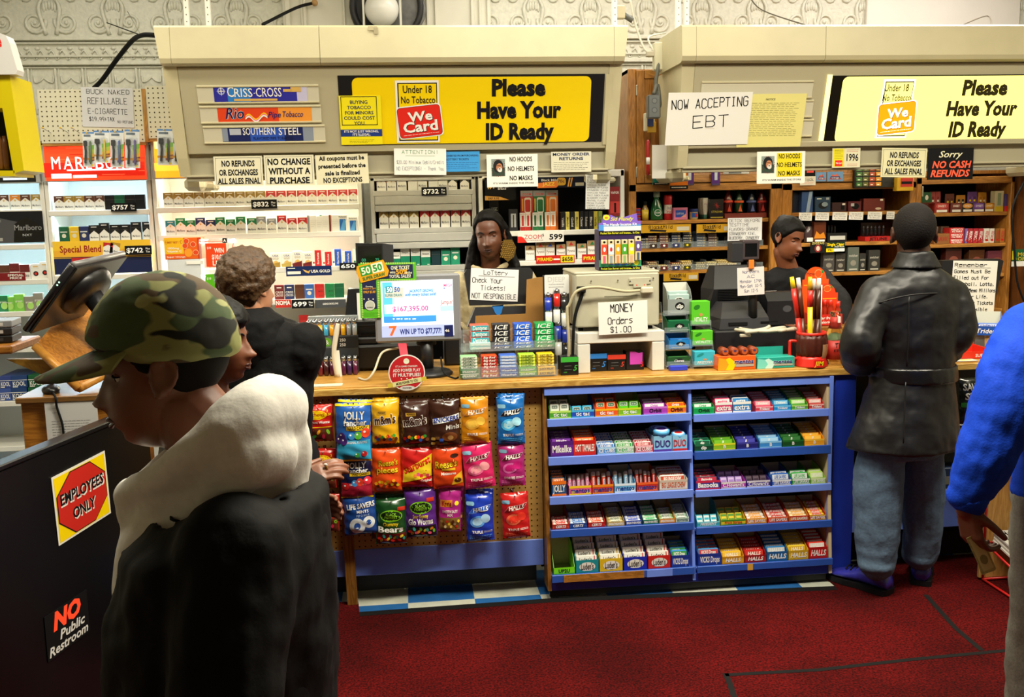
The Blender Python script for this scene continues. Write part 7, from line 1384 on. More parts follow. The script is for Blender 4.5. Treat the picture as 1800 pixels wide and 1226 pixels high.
def T_(q,t,x,z,h,c,w,wid=None,bold=.04,shear=0,rot=0,y=-.0012):q.text(t,x*w,z,h,c if not isinstance(c,str) else M(c,.4),y,wid=(wid*w if wid else None),bold=bold,shear=shear,rot=rot)
def d_sath(q,w,h):q.disc(-.05*w,-.26*h,.36*w,.12*h,YEL,-.0006,20);q.disc(-.05*w,-.26*h,.33*w,.1*h,M('#d82018',.3),-.0009,20);q.disc(-.05*w,-.26*h,.31*w,.09*h,YEL,-.0012,20);T_(q,'SATHERS',-.05,-.26*h,.08*h,Cm('#b81c14'),w,.52,y=-.0015);T_(q,'Gummi Worms',.0,-.45*h,.07*h,WHT,w,.8);T_(q,'2',.32,-.16*h,.06*h,YEL,w);T_(q,'$1.50',.34,-.25*h,.06*h,YEL,w,.22);q.rect(-.48*w,-.60*h,.48*w,-.58*h,YEL,-.0008);q.rect(-.47*w,-.98*h,.47*w,-.62*h,M('#5a2a1a',.15,coat=.5),-.0006);[q.disc((-.35+.17*i)*w,(-.72-.12*(i % 2))*h,.1*w,.04*h,M(('#d8381e','#3a8a2a','#e8a01e','#c82a4a','#7ab82a')[i],.2),-.001,10,.5*i) for i in range(5)]
def d_jolly(base,low,fr):
 def f(q,w,h):
  q.rect(-.5*w,-.04*h,.5*w,0,YEL,-.0006);q.rect(-.5*w,-h,.5*w,-.965*h,YEL,-.0006);q.rect(-.48*w,-.96*h,.48*w,-.62*h,M(low,.3),-.0006)
  T_(q,'JOLLY',.03,-.2*h,.135*h,'#0c1a4a',w,.62,.07,y=-.0009);T_(q,'JOLLY',.03,-.2*h,.13*h,WHT,w,.6,.04);T_(q,'rancher',.06,-.325*h,.11*h,'#0c1a4a',w,.68,.07,y=-.0009);T_(q,'rancher',.06,-.32*h,.1*h,WHT,w,.66,.04)
  q.rect(-.2*w,-.455*h,.46*w,-.375*h,M('#f0c81e',.35),-.0008);T_(q,'HARD CANDY',.13,-.415*h,.05*h,INK,w,.58)
  for i,(x,z,r,c) in enumerate(fr):q.disc(x*w,z*h,r*w,r*w*1.05,M(c,.3),-.0012-.0002*i,14);q.disc((x-.03)*w,(z+.02)*h,r*.3*w,r*.25*w,M('#ffffff',.3),-.0016-.0002*i,8)
  T_(q,'ORIGINAL FLAVORS',.08,-.66*h,.04*h,WHT,w,.6,.02)
 return f
def d_mm(q,w,h,c='#3a1c10'):
 T_(q,"m&m's",.0,-.42*h,.2*h,WHT,w,.84,.09,rot=.08,y=-.0009);T_(q,"m&m's",.0,-.42*h,.19*h,c,w,.8,.05,rot=.08,y=-.0013);q.rect(-.3*w,-.3*h,.05*w,-.22*h,Cm('#c89a30'),-.0008);T_(q,'PEANUT',-.12,-.26*h,.04*h,INK,w,.28,.02)
 for i in range(11):q.disc((-.36+.075*i)*w,(-.83-.05*math.sin(i*2))*h,.062*w,.042*h,M(('#d8281e','#2a6ad0','#e87a1e','#3aa83a','#6a3a1c','#e8c81e')[i % 6],.25),-.0012-.0002*i,12)
def d_snick(q,w,h):
 q.poly([(-.4*w,-.52*h),(.48*w,-.42*h),(.48*w,-.3*h),(-.4*w,-.4*h)],WHT,-.0006);T_(q,'SNICKERS',.04,-.405*h,.095*h,'#1f3f9a',w,.86,.06,.15,rot=.1);T_(q,'Minis',.25,-.57*h,.1*h,WHT,w,.46,.02,.15,rot=.06)
 q.disc(.15*w,-.78*h,.26*w,.1*h,M('#6a3a1a',.3),-.0008,16);q.disc(.17*w,-.8*h,.1*w,.05*h,Cm('#c89a5a'),-.0012,12)
 for i in range(7):q.rrect((-.46+.13*(i % 4))*w,(-.95+.08*(i//4)+.02*(i % 3))*h,(-.32+.13*(i % 4))*w,(-.89+.08*(i//4)+.02*(i % 3))*h,.004,M(('#c8a04a','#5a3a1a','#2a4a9a','#3a7a2a')[i % 4],.35),-.001-.0002*i)
def d_halls(bar,accent,art,sub='TRIPLE'):
 def f(q,w,h):
  q.poly([(-.42*w,-.4*h),(.3*w,-.33*h),(.44*w,-.22*h),(-.26*w,-.28*h)],M('#d8dce4',.3),-.0006);q.poly([(-.41*w,-.395*h),(.295*w,-.327*h),(.42*w,-.228*h),(-.26*w,-.284*h)],M(bar,.3),-.0009);T_(q,'HALLS',.03,-.305*h,.085*h,WHT,w,.58,.05,.2,rot=.07)
  q.rrect(-.48*w,-.22*h,-.2*w,-.14*h,.006,M('#8fc8e8',.35),-.0008)
  q.disc(-.1*w,-.56*h,.28*w,.12*h,M(accent,.3),-.0007,20,.2);q.disc(-.1*w,-.56*h,.2*w,.08*h,M(art,.25),-.001,16,.2);q.disc(.2*w,-.5*h,.18*w,.09*h,M(art,.25),-.0013,14,-.4)
  T_(q,sub,-.12,-.78*h,.055*h,WHT,w,.4,.03);q.lines(.28*w,-.765*h,.3*w,2,.025*h,WHT,-.001,.002,rag=0);q.lines(0,-.86*h,.82*w,3,.035*h,M(accent,.4),-.001,.003,rag=.1)
 return f
def d_rpc(q,w,h):
 T_(q,"Reese's",.08,-.31*h,.14*h,'#8a4a10',w,.66,.07,.15,.05,y=-.0009);T_(q,"Reese's",.08,-.31*h,.13*h,'#f2d01e',w,.64,.03,.15,.05);T_(q,'pieces',.05,-.47*h,.14*h,'#8a4a10',w,.74,.07,y=-.0009);T_(q,'pieces',.05,-.47*h,.13*h,'#f2d01e',w,.7,.04)
 for i in range(12):q.disc((-.34+.065*i)*w,(-.78-.06*math.sin(i*1.9))*h,.055*w,.035*h,M(('#e8a01e','#5a2a10','#e8c81e')[i % 3],.3),-.001-.0002*i,12)
def d_star(q,w,h):
 q.poly([(-.44*w,-.86*h),(-.42*w,-.55*h),(.48*w,-.15*h),(.48*w,-.7*h)],M('#f2d428',.35),-.0006);T_(q,'Starburst',.0,-.42*h,.17*h,M('#d8201a',.35),w,.92,.05,.1,.42);T_(q,'Original',.3,-.8*h,.06*h,WHT,w,.34)
 for i in range(5):q.rrect((-.1+.1*i)*w,(-.72+.03*(i % 2))*h,(.0+.1*i)*w,(-.64+.03*(i % 2))*h,.003,M(('#f0883a','#e85a8a','#d82a2a','#f0a83a','#e8486a')[i],.35),-.001-.0002*i)
def d_rmin(q,w,h):
 T_(q,"Reese's",-.05,-.4*h,.17*h,'#5a2a0c',w,.78,.08,.15,.06,y=-.0009);T_(q,"Reese's",-.05,-.4*h,.16*h,'#f2d01e',w,.74,.03,.15,.06);q.rect(-.2*w,-.55*h,.26*w,-.5*h,Cm('#e8b81e'),-.0008);T_(q,'Miniatures',.02,-.62*h,.06*h,WHT,w,.5);q.poly([(.1*w,-.9*h),(.48*w,-.88*h),(.48*w,-.6*h),(.2*w,-.72*h)],M('#e8b828',.35),-.0006);q.disc(.32*w,-.8*h,.12*w,.06*h,M('#5a2f14',.3),-.001,14);q.disc(.25*w,-.22*h,.14*w,.05*h,M('#3a1c10',.3),-.0008,12)
def d_lsav(q,w,h):
 q.rect(-.5*w,-.03*h,.5*w,0,YEL,-.0006);T_(q,'LIFE SAVERS',.05,-.26*h,.12*h,WHT,w,.84,.05,rot=.06);T_(q,'MINTS',.1,-.4*h,.07*h,WHT,w,.36,.03);T_(q,'PEP O MINT',.1,-.5*h,.055*h,'#9ab8e8',w,.4)
 for x,z,r in ((-.1,-.75,.24),(.26,-.68,.18)):q.disc(x*w,z*h,r*w,r*w,M('#dfe4ea',.3),-.001 if x<0 else-.0008,22);q.disc(x*w,z*h,r*.42*w,r*.42*w,M('#1f4a9a',.3),-.0014 if x<0 else-.0012,16)
def d_bf(t1,t2,oval,low):
 def f(q,w,h):
  q.disc(0,-.36*h,.36*w,.13*h,M('#7ac01e',.35),-.0006,22);q.disc(0,-.36*h,.33*w,.11*h,M('#12240e',.35),-.0009,22);T_(q,'BLACK',0,-.325*h,.055*h,'#8ac82a',w,.34,.03);T_(q,'FOREST',0,-.39*h,.055*h,'#8ac82a',w,.42,.03);q.rect(.2*w,-.25*h,.44*w,-.17*h,Cm('#c83018'),-.0008)
  T_(q,t1,-.02,-.535*h,.075*h,'#e8c81e',w,.5,.04);T_(q,t2,-.02,-.65*h,.12*h,WHT,w,.8,.05)
  q.rect(-.47*w,-.97*h,.47*w,-.74*h,M(low,.2,coat=.4),-.0006)
  for i in range(12):q.disc((-.38+.07*i)*w,(-.85-.05*math.sin(i*2.3))*h,.065*w,.028*h,M(('#d8281e','#e8c83a','#3aa89a','#e85a7a','#e88a1e','#7ac83a')[i % (3 if low=='#5a1410' else 6)],.25),-.001-.0002*i,10,i)
 return f
def d_kar(q,w,h):q.rect(-.44*w,-.42*h,.1*w,-.26*h,Cm('#d88a1e'),-.0006);T_(q,"Kar's",-.16,-.34*h,.12*h,'#b8241e',w,.42,.05,y=-.001);q.disc(.3*w,-.34*h,.1*w,.05*h,Cm('#f0e01e'),-.0008,12);T_(q,'SWEET N SALTY',0,-.52*h,.06*h,WHT,w,.7,.03);T_(q,'MIX',0,-.6*h,.06*h,WHT,w,.25,.03);q.rect(-.46*w,-.94*h,.46*w,-.66*h,M('#7a5a2a',.3),-.0006);[q.disc((-.38+.085*i)*w,(-.74-.12*(i % 3)/2)*h,.06*w,.035*h,M(('#c8a04a','#5a2a14','#e8d09a','#d8381e','#e8c81e')[i % 5],.35),-.001-.0002*i,9) for i in range(10)]
bag((536,712,586,776),'#c8201a','upper red gummi worm bag beside the wooden post',d_sath);bag((546,789,593,858),'#c8201a','middle red gummi worm bag by the ringed hand',d_sath,2);bag((564,869,599,933),'#c8201a','lowest red gummi worm bag beside the wooden post',d_sath,3)
FR=[(-.34,-.55,.1,'#4a2a7a'),(-.42,-.62,.1,'#3a2468'),(-.28,-.64,.1,'#4a2a7a'),(-.05,-.55,.1,'#3a8ad0'),(.14,-.54,.11,'#5ab83a'),(.36,-.5,.13,'#e8482a'),(.3,-.86,.08,'#d82a2a'),(.1,-.88,.07,'#3aa84a')]
bag((591,709,654,810),'#2a62b8','large blue hard candy bag with light blue foot',d_jolly('#2a62b8','#3ab0e0',FR),1,Y=4.0,behind=(.01,));bag((598,802,655,874),'#18224e','navy hard candy bag with crimson foot',d_jolly('#18224e','#a8203a',[(-.34,-.7,.11,'#d8282a'),(-.05,-.62,.1,'#3a8ad0'),(.12,-.6,.12,'#e8402a'),(.36,-.58,.13,'#e8384a')]),0)
bag((653,705,701,780),'#e8b01a','yellow chocolate drop bag',d_mm,behind=(.006,));bag((702,708,755,781),'#3a2018','dark brown chocolate drop bag',d_mm,-1,behind=(.008,));bag((754,702,809,784),'#3a2016','brown bag with blue lettering of mini chocolate bars',d_snick)
bag((810,698,859,779),'#d88a14','orange honey lozenge bag',d_halls('#c87a10','#e8a83a','#f0c04a'));bag((873,698,922,781),'#1668b8','bright blue lozenge bag with black lettering bar',d_halls('#14181e','#4ab0e8','#a8e0f4'),behind=(.008,))
bag((651,788,706,864),'#e8501a','orange bag of small yellow and brown drops',d_rpc,0);bag((705,786,762,856),'#c8201e','red bag with slanted yellow block',d_star,2);bag((758,784,812,858),'#e0481a','orange bag of peanut butter miniatures',d_rmin,-2);bag((810,779,864,858),'#d8286a','pink strawberry lozenge bag',d_halls('#8a1a3a','#f06aa0','#f0a0a8'),-5);bag((876,778,923,854),'#b02a78','silver and magenta cherry lozenge bag',d_halls('#6a1030','#d86ab0','#c8207a','SUGAR FREE'))
bag((601,869,661,939),'#1f4a9a','blue mint ring bag',d_lsav,-3);bag((660,876,717,955),'#1a4a22','dark green gummy bear bag',d_bf('Gummy','Bears',0,'#5a1410'),1,behind=(-.012,));bag((711,860,767,943),'#5a2a8a','purple glowing worm sweets bag',d_bf('Sour Gummy','Glo Worms',0,'#1a1a1e'),-1);bag((772,857,812,934),'#b02888','magenta snack mix bag',d_kar,2,behind=(.02,));bag((818,868,867,950),'#1a3ab8','deep blue mint lozenge bag',d_halls('#1a5ac8','#5a9ae8','#a8d0f0'),-1,behind=(.008,));bag((880,866,929,945),'#c82020','red cherry lozenge bag in the bottom row',d_halls('#8a1010','#e86a4a','#e83a2a'),-2)
# --- cartons on the slanted rack
ROWN=['top','second','middle','fourth','bottom'];BAYN={'L':'left','R':'right'}
PIX=4.05/1700
def sweets(bay,r,x0,x1,cn,c,c2,txt,kind,n,pn,pc,pc2,fh=15,bh=32,tc=None,noun='gum',bold=.04,shear=0):
 zd,yl=SHELF[bay,r];Y=yl+.006;px=(x0+x1)/2;w=wd(x0,x1,850,Y)*.97;cx=(pt(x0,LIPS[bay][r][0],Y).x+pt(x1,LIPS[bay][r][0],Y).x)/2
 z=zd+.0008;hf,hb,d,t=fh*PIX+.012,bh*PIX+.012,.15,.0012;m=M(c,.4);ins=M('#b9ab8e',.7);b=MB()
 place=f'{ROWN[r]} {BAYN[bay]} shelf'
 b.box((0,d/2,.001),(w,d,.0018),ins);b.box((0,0,hf/2),(w,t,hf),m);b.box((0,d,hb/2),(w,t,hb),ins)
 for s in (-1,1):b.prism([(0,0),(d,0),(d,hb),(d*.55,hb*.9),(0,hf)],m if s<0 else m,s*w/2-t/2,s*w/2+t/2,axis='x')
 zz=.012+(hf-.012)*.5;y=-t/2-.0006;M2=M(c2,.4)
 b.rect(-w/2,hf*.8,w/2,hf,M2,y) if kind not in ('box','cup','none') else b.disc(0,zz*.95,w*.36,(hf-.012)*.36,Cm('#e6e2da'),y,20) if kind=='box' else None
 b.rect(-w*.5,0.012,w*.5,.012+(hf-.012)*.14,M2,y)
 if kind in ('rolls','hroll'):b.disc(-w*.34,zz*.8,w*.09,hf*.14,M2,y-.0003,12);b.disc(w*.36,zz*.7,w*.1,hf*.15,M2,y-.0003,12)
 b.text(txt,0,zz,min((hf-.012)*.5,.03),tc or WHT,y-.0008,maxw=w*(.56 if kind=='box' else .86),bold=bold,shear=shear)
 o=b.obj('sweets_carton',loc=(cx,Y,z),label=f'{cn} {noun} carton on the {place}',cat='carton',group='sweets cartons on the slanted rack')
 if not n:return
 P,P2=M(pc,.3),M(pc2,.35);q=MB();pw=w*.92
 def lay(me_b,pts,nm,desc):
  me=me_b.mesh(nm);K=len(pts)
  for i,(dx,dy,dz,rx) in enumerate(pts):
   o=bpy.data.objects.new(nm,me);COL.objects.link(o);o.location=(cx+dx,Y+dy,z+dz);o.rotation_euler.x=rx
   tag(o,f'{pn} {desc}, {ordn(i, K) if kind in ("rolls", "cup", "twin") else ("front", "second", "third", "fourth", "fifth", "rear")[min(i, 5)]} in the {cn} carton, {place}','sweets',f'{pn} {desc}s in the {cn} carton, {place}')
 if kind=='stack':
  ph=.05;q.box((0,0,ph/2),(pw,.017,ph),P,.003);q.rect(-pw*.44,ph*.62,pw*.44,ph*.94,P2,-.0091);q.text(txt,0,ph*.78,ph*.2,Cm('#f4f2ec') if pc2 not in ('#f0f0ea','#e8e8e4') else M(pc,.4),-.0097,maxw=pw*.7,bold=.04,shear=.2);q.rect(-pw*.4,.004,pw*.4,ph-.004,P,.0091)
  q.add([(-pw*.36,-.006,ph+.0004),(pw*.36,-.006,ph+.0004),(pw*.36,.006,ph+.0004),(-pw*.36,.006,ph+.0004)],[(0,1,2,3)],P2)
  lay(q,[(0,.02+.025*i,.003+max(0,hf-.05+.008)*.9+.006*i,R(-14)) for i in range(n)],'gum_pack','pack')
 elif kind=='twin':
  ph=.062;q.box((0,0,ph/2),(w*.43,.014,ph),M(pc,.12,coat=.4),.003);q.rrect(-w*.16,ph*.62,w*.16,ph*.9,.004,M('#c8d0c8',.3),-.0077);q.rrect(-w*.13,ph*.66,w*.13,ph*.86,.003,P2,-.0082);q.text('tic tac',0,ph*.76,ph*.1,WHT,-.0088,wid=w*.2)
  lay(q,[(s*w*.23,.02+.03*k,.003+.012*k+(.008 if pn != 'blue' else-.006),R(-12)) for k in range(n) for s in (-1,1)],'mint_box','box')
 elif kind=='rolls':
  ph=.085;rr=w/n*.42;q.lathe([(rr*.7,0),(rr,.004),(rr,ph*.72),(rr*1.02,ph*.78),(rr*.9,ph*.96),(rr*.55,ph)],None,n=12,mats=[P,P,P,M('#e6e4de',.3),M('#e6e4de',.3)]);q.rect(-rr*.4,ph*.2,rr*.4,ph*.7,P2,-rr-.0006);q.text('mentos',0,ph*.45,rr*.7,Cm('#24307a'),-rr-.001,wid=ph*.4,rot=R(90))
  lay(q,[(-w/2+w*(i+.5)/n,.03+.008*(i % 2),.004+random.uniform(-.004,.014),R(-14)) for i in range(n)],'sweet_roll','roll')
 elif kind=='hroll':
  rr=.0105;q.T=Matrix.Rotation(R(90),4,'Y');q.lathe([(rr*.6,-pw/2),(rr,-pw/2+.004),(rr,-pw*.32),(rr,pw*.32),(rr,pw/2-.004),(rr*.6,pw/2)],None,n=12,mats=[P2,P2,P,P2,P2]);q.T=Matrix();q.rect(-pw*.3,-rr*.5,pw*.3,rr*.5,P,-rr-.0006);q.text(txt,0,0,rr*.9,WHT if pc not in ('#d8d8d2','#e0e0da','#e2ddc8') else Cm('#2a5a3a'),-rr-.001,maxw=pw*.6,bold=.04,shear=.2)
  lay(q,[(0,.018+.02*i,max(.012,hf-.008)+.008*i,R(-25)) for i in range(n)],'mint_roll','roll')
 elif kind=='flat':
  ph=.05;q.box((0,0,ph/2),(w*.28,.012,ph),P,.002);q.rect(-w*.12,ph*.3,w*.12,ph*.9,P2,-.0066);q.rect(-w*.1,ph*.5,w*.1,ph*.7,P,-.007)
  lay(q,[((s-1)*w*.31,.02+.035*k,.008+.016*k+max(0,hf-.045),R(-30)) for k in range(n) for s in range(3)],'gum_pack','pack')
 elif kind=='box':
  ph=.05;q.box((0,0,ph/2),(pw,.024,ph),P,.002);q.text(txt,-.05*pw,ph*.66,ph*.26,Cm('#2c2a28'),-.0127,wid=pw*.6,bold=.03);q.rect(pw*.36,.004,pw*.41,ph-.003,P2,-.0127);q.disc(0,ph*.34,pw*.1,ph*.09,P2,-.0127,10)
  lay(q,[(0,.018+.03*i,.012+max(0,hf-.05)+.018*i,R(-16)) for i in range(n)],'lozenge_box','box')
 elif kind=='bagl':
  ph=.055;q.box((0,0,ph/2),(pw,.016,ph),P,.005);q.rect(-pw*.46,ph*.5,pw*.46,ph*.9,P2,-.0086);q.text(txt,0,ph*.7,ph*.26,WHT if pc2 != '#e4e6e8' else M(pc,.4),-.0092,maxw=pw*.7,bold=.05,shear=.2)
  lay(q,[(0,.018+.022*i,.006+max(0,hf-.045)+.007*i,R(-15)) for i in range(n)],'lozenge_stick','pack')
 elif kind=='cup':
  rr=w*.44;q.lathe([(rr*.9,0),(rr,.006),(rr*.98,.06),(rr*1.06,.062),(rr*1.06,.074),(rr*.95,.078)],None,n=20,mats=[M('#9ad0f0',.2)]*2+[M('#5ab0e8',.3)]*3);q.add([(rr*.85*math.cos(R(18*i)),rr*.85*math.sin(R(18*i)),.0785) for i in range(20)],[tuple(range(20))],M('#d0e4f4',.3));q.add([(rr*.6*math.cos(R(18*i)),rr*.35*math.sin(R(18*i)),.079) for i in range(20)],[tuple(range(20))],P2)
  lay(q,[(0,.045,.012+.02*(pn=='blue'),R(14)),(0,.11,.02,R(10))][:n],'gum_cup','cup')
L='L';Rb='R'
S_=lambda*a,**k:sweets(*a,**k)
S_(L,0,966,1004,'green and white','#4aa02a','#b8e06a','tic tac','twin',2,'white','#e4e4da','#5a6a5e',14,42,noun='mint');S_(L,0,1004,1045,'blue spotted','#1f4ab0','#4ab0e0','tic tac','twin',1,'blue','#4ab8e0','#2a5a4e',14,38,noun='mint');S_(L,0,1046,1087,'orange','#e8581a','#f0b01e','tic tac','twin',2,'orange','#e8581a','#2a6a3e',14,42,noun='mint');S_(L,0,1087,1127,'yellow green','#7ab81e','#c8d82a','tic tac','twin',1,'lime','#5ac81e','#2a7a3e',14,40,noun='mint')
S_(L,0,1131,1173,'violet','#a83ab0','#c86ad0','Orbit','stack',3,'violet','#b048b8','#e8e8e4',14,26,tc=BLK);S_(L,0,1173,1206,'bright orange','#f0681a','#f5c01e','Orbit','stack',3,'orange','#f09a1e','#e8581a',14,26,tc=BLK)
S_(L,1,968,1008,'purple','#6a2a94','#54207a','MikeIke','stack',4,'purple','#4a1c6a','#7a3aa4',28,42,noun='chew',bold=.05);S_(L,1,1008,1048,'scarlet','#d42c1a','#c81e14','HOT TAMALES','stack',4,'fiery red','#d8381c','#f08a1e',28,42,noun='chew');S_(L,1,1050,1083,'ice blue','#4a90d0','#a8d0f0','ICE CUBES','stack',5,'blue and white','#e0e4e4','#3a7ac8',13,26);S_(L,1,1083,1115,'pale green','#6ab87a','#c8e4c8','ICE CUBES','stack',5,'green and white','#e0e4dc','#3a9a4a',13,26);S_(L,1,1116,1148,'cherry','#d0445a','#f0b0b8','ICE CUBES','stack',5,'pink and white','#ecdcdc','#c83a4a',13,26)
S_(L,1,1149,1181,'sky blue and violet','#8ac4e8','#5a3a9a','DUO','cup',2,'blue','#8ac4e8','#6a3aa8',29,30,tc=Cm('#3a2a7a'),noun='mint');S_(L,1,1182,1208,'sky blue and red','#8ac4e8','#c8281e','DUO','cup',1,'azure','#8ac4e8','#c8281e',29,30,tc=Cm('#c8281e'),noun='mint')
S_(L,2,970,996,'teal and orange','#1c4a7a','#e8721a','JOLLY','stack',4,'teal and orange','#1c5a7a','#f0781e',28,44,noun='hard candy');S_(L,2,1000,1040,'pink and yellow','#e85a8a','#f2c81e','mentos','rolls',5,'pink','#f0a0c0','#e8c8d8',17,22,tc=NAVY,noun='sweet roll');S_(L,2,1041,1079,'red','#d03a28','#e8881e','mentos','rolls',4,'red','#e0482a','#d8dce4',17,30,tc=NAVY,noun='sweet roll');S_(L,2,1080,1118,'light blue','#6ab0dc','#e0ecf4','mentos','rolls',4,'blue','#8ab8d8','#d8e4ec',17,36,tc=NAVY,noun='sweet roll');S_(L,2,1119,1157,'deep red','#c8281e','#e8602a','mentos','rolls',5,'crimson','#c8382a','#d8c8c8',17,36,tc=NAVY,noun='sweet roll');S_(L,2,1159,1209,'white pinstriped','#dcd6c8','#c8b8a8','BIG LEAGUE CHEW','bagl',4,'white shredded gum','#e0dcd4','#b8442a',19,30,tc=Cm('#c8562a'))
S_(L,3,971,1001,'rust red','#c8452a','#a82a1a','CERTS','hroll',3,'red and white','#c8302a','#d8d0c8',9,30,noun='mint roll',shear=.2);S_(L,3,1001,1032,'cobalt','#2450a0','#1a3a80','CERTS','hroll',4,'blue and silver','#3a7ac8','#d0d8e0',9,30,noun='mint roll',shear=.2);S_(L,3,1034,1064,'tomato red','#c8281e','#a81a14','CERTS','hroll',4,'orange','#e0562a','#e8d8c8',9,30,noun='mint roll',shear=.2);S_(L,3,1068,1098,'tan','#c8b07a','#b89a5a','BREATHSAVERS','hroll',5,'cream','#e2ddc8','#b8a86a',8,24,noun='mint roll');S_(L,3,1099,1129,'navy blue','#1c3494','#2a4ab0','BREATHSAVERS','hroll',5,'navy','#2a4ab8','#c8d0e0',8,26,noun='mint roll');S_(L,3,1130,1158,'dark green','#12583a','#1c7a5a','BREATHSAVERS','hroll',5,'green','#3ab06a','#c8e4d0',8,28,noun='mint roll');S_(L,3,1159,1187,'amber','#e0962a','#c87a1a','BREATHSAVERS','hroll',4,'silver green','#d8d8d2','#8ab07a',8,28,noun='mint roll');S_(L,3,1188,1211,'white','#d8dcd8','#a8c0b0','BREATHSAVERS','hroll',5,'white','#e0e0da','#9ac0a8',8,26,tc=Cm('#1c5a3a'),noun='mint roll')
S_(L,4,973,1011,'empty neon green','#7ad81e','#5ab81a','UP2U','none',0,'','','',12,52,tc=Cm('#2a4a2a'),noun='gum',bold=.06)
for x0,x1,cn,c,a in ((1012,1053,'teal','#1a8a96','#c83a3a'),(1054,1095,'mustard yellow','#d8b41e','#c8a01e'),(1096,1138,'royal blue','#1a2ab0','#c83a3a'),(1139,1179,'red','#c8241e','#c83a2a')):S_(L,4,x0,x1,cn,c,c,"Luden's",'box',4,'white','#e6e4dc',a,24,40,tc=Cm('#3a3430'),noun='throat drop',bold=.03)
S_(L,4,1180,1212,'blue','#1f3fa8','#1a3490','VICKS Drops','bagl',4,'blue and green lozenge','#3a8ac8','#3a9a4a',22,38,noun='lozenge',shear=.1)
S_(Rb,0,1219,1256,'green','#129a4a','#2ab86a','Orbit','stack',4,'green','#1aa05a','#e8e8e4',13,24,tc=BLK);S_(Rb,0,1257,1287,'hot pink','#d83a6a','#f0f0ea','extra','bagl',2,'pink','#e04a78','#e4e6e8',20,30);S_(Rb,0,1288,1320,'blue and white','#2a86c8','#f0f0ea','extra','bagl',2,'white','#e0e4e4','#3a8ac8',20,30);S_(Rb,0,1328,1359,'coral red','#d83a4a','#f0a0a8','Trident','stack',5,'rosy','#e05a78','#e8b0b8',9,24,shear=.2);S_(Rb,0,1360,1390,'cyan','#1f8ac8','#6ac0e8','Trident','stack',5,'blue','#2a86c0','#8ac8e8',9,28,shear=.2);S_(Rb,0,1391,1420,'leaf green','#4aa02a','#a8d86a','Trident','stack',5,'lime','#5ab03a','#c8e8a0',9,30,shear=.2);S_(Rb,0,1422,1448,'watermelon red','#c8322e','#f0b0a0','Trident','stack',4,'red and white','#d04a48','#e8c0b8',9,30,shear=.2)
S_(Rb,1,1221,1253,'black and green','#0f3f2a','#1f6a48','dip','stack',4,'mint green','#3aa87a','#1c5a40',12,26,noun='mint')
for x0,x1,cn,c,c2,p,p2,pn in ((1254,1293,'yellow green','#8ab81e','#d8d82a','#3a8a1e','#7ab82a','green'),(1295,1333,'indigo','#20206e','#3a3a9a','#2a2a7a','#4a4ab0','indigo'),(1335,1374,'light blue','#3a8ad0','#8ac8f0','#5aa0d8','#a8d4f0','light blue'),(1375,1413,'forest green','#144a1c','#1f6a28','#1a5a20','#3a7a3a','dark green'),(1414,1449,'golden','#f0a01a','#f5c03a','#f0981a','#f5c84a','golden')):
 S_(Rb,1,x0,x1,cn,c,c2,'B','stack',6,pn,p,p2,12,32,tc=WHT,noun='bubble gum')
S_(Rb,2,1223,1266,'multicoloured','#2a3a9a','#c82a4a','Bazooka','stack',4,'red and blue','#3a3a4a','#c8304a',17,32,bold=.07);S_(Rb,2,1267,1311,'magenta banded','#b83aa8','#e0dcd8',"C.Howard's",'flat',2,'lilac','#9a7ac0','#c8b0e0',12,26);S_(Rb,2,1312,1354,'violet banded','#4a2a9a','#d8d4dc',"C.Howard's",'flat',2,'dark violet','#3a2a3a','#5a4a5a',12,22)
S_(Rb,2,1357,1391,'blue mint ring','#2a5ab8','#e0e4e8','LIFE SAVERS','bagl',2,'blue mint ring','#2a62b8','#e4e6e8',11,28,noun=''.join('mint'));S_(Rb,2,1392,1424,'green mint ring','#2a9a3a','#e0e8e0','LIFE SAVERS','bagl',2,'green mint ring','#3aa84a','#e4e6e8',11,28,noun='mint');S_(Rb,2,1425,1451,'lime mint ring','#9ac83a','#d8e8a8','LIFE SAVERS','bagl',2,'lime mint ring','#a8d05a','#d8e8b0',11,28,noun='mint')
S_(Rb,3,1225,1266,'turquoise','#2aa0b8','#7ad0e0','FREEDENT','flat',1,'turquoise','#3ab0c8','#e0ecec',9,40,shear=.2);S_(Rb,3,1267,1311,'yellow striped','#d8c01e','#3a8a2a','Fruit Stripe','flat',2,'striped yellow','#e0c83a','#5a9a3a',10,30,tc=Cm('#c8321e'))
for x0,x1,cn,c,c2,p,p2,pn in ((1312,1348,'orange ring','#d8741a','#f0a83a','#e8a03a','#e0e0da','orange and silver'),(1349,1386,'red ring','#c8281e','#e85a2a','#c8302a','#e0c8c0','red and silver'),(1387,1421,'amber ring','#d8801a','#c8381e','#e8a83a','#e8d8b0','amber'),(1422,1452,'mixed fruit ring','#b8301e','#d8a01e','#d84a2a','#e8c83a','fruit coloured')):S_(Rb,3,x0,x1,cn,c,c2,'LIFE SAVERS','hroll',5,pn,p,p2,10,30,noun='sweet')
S_(Rb,4,1227,1268,'blue and red','#1f3fa8','#1a3490','VICKS Drops','bagl',4,'blue and red lozenge','#4a90c8','#c8444a',22,34,noun='lozenge',shear=.1)
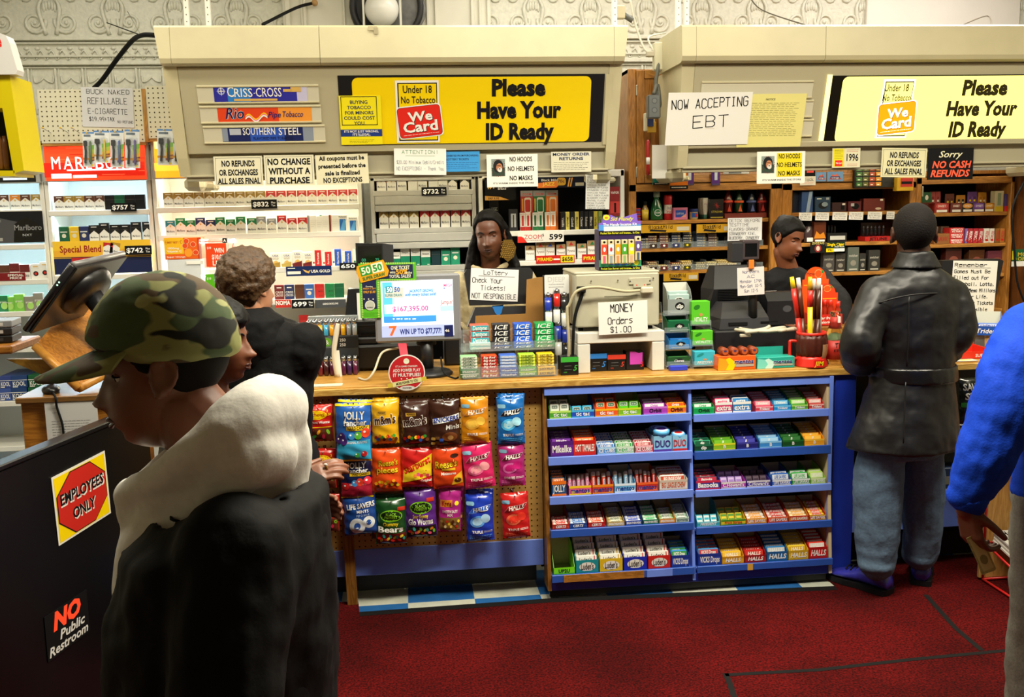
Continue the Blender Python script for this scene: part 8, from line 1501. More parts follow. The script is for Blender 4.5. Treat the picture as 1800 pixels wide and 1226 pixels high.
for x0,x1,cn,c,c2,p,p2,pn,fh in ((1269,1308,'amber yellow','#dca01a','#c88a14','#e8b42a','#f0c84a','amber lozenge',14),(1309,1347,'dark red','#b01c1c','#98141a','#c0241e','#d83a30','dark red lozenge',14),(1348,1385,'steel blue','#1f70b0','#1a5a98','#2a78b8','#d0d4d8','blue lozenge',18),(1386,1421,'lemon yellow','#e0b82a','#c8a01e','#e8c83a','#d8b02a','lemon lozenge',18),(1422,1454,'bright red','#d0201e','#b01818','#d83a2a','#e4e0dc','red and white lozenge',22)):S_(Rb,4,x0,x1,cn,c,c2,'HALLS','bagl',5,pn,p,p2,fh,40,noun='lozenge',shear=.2,bold=.05)
# --- left side: gate, lectern, pegboards, dispensers
def sheet4(name,label,cat,c4,T,col,draw,off=.002,thick=.0015,group=None):
 P=[PL(x,y,T) for x,y in c4];(ax,az),(bx,bz),(cx_,cz_),(dx,dz)=P      # TL TR BR BL
 w=((bx-ax)+(cx_-dx))/2;h=((az-dz)+(bz-cz_))/2;cx=(ax+bx+cx_+dx)/4;cz=(az+bz+cz_+dz)/4
 rot=-math.atan2((bz-az)+(cz_-dz),(bx-ax)+(cx_-dx))
 b=MB();b.box((0,0,0),(w,thick,h),M(col,.6));draw(b,w,h,-thick/2-.0006);o=b.obj(name,label=label,cat=cat,group=group)
 o.matrix_world=T @ Matrix.Translation((cx,-off-thick/2,cz)) @ Matrix.Rotation(rot,4,'Y');return o
GA,GB=Vector((-1.182,2.857,0)),Vector((-1.047,3.40,0));gu=(GB-GA).normalized();gang=math.atan2(gu.y,gu.x)
TG=Matrix.Translation(GA) @ Matrix.Rotation(gang,4,'Z')
gate=thing('counter_gate',GA,'black swing gate carrying employees only and no restroom signs','gate')
GM=M('#0b0b0d',.35,noise=.2,nscale=4)
b=MB();b.box((.11,.02,.52),(1.48,.04,.96),GM,.006);put(b,'panel',gate,TG)
b=MB();b.box((.11,.02,1.008),(1.5,.055,.018),M('#141416',.3),.004);put(b,'top_rail',gate,TG)
b=MB()
for z in (.25,.8):b.box((-.62,-.004,z),(.05,.008,.09),M('#8a7a4a',.3,1),.002);b.tube([(-.645,-.008,z-.05),(-.645,-.008,z+.05)],.008,M('#8a7a4a',.3,1),n=8)
put(b,'hinge',gate,TG)
b=MB();b.box((.8,.02,.026),(.05,.05,.03),GM);put(b,'foot',gate,TG);b=MB();b.box((-.6,.02,.026),(.05,.05,.03),GM);put(b,'foot',gate,TG)
def d_emp(b,w,h,y):
 b.rect(-.47*w,-.47*h,.47*w,.47*h,YEL,y);k=.27;p=[(-.46,-.46+k),(-.46+k,-.46),(.46-k,-.46),(.46,-.46+k),(.46,.46-k),(.46-k,.46),(-.46+k,.46),(-.46,.46-k)]
 b.poly([(x*w,z*h) for x,z in p],INK,y-.0006);b.poly([(x*w*.97,z*h*.97) for x,z in p],Cm('#c8281e'),y-.0012)
 for t,z,wd_ in (('EMPLOYEES',.12,.8),('ONLY',-.16,.42)):b.text(t,.004,z*h-.004,.16*h,M('#e8e0d8',.5),y-.0018,wid=wd_*w*1.03,bold=.09);b.text(t,0,z*h,.155*h,INK,y-.0024,wid=wd_*w,bold=.04)
sheet4('warning_sign','yellow sign with red octagon reading employees only on the black gate','sign',((92,840),(186,790),(190,905),(98,962)),TG,'#e0dcd0',d_emp)
def d_nopub(b,w,h,y):RO=M('#ff4a28',.5,emit=.25);b.text('NO',.0,.26*h,.36*h,RO,y,wid=.66*w,bold=.09,shear=.2);b.text('Public',.1*w,-.1*h,.2*h,M('#dcdad4',.5),y,wid=.6*w,bold=.04,shear=.2);b.text('Restroom',.0,-.34*h,.2*h,M('#dcdad4',.5),y,wid=.92*w,bold=.04,shear=.2)
sheet4('warning_sign','black taped sign with red no above public restroom on the gate','sign',((76,1086),(151,1036),(156,1110),(83,1166)),TG,'#101012',d_nopub)
# wooden base, lectern board, monitor
LW=MW('#8f5518','#c07f2e',5,stretch=(1,8,8));YLc=3.62
a,e=pt(32,745,YLc),pt(222,745,YLc);zt6=pt(100,702,YLc).z;zb6=pt(100,792,YLc).z
b=MB();b.box(((a.x+e.x)/2,YLc+.2,(zt6+.02)/2),(e.x-a.x-.02,.38,zt6-.02),LW,.004);b.box(((a.x+e.x)/2,YLc+.2,zt6),(e.x-a.x,.42,.022),MW('#6a4a24','#8a6030',5,stretch=(1,8,8)),.003);b.box(((a.x+e.x)/2,YLc+.0,zb6-.02),(e.x-a.x+.04,.03,.03),INK)
b.obj('wooden_desk',label='low orange wooden desk behind the black gate',cat='desk')
# slanted board: four corners in space
def slab(corners,th,m,edge=None,name='',**k):
 A,B,C,D=[Vector(c) for c in corners];n=(B-A).cross(D-A).normalized()*th;b=MB()
 b.add([A,B,C,D,A+n,B+n,C+n,D+n],[(0,3,2,1),(4,5,6,7),(0,1,5,4),(1,2,6,5),(2,3,7,6),(3,0,4,7)],m)
 if edge:
  for P,Q in ((A,B),(B,C)):
   d=(Q-P);b.tube([P+n*.5,Q+n*.5],th*.75,edge,n=8)
 return b
A,B_,C_,D_=pt(59,612,3.72),pt(136,687,3.66),pt(262,620,4.16),pt(130,529,4.2)
root=thing('wooden_lectern',(-1.15,3.9,zt6),'slanted orange wooden lectern on the low desk behind the gate','lectern')
def putw(b,n):return put(b,n,root,Matrix())
putw(slab((A,B_,C_,D_),.022,LW,MW('#a06a24','#d0923c',5,stretch=(2,2,2))),'slanted_board')
b=MB();q=pt(20,617,3.72);b.box((q.x-.22,3.9,q.z),(.42,.3,.032),LW,.006);putw(b,'side_shelf')
b=MB();b.prism([(pt(10,632,3.8).x,pt(10,632,3.8).z),(pt(105,672,3.8).x,pt(105,672,3.8).z),(pt(95,632,3.8).x,pt(95,632,3.8).z)],MW('#7d5a1c','#a07828',5,stretch=(2,2,2)),3.8,3.83);putw(b,'brace');b=MB();b.box((q.x-.3,3.95,q.z/2),(.05,.05,q.z-.03),LW);putw(b,'leg');b=MB();b.box((-1.05,3.9,(zt6+1.15)/2),(.16,.16,1.1-zt6),LW);putw(b,'pedestal')
# touch monitor
A,B_,C_=pt(46,580,3.7),pt(128,466,3.62),pt(216,446,4.0);D_=A+(C_-B_)
root=thing('touch_monitor',(A+C_)/2,'black touch monitor tilted back on the wooden lectern','monitor')
putw(slab((D_,C_,B_,A),.022,M('#121214',.25)),'housing')
b=MB();n=(B_-A).cross(D_-A).normalized()
b.tube([A,B_],.014,M('#1c1c1f',.25),n=10);b.tube([B_,C_],.012,M('#6d6c6c',.3),n=10)
u=(B_-A);v=(D_-A)
for t in (.70,.74):b.ball(A+u*t-n*.0-Vector((0,.014,0)),.0035,M('#b8f0d0',.3,emit=1.2),8,5)
putw(b,'bezel')
b=MB();hc=A+u*.55+v*.55
nb=-n if (EYE-hc).dot(-n)>0 else n
ring=lambda t,s:[hc+u*(s*.36*math.cos(k*math.pi/8))+v*(s*.36*math.sin(k*math.pi/8))+nb*t for k in range(16)]
b.loft([ring(.0,1),ring(.035,.95),ring(.06,.75),ring(.065,.3)],M('#161618',.35));putw(b,'back_hump')
b=MB();p=hc+nb*.05;b.tube([p,p+Vector((.05,.02,-.1)),p+Vector((.02,.05,-.17))],[.04,.035,.05],CH,n=10);putw(b,'stand')
b=MB();p=pt(90,690,3.7);b.ball((0,0,.014),(.032,.055,.02),M('#131315',.3),14,8);b.obj('computer_mouse',loc=(p.x,3.7,zt6+.008),label='black computer mouse on the low wooden desk',cat='mouse',rz=.4)
b=MB();b.tube([(p.x+.02,3.66,zt6+.018),pt(98,700,YLc-.016),pt(100,716,YLc-.012),pt(110,748,YLc-.012),pt(113,785,YLc-.012)],.004,INK,sub=6);b.obj('mouse_cable',label='thin black mouse cord hanging over the taped paper',cat='cord')
sheet('paper_notice','creased typed letter taped on the front of the low wooden desk','notice',(83,703,175,798),YLc,'#d9d8d8',lambda b,w,h,y:(b.lines(-.02*w,.12*h,.74*w,9,.05*h,M('#8a8a8c',.7),y,.0014,rag=.25),b.lines(-.3*w,.36*h,.12*w,2,.08*h,M('#8a8a8c',.7),y,.0014),b.lines(-.12*w,-.42*h,.14*w,1,.05*h,M('#8a8a8c',.7),y,.0014)),off=.006)
for k in range(3):
 b=MB();p=pt(20,604-9*k,3.72);b.box((0,0,.014),(.26,.13,.026),M(('#1a1a1c','#2a2628','#8a8c90')[k],.4),.003);b.rect(-.1,.008,.1,.02,M(('#3a3a3e','#c8c4c0','#d8d4d0')[k],.4),-.0658);b.rect(-.08,.01,-.03,.018,Cm('#a83a30'),-.0664)
 b.obj('flat_carton',loc=(p.x-.17,3.87,q.z+.018+.029*k),label=f'{("black", "dark striped", "grey")[k]} flat carton on the wooden side shelf',cat='carton',rz=.1,group='flat cartons on the side shelf')
# yellow tower display at the far side
YY=4.0;b=MB();YP_=Cm('#d8c400');pz=lambda x,y:(pt(x,y,YY).x,pt(x,y,YY).z)
root=thing('tower_display',(pt(-40,305,YY).x,YY,1.9),'tall yellow display with white rounded header at the shop end','display')
b.prism([pz(-160,134),pz(17,132),pz(42,300),pz(24,305),pz(4,190),pz(-160,190)][::-1],YP_,YY,YY+.22);putw(b,'yellow_frame')
b=MB();b.prism([pz(-160,190),pz(4,190),pz(24,305),pz(-160,305)][::-1],M('#1b1a1c',.6),YY+.16,YY+.2);b.prism([pz(-160,300),pz(25,300),pz(26,310),pz(-160,310)][::-1],YP_,YY,YY+.2);putw(b,'tray')
b=MB();b.prism([pz(-160,58),pz(5,60),pz(14,64),pz(20,76),pz(34,124),pz(32,132),pz(-160,134)][::-1],M('#dcdad8',.5),YY-.02,YY+.05);b.text('e',*pz(-2,72),.05,RED,YY-.021,bold=.05);putw(b,'header')
for i in range(3):
 b=MB();p=pt(-6+9*i,298,YY+.08);b.lathe([(.01,0),(.012,.02),(.012,.1),(.006,.13)],M(('#7a1a1c','#8a5a30','#6a4020')[i],.35),n=10);b.obj('cigar_tube',loc=(p.x,YY+.08,p.z),label=f'{("dark red", "tan", "brown")[i]} cigar tube standing in the yellow display',cat='tube',group='cigar tubes in the yellow display')
# pegboards with blister packs
YPB=5.52;PW_=M('#d9d5bd',.5);HB=M('#4a4230',.8)
def pegb(rc,label,wood=True):
 x0,y0,x1,y1=rc;ym=(y0+y1)/2;a,e=pt(x0,ym,YPB),pt(x1,ym,YPB);zt,zb=pt((x0+x1)/2,y0,YPB).z,pt((x0+x1)/2,y1,YPB).z
 root=thing('pegboard_panel',((a.x+e.x)/2,YPB,zb),label,'pegboard');w,h=e.x-a.x,zt-zb
 b=MB();b.box((0,.004,h/2),(w,.008,h),PW_);x=-w/2+.015
 while x<w/2-.008:
  z=h-.012
  while z>.006:b.disc(x,z,.0042,.0042,HB,-.0008,6);z -= .0254
  x+=.0254
 b.obj('board',root)
 b=MB();b.box((w/2+.01,.02,h/2),(.02,.05,h),MW('#9a6a2c','#c09048',5,stretch=(8,8,1)));b.box((0,.03,-.0),(w,.05,.03),MW('#9a6a2c','#c09048',5,stretch=(1,8,8)));b.obj('wood_frame',root)
 s=MB();s.box((0,.03,h*.4),(w*.8,.03,.03),STEEL);s.obj('rear_bracket',root)
pegb((18,159,42,253),'narrow cream pegboard strip beside the yellow display');pegb((69,157,252,251),'wide cream pegboard carrying the buck naked notice');pegb((258,151,330,243),'cream pegboard half hidden behind the first overhead sign')
sheet('paper_notice','handwritten refillable e-cigarette price notice on the cream pegboard','notice',(144,154,235,224),VT(YPB-.002),'#d2d3d6',lambda b,w,h,y:[b.hand('BUCK NAKED',.02*w,.39*h,.11*h,INK,y,wid=.82*w,th=.012*h),b.hand('REFILLABLE',0,.16*h,.15*h,INK,y,wid=.76*w,th=.012*h),b.hand('E-CIGARETTE',0,-.1*h,.13*h,INK,y,wid=.76*w,th=.012*h),b.hand('$19.99+TAX',-.12*w,-.3*h,.1*h,INK,y,wid=.48*w,th=.012*h),b.hand('NO-REFUND',.33*w,-.36*h,.06*h,INK,y,wid=.3*w)],rot=R(2))
def blister(rc,pen,label,Y=YPB-.07):
 x0,y0,x1,y1=rc;w=wd(x0,x1,(y0+y1)/2,Y);p=pt((x0+x1)/2,y0,Y);h=p.z-pt((x0+x1)/2,y1,Y).z
 root=thing('vapor_blister',(p.x,Y,p.z),label,'blister pack','electronic cigarette blister packs',rot=(R(-4),R(2),0))
 b=MB();b.box((0,.001,-h/2),(w,.002,h),M('#e4e8ec',.35),.002);y=-.0006
 for z0,z1,c in ((-.05,0,'#5a8ac8'),(-.5,-.38,'#7ab83a'),(-.62,-.5,'#b8c83a'),(-.72,-.62,'#e8b81e'),(-.84,-.72,'#7a2a14')):b.poly([(0,z0*h-.006),(w*.5,z0*h+.004),(w*.5,z1*h+.004),(0,z1*h-.004)] if c != '#5a8ac8' else [(-w/2,z0*h),(w/2,z0*h),(w/2,z1*h),(-w/2,z1*h)],M(c,.4),y)
 b.rect(-w/2,-.8*h,w/2,-.74*h,Cm('#c88a1e'),y-.0003);b.rect(-w*.4,-.14*h,w*.2,-.08*h,Cm('#6a7a8a'),y);b.disc(w*.3,-.95*h,.006,.006,YEL,y-.0006,8);b.obj('card',root)
 b=MB();b.rrect(-w*.42,-.98*h,w*.42,-.2*h,.008,M('#eef2f4',.1,alpha=.05),-.018);b.box((0,-.009,-.59*h),(w*.84,.018,.78*h),M('#eef2f4',.1,alpha=.04),.004);b.obj('clear_blister',root)
 b=MB();b.box((-w*.24,-.009,-.34*h),(w*.3,.012,.16*h),INK,.003);b.tube([(-w*.24,-.009,-.42*h),(-w*.2,-.009,-.56*h),(-w*.26,-.009,-.9*h)],.006,INK,n=8);b.obj('charger',root)
 b=MB();b.lathe([(.003,0),(.0065,.012),(.0065,h*.4),(.0055,h*.42),(.0055,h*.62),(.002,h*.66)],M(pen,.3),c=(w*.2,-.009,-.92*h),n=10);b.obj('pen',root)
 k=MB();k.tube([(0,-.03,-.006),(0,YPB-Y,.0)],.002,SILV,n=6);k.ball((0,-.03,-.004),.005,Cm('#d8b030'),8,5);k.obj('peg_hook',loc=(p.x,Y,p.z-.004),label=f'yellow tipped hook holding the {label.split(" vapor")[0]} vapor pack',cat='hook',group='yellow tipped peg hooks')
for rc,pen,lb in (((145,232,165,294),'#3a5a2a','first olive pen vapor pack under the buck naked notice'),((164,230,192,287),'#c8b03a','second yellow topped vapor pack under the buck naked notice'),((193,230,217,295),'#2a4a9a','third blue pen vapor pack under the buck naked notice'),((219,228,245,296),'#4a3a8a','fourth violet pen vapor pack under the buck naked notice'),((276,227,304,291),'#1a1a1c','black pen vapor pack beside the pink one'),((302,226,330,291),'#e83a9a','pink pen vapor pack beside the overhead sign')):blister(rc,pen,lb)
for k,x in enumerate((82,113,133)):
 b=MB();p=pt(x,228,YPB-.06);b.tube([(0,.06,-.012),(.0,-.06,.004)],.002,SILV,n=6);b.ball((0,-.06,.005),.005,Cm('#d8b030'),8,5);b.obj('peg_hook',loc=(p.x,YPB-.062,p.z),label=f'empty yellow tipped peg hook, {ORD[k]} from the board edge',cat='hook',group='yellow tipped peg hooks')
b=MB();b.tube([U(272,62,5.4),U(250,62,5.5),U(232,72,5.7),U(205,105,5.9),U(180,140,6.0),U(165,155,6.1)],.013,INK,n=8,sub=6);b.tube([U(248,62,5.5),U(188,40,6.15)],.003,INK,n=6);b.tube([U(248,62,5.5),U(224,20,6.15)],.002,M('#8a8878',.5),n=6);b.obj('power_cable',label='thick black cable curving from the overhead sign to the wall',cat='cable')
b=MB();b.tube([U(462,43,5.45),U(520,14,5.9),U(548,6,6.1)],.009,INK,n=8,sub=4);b.ball(U(553,5,6.1),.02,M('#b8905a',.5),8,6);b.obj('power_cable',label='black cable rising behind the first sign to the painted boards',cat='cable')
b=MB();b.tube([U(1316,-8,6.0),U(1340,18,5.9),U(1416,44,5.4)],.004,M('#5a5548',.5),n=6,sub=5);b.obj('thin_wire',label='thin grey wire sagging above the second sign',cat='wire')
b=MB();b.tube([U(1678,50,5.3),U(1735,28,5.9),U(1744,52,5.5)],.004,M('#8a8070',.5),n=6,sub=5);b.obj('thin_wire',label='thin brown wire arched above the glowing sign',cat='wire')
b=MB();b.tube([U(1112,36,5.4),U(1096,26,5.4),U(1092,20,5.4)],.016,M('#7a7c78',.4,.5),n=8);b.box(U(1090,22,5.4),(.05,.04,.07),M('#cfc4a4',.5),.005);b.obj('pipe_joint',label='small pipe joint and cream clamp at the end of the first sign',cat='pipe')
# round wall fan behind the first sign
fx=U(680,12,YW-.1);root=thing('wall_fan',(fx.x,YW-.09,fx.z),'round black wall fan with white globe above the first sign','fan');k=1/FPX*6.15
b=MB();b.T=Matrix.Translation((0,0,0)) @ Matrix.Rotation(R(90),4,'X');b.lathe([(60*k,-.02),(62*k,0),(60*k,.05),(52*k,.05),(50*k,.0)],M('#1b1b1d',.5),n=40);b.T=Matrix();b.obj('housing',root)
b=MB();b.T=Matrix.Translation((.09,-.02,-.02)) @ Matrix.Rotation(R(90),4,'X');b.lathe([(.01,.0),(38*k,.004),(40*k,0),(38*k,-.01)],M('#6a6a68',.5,noise=.35,nscale=18),n=32);b.T=Matrix();b.obj('grey_disc',root)
b=MB();b.ball((-.03,-.09,-.03),28*k,M('#ecebe6',.25),24,16);b.obj('globe',root)
b=MB();
for x in (-38,22):b.box((x*k,-.1,0),(.016,.012,.44),M('#b8b6ac',.35,.6),.003)
b.obj('guard_bar',root)
b=MB();p=U(655,50,YS-.003);b.box((0,0,0),(.045,.0012,.02),M('#b3a988',.6));b.box((.015,-.0006,-.012),(.02,.0012,.03),M('#a0977a',.6));b.obj('tape_piece',loc=(p.x,YS-.006,p.z),label='torn piece of tan tape on the first overhead sign edge',cat='tape')
# vitamin box and ticket dispenser at the left end
zr=RACKS['three'][2][2];p=pt(323,456,5.46)
b=MB();w,h=wd(291,356,440,5.46),pt(323,418,5.46).z-p.z
b.box((0,.05,h/2),(w,.1,h),M('#e8621a',.35),.002);y=-.0008
b.rect(-w*.5,h*.25,w*.02,h,Cm('#f0b81e'),y);b.hand('Emergen-C',-.24*w,.8*h,.13*h,Cm('#c8481a'),y-.0005,wid=.44*w);b.text('1000mg',-.26*w,.52*h,.09*h,WHT,y-.0005,wid=.3*w);b.text('Vitamin C',-.24*w,.38*h,.1*h,WHT,y-.0005,wid=.4*w,bold=.03);b.text('Super Orange',-.2*w,.12*h,.07*h,WHT,y-.0005,wid=.5*w);b.disc(.14*w,.3*h,.11*w,.2*h,Cm('#f09a2a'),y-.0005,16)
for x,z in ((.1,.84),(.28,.68),(.06,.62),(.34,.3)):b.disc(x*w,z*h,.08*w,.13*h,Cm('#f5d0a0'),y-.0008,14);b.disc(x*w,z*h,.07*w,.11*h,Cm('#e0481a'),y-.0012,14)
b.rect(.4*w,0,.5*w,h,Cm('#c83a14'),y)
b.obj('vitamin_box',loc=(p.x,5.46,p.z),label='orange and yellow vitamin drink box in front of the bright white rack',cat='box')
b=MB();b.box((0,.05,(p.z-1.0)/2),(w*.9,.1,p.z-1.002),M('#d8dce0',.2));b.box((w*.3,-.004,p.z-1.0-.02),(.09,.004,.018),WHT);b.obj('display_riser',loc=(p.x,5.46,1.0),label='pale plinth carrying the orange vitamin box',cat='plinth') 
b=MB();b.box((p.x,5.42,.5),(.5,.26,1.0),M('#c8c6bc',.5),.004);b.obj('base_cupboard',label='low pale cupboard standing in front of the bright rack foot',cat='cupboard')
YD=4.55;root=thing('ticket_dispenser',(pt(390,600,YD).x,YD,ZT),'clear scratch ticket dispenser with orange ticket above green ticket','dispenser')
T=VT(YD);x0,z0=PL(361,590,T);x1,z1=PL(401,420,T)
b=MB();b.box(((x0+x1)/2,.002,(ZT+z1)/2),(x1-x0,.004,z1-ZT),AC);b.box((x0,.1,(ZT+z1)/2),(.004,.2,z1-ZT),AC);b.box((x1,.1,(ZT+z1)/2),(.004,.2,z1-ZT),AC);b.box(((x0+x1)/2,.2,(ZT+z1)/2),(x1-x0,.004,z1-ZT),AC)
for f in (0,.33,.66,1):b.box(((x0+x1)/2,.1,ZT+.002+(z1-ZT-.004)*f),(x1-x0,.2,.004),AC)
put(b,'clear_case',root,T)
b=MB();b.prism([(.0,z1-.12),(.2,z1-.06),(.2,z1-.01),(.19,z1-.02)],Cm('#d85a2a'),x1-.01,x1-.006,axis='x');b.box(((x0+x1)/2,.1,z1-.012),(x1-x0-.02,.18,.003),Cm('#e86a2a'));put(b,'ticket_roll',root,T)
for nm,yy,c,num,lb in (('orange',(428,469),'#e8481a',('WIN','$10.000','LIFE!'),'A'),('green',(482,530),'#5ab81e',('WIN','$500','LIFE!'),'B')):
 b=MB();rpx(b,T,362,yy[0],398.5,yy[1],M(c,.4),-.0012);
 for t,f,wv in zip(num,(.3,.58,.84),(17,25,22)):
  yc=yy[0]+(yy[1]-yy[0])*f;tpx(b,T,t,385-wv/2,385+wv/2,yc-4,yc+4,WHT,-.002,.05)
 tpx(b,T,'$10',364,371,yy[0]+6,yy[0]+10,WHT,-.002,.02);rpx(b,T,391,yy[0]-9,399,yy[0]-1,INK,-.0012);tpx(b,T,lb,392.5,397.5,yy[0]-7.5,yy[0]-2.5,WHT,-.002,.04);put(b,f'{nm}_ticket',root,T)
# --- right side: newspaper rack and bagged snacks
RW=M('#c8201e',.35);XN,YN=2.70,3.64
root=thing('newspaper_rack',(XN,YN,0),'red wire newspaper rack with wooden back at the counter end','rack')
def wire(pts,nm='wire_frame'):
 b=MB();
 for q in pts:b.tube(q,.0055,RW,n=6)
 putw(b,nm)
x0,x1,y0,y1=XN-.17,XN+.25,YN-.02,YN+.26
wire([[(x0,y0,.02),(x0,y0,.74)],[(x1,y0,.02),(x1,y0,.74)],[(x0,y1,.02),(x0,y1,.95)],[(x1,y1,.02),(x1,y1,.95)],[(x0,y0,.02),(x1,y0,.02)],[(x0,y1,.02),(x1,y1,.02)],[(x0,y0,.02),(x0,y1,.02)],[(x1,y0,.02),(x1,y1,.02)]]+[[(x0,y0,z),(x1,y0,z),(x1,y1,z+.06),(x0,y1,z+.06),(x0,y0,z)] for z in (.13,.57)]+[[(x0+.06*i,y0,z),(x0+.06*i,y1,z+.06)] for z in (.13,.57) for i in range(1,7)])
b=MB();b.box(((x0+x1)/2,y1+.02,.5),(x1-x0+.02,.02,.96),MW('#a87c3c','#c89a58',5,stretch=(8,8,1)),.003);putw(b,'wooden_back')
def newsp(z,k,n,title,label,dx=0):
 for i in range(n):
  b=MB();w,d=.36,.26
  b.box((0,0,0),(w,d,.012),M('#cdc8be',.8),.002);b.T=Matrix.Translation((0,0,.0068)) @ Matrix.Rotation(R(-90),4,'X')
  if i==n-1:
   b.text(title,-.0,.1,.034,INK,-.0,wid=.32,bold=.03);b.rect(-.16,-.06,-.03,.06,M('#5a6a4a',.7),0);b.lines(.07,.06,.2,8,.018,M('#6a6864',.7),0,.004);b.rect(-.17,.07,.17,.073,INK,0)
   if k:b.rect(-.17,.035,.17,.06,M('#2a4a9a',.7),-.0004);b.text('NEWS',.0,.0,.04,M('#2a4a9a',.7),-.0004,bold=.05)
  b.T=Matrix();b.obj('newspaper',loc=(XN+.04+dx+random.uniform(-.004,.004),YN+.12,z+.045+.0135*i),rot=(R(12.5),0,0),label=f'{label}, {("lowest", "second up", "third up", "topmost")[i] if i < n-1 else "topmost"} of its pile',cat='newspaper',group=f'newspapers in the {label.split(" on ")[-1]}')
newsp(.13,0,4,'Hartford Standard','folded newspaper on the lower wire shelf');newsp(.57,1,3,'USA','tabloid newspaper on the upper wire shelf')
for k,(rc,c,t) in enumerate((((1684,665,1728,745),'#141a14',('SAUCE','SUN')),((1682,748,1726,812),'#1a1f1a',('SEEDS','RANCH')))):
 def d_seed(q,w,h,t=t):T_(q,t[0],0,-.18*h,.14*h,'#b8b8b4',w,.8,.05);T_(q,t[1],0,-.38*h,.14*h,'#b8b8b4',w,.7,.05);q.rect(-.46*w,-.62*h,.46*w,-.52*h,Cm('#2a7a2a'),-.0008);q.disc(.1*w,-.58*h,.2*w,.06*h,YEL,-.0012,12);q.disc(0,-.8*h,.3*w,.1*h,Cm('#8a8a84'),-.0008,14)
 bag(rc,c,f'{("upper", "lower")[k]} dark seed snack bag beside the leather coat',d_seed,0,Y=4.02,group='dark seed bags at the counter end',hook=False)
for k in range(5):
 b=MB();p=.345 if k<3 else .67;b.box((0,0,.05),(.1,.1,.1),M(('#3a3a40','#5a2a2a','#2a3a5a','#4a4a3a','#6a6a68')[k],.4),.004);b.rect(-.04,.02,.04,.06,Cm('#8a8a84'),-.0508)
 b.obj('snack_box',loc=(2.2+.17*(k % 3),YC+.16,p+.012),label=f'{("charcoal", "maroon", "slate blue", "olive", "grey")[k]} snack box on the pale shelf inside the counter',cat='box',group='snack boxes inside the counter end')
# --- people
def cloth(c,rough=.7,c2=None,scale=30,bump=.25,stretch=None,noise=.12,coat=0):return M(c,rough,noise=noise,bump=bump,nscale=scale,coat=coat)
SKIN={'deep':M('#643b28',.42,noise=.10,nscale=14),'brown':M('#7d4a31',.42,noise=.10,nscale=14),'dark':M('#4a2d20',.42,noise=.08,nscale=14),'fair':M('#b8805f',.45,noise=.08,nscale=14)}
HAIRB=M('#070505',.56,bump=.2,nscale=90);HAIRW=M('#4a3218',.5,noise=.45,bump=.6,nscale=70)
_tex={}
def clouds(sc):
 if sc not in _tex:
  t=bpy.data.textures.new('folds','CLOUDS');t.noise_scale=sc;t.noise_depth=2;_tex[sc]=t
 return _tex[sc]
def fuse(o,vox=.008,smooth=5,folds=()):
 r=o.modifiers.new('fuse','REMESH');r.mode='VOXEL';r.voxel_size=vox;r.use_smooth_shade=True
 s=o.modifiers.new('soften','SMOOTH');s.factor=.5;s.iterations=smooth
 for sc,st in folds:
  d=o.modifiers.new('folds','DISPLACE');d.texture=clouds(sc);d.strength=st;d.mid_level=.5;d.texture_coords='LOCAL'
 return o
def chain(b,pts,rs,m,sub=5):
 P=[Vector(p) for p in pts];b.tube(P,list(rs),m,n=14,sub=sub);b.ball(P[0],rs[0],m,14,10);b.ball(P[-1],rs[-1],m,14,10)
def trunk(b,rings,m,n=28):
 """rings: (centre, half width, half depth, turn)"""
 out=[]
 for c,rx_,ry,a in rings:
  ca,sa=math.cos(a),math.sin(a)
  out.append([(c[0]+rx_*math.cos(t)*ca-ry*math.sin(t)*sa,c[1]+rx_*math.cos(t)*sa+ry*math.sin(t)*ca,c[2]) for t in [2*math.pi*k/n for k in range(n)]])
 b.loft(out,m)
NU,NV=72,56
def _ell(d,c,r):
 A=sum((d[i]/r[i])**2 for i in range(3));B=-2*sum(d[i]*c[i]/r[i]**2 for i in range(3));C=sum((c[i]/r[i])**2 for i in range(3))-1
 return (-B+math.sqrt(max(0,B*B-4*A*C)))/(2*A)
def _gs(x,z,cx,cz,sx,sz):return math.exp(-((x-cx)/sx)**2-((z-cz)/sz)**2)
def head_pt(d,jaw=1.0,nose=1.0,lips=1.0):
 r1=_ell(d,(0,.018,.03),(.073,.093,.086));r2=_ell(d,(0,-.022,-.04),(.055*jaw,.068,.078));k=130
 r=math.log(math.exp(k*r1)+math.exp(k*r2))/k;x,y,z=d[0]*r,d[1]*r,d[2]*r
 if y<.0:
  f=min(1,-y/.04);ax=abs(x)
  dy=nose*(.021*_gs(x,z,0,-.026,.013,.011)+.013*_gs(x,z,0,-.006,.010,.022)+.010*_gs(ax,z,.014,-.030,.008,.008))
  dy+=-.010*_gs(ax,z,.032,.010,.017,.011)+.006*_gs(ax,z,.030,.030,.026,.009)+.005*_gs(ax,z,.044,-.022,.02,.02)
  dy+=lips*(.010*_gs(x,z,0,-.058,.023,.013)-.006*_gs(x,z,0,-.0578,.025,.0028))+.009*_gs(x,z,0,-.094,.02,.014)-.005*_gs(x,z,0,-.076,.022,.007)
  y -= dy*f
 return x,y,z
def dirv(i,j):
 f=math.pi*i/NV;t=2*math.pi*j/NU;return (math.sin(f)*math.sin(t),-math.sin(f)*math.cos(t),math.cos(f))
def head_shell(b,T,m,fn):
 vs=[fn(dirv(i,j)) for i in range(1,NV) for j in range(NU)];top,bot=fn((0,0,1)),fn((0,0,-1));n=len(vs)
 fs=[((i)*NU+j,(i)*NU+(j+1) % NU,(i+1)*NU+(j+1) % NU,(i+1)*NU+j) for i in range(NV-2) for j in range(NU)]
 fs+=[(n,(j+1) % NU,j) for j in range(NU)]+[(n+1,(NV-2)*NU+j,(NV-2)*NU+(j+1) % NU) for j in range(NU)]
 b.T=T;b.add(vs+[top,bot],fs,m,True);b.T=Matrix()
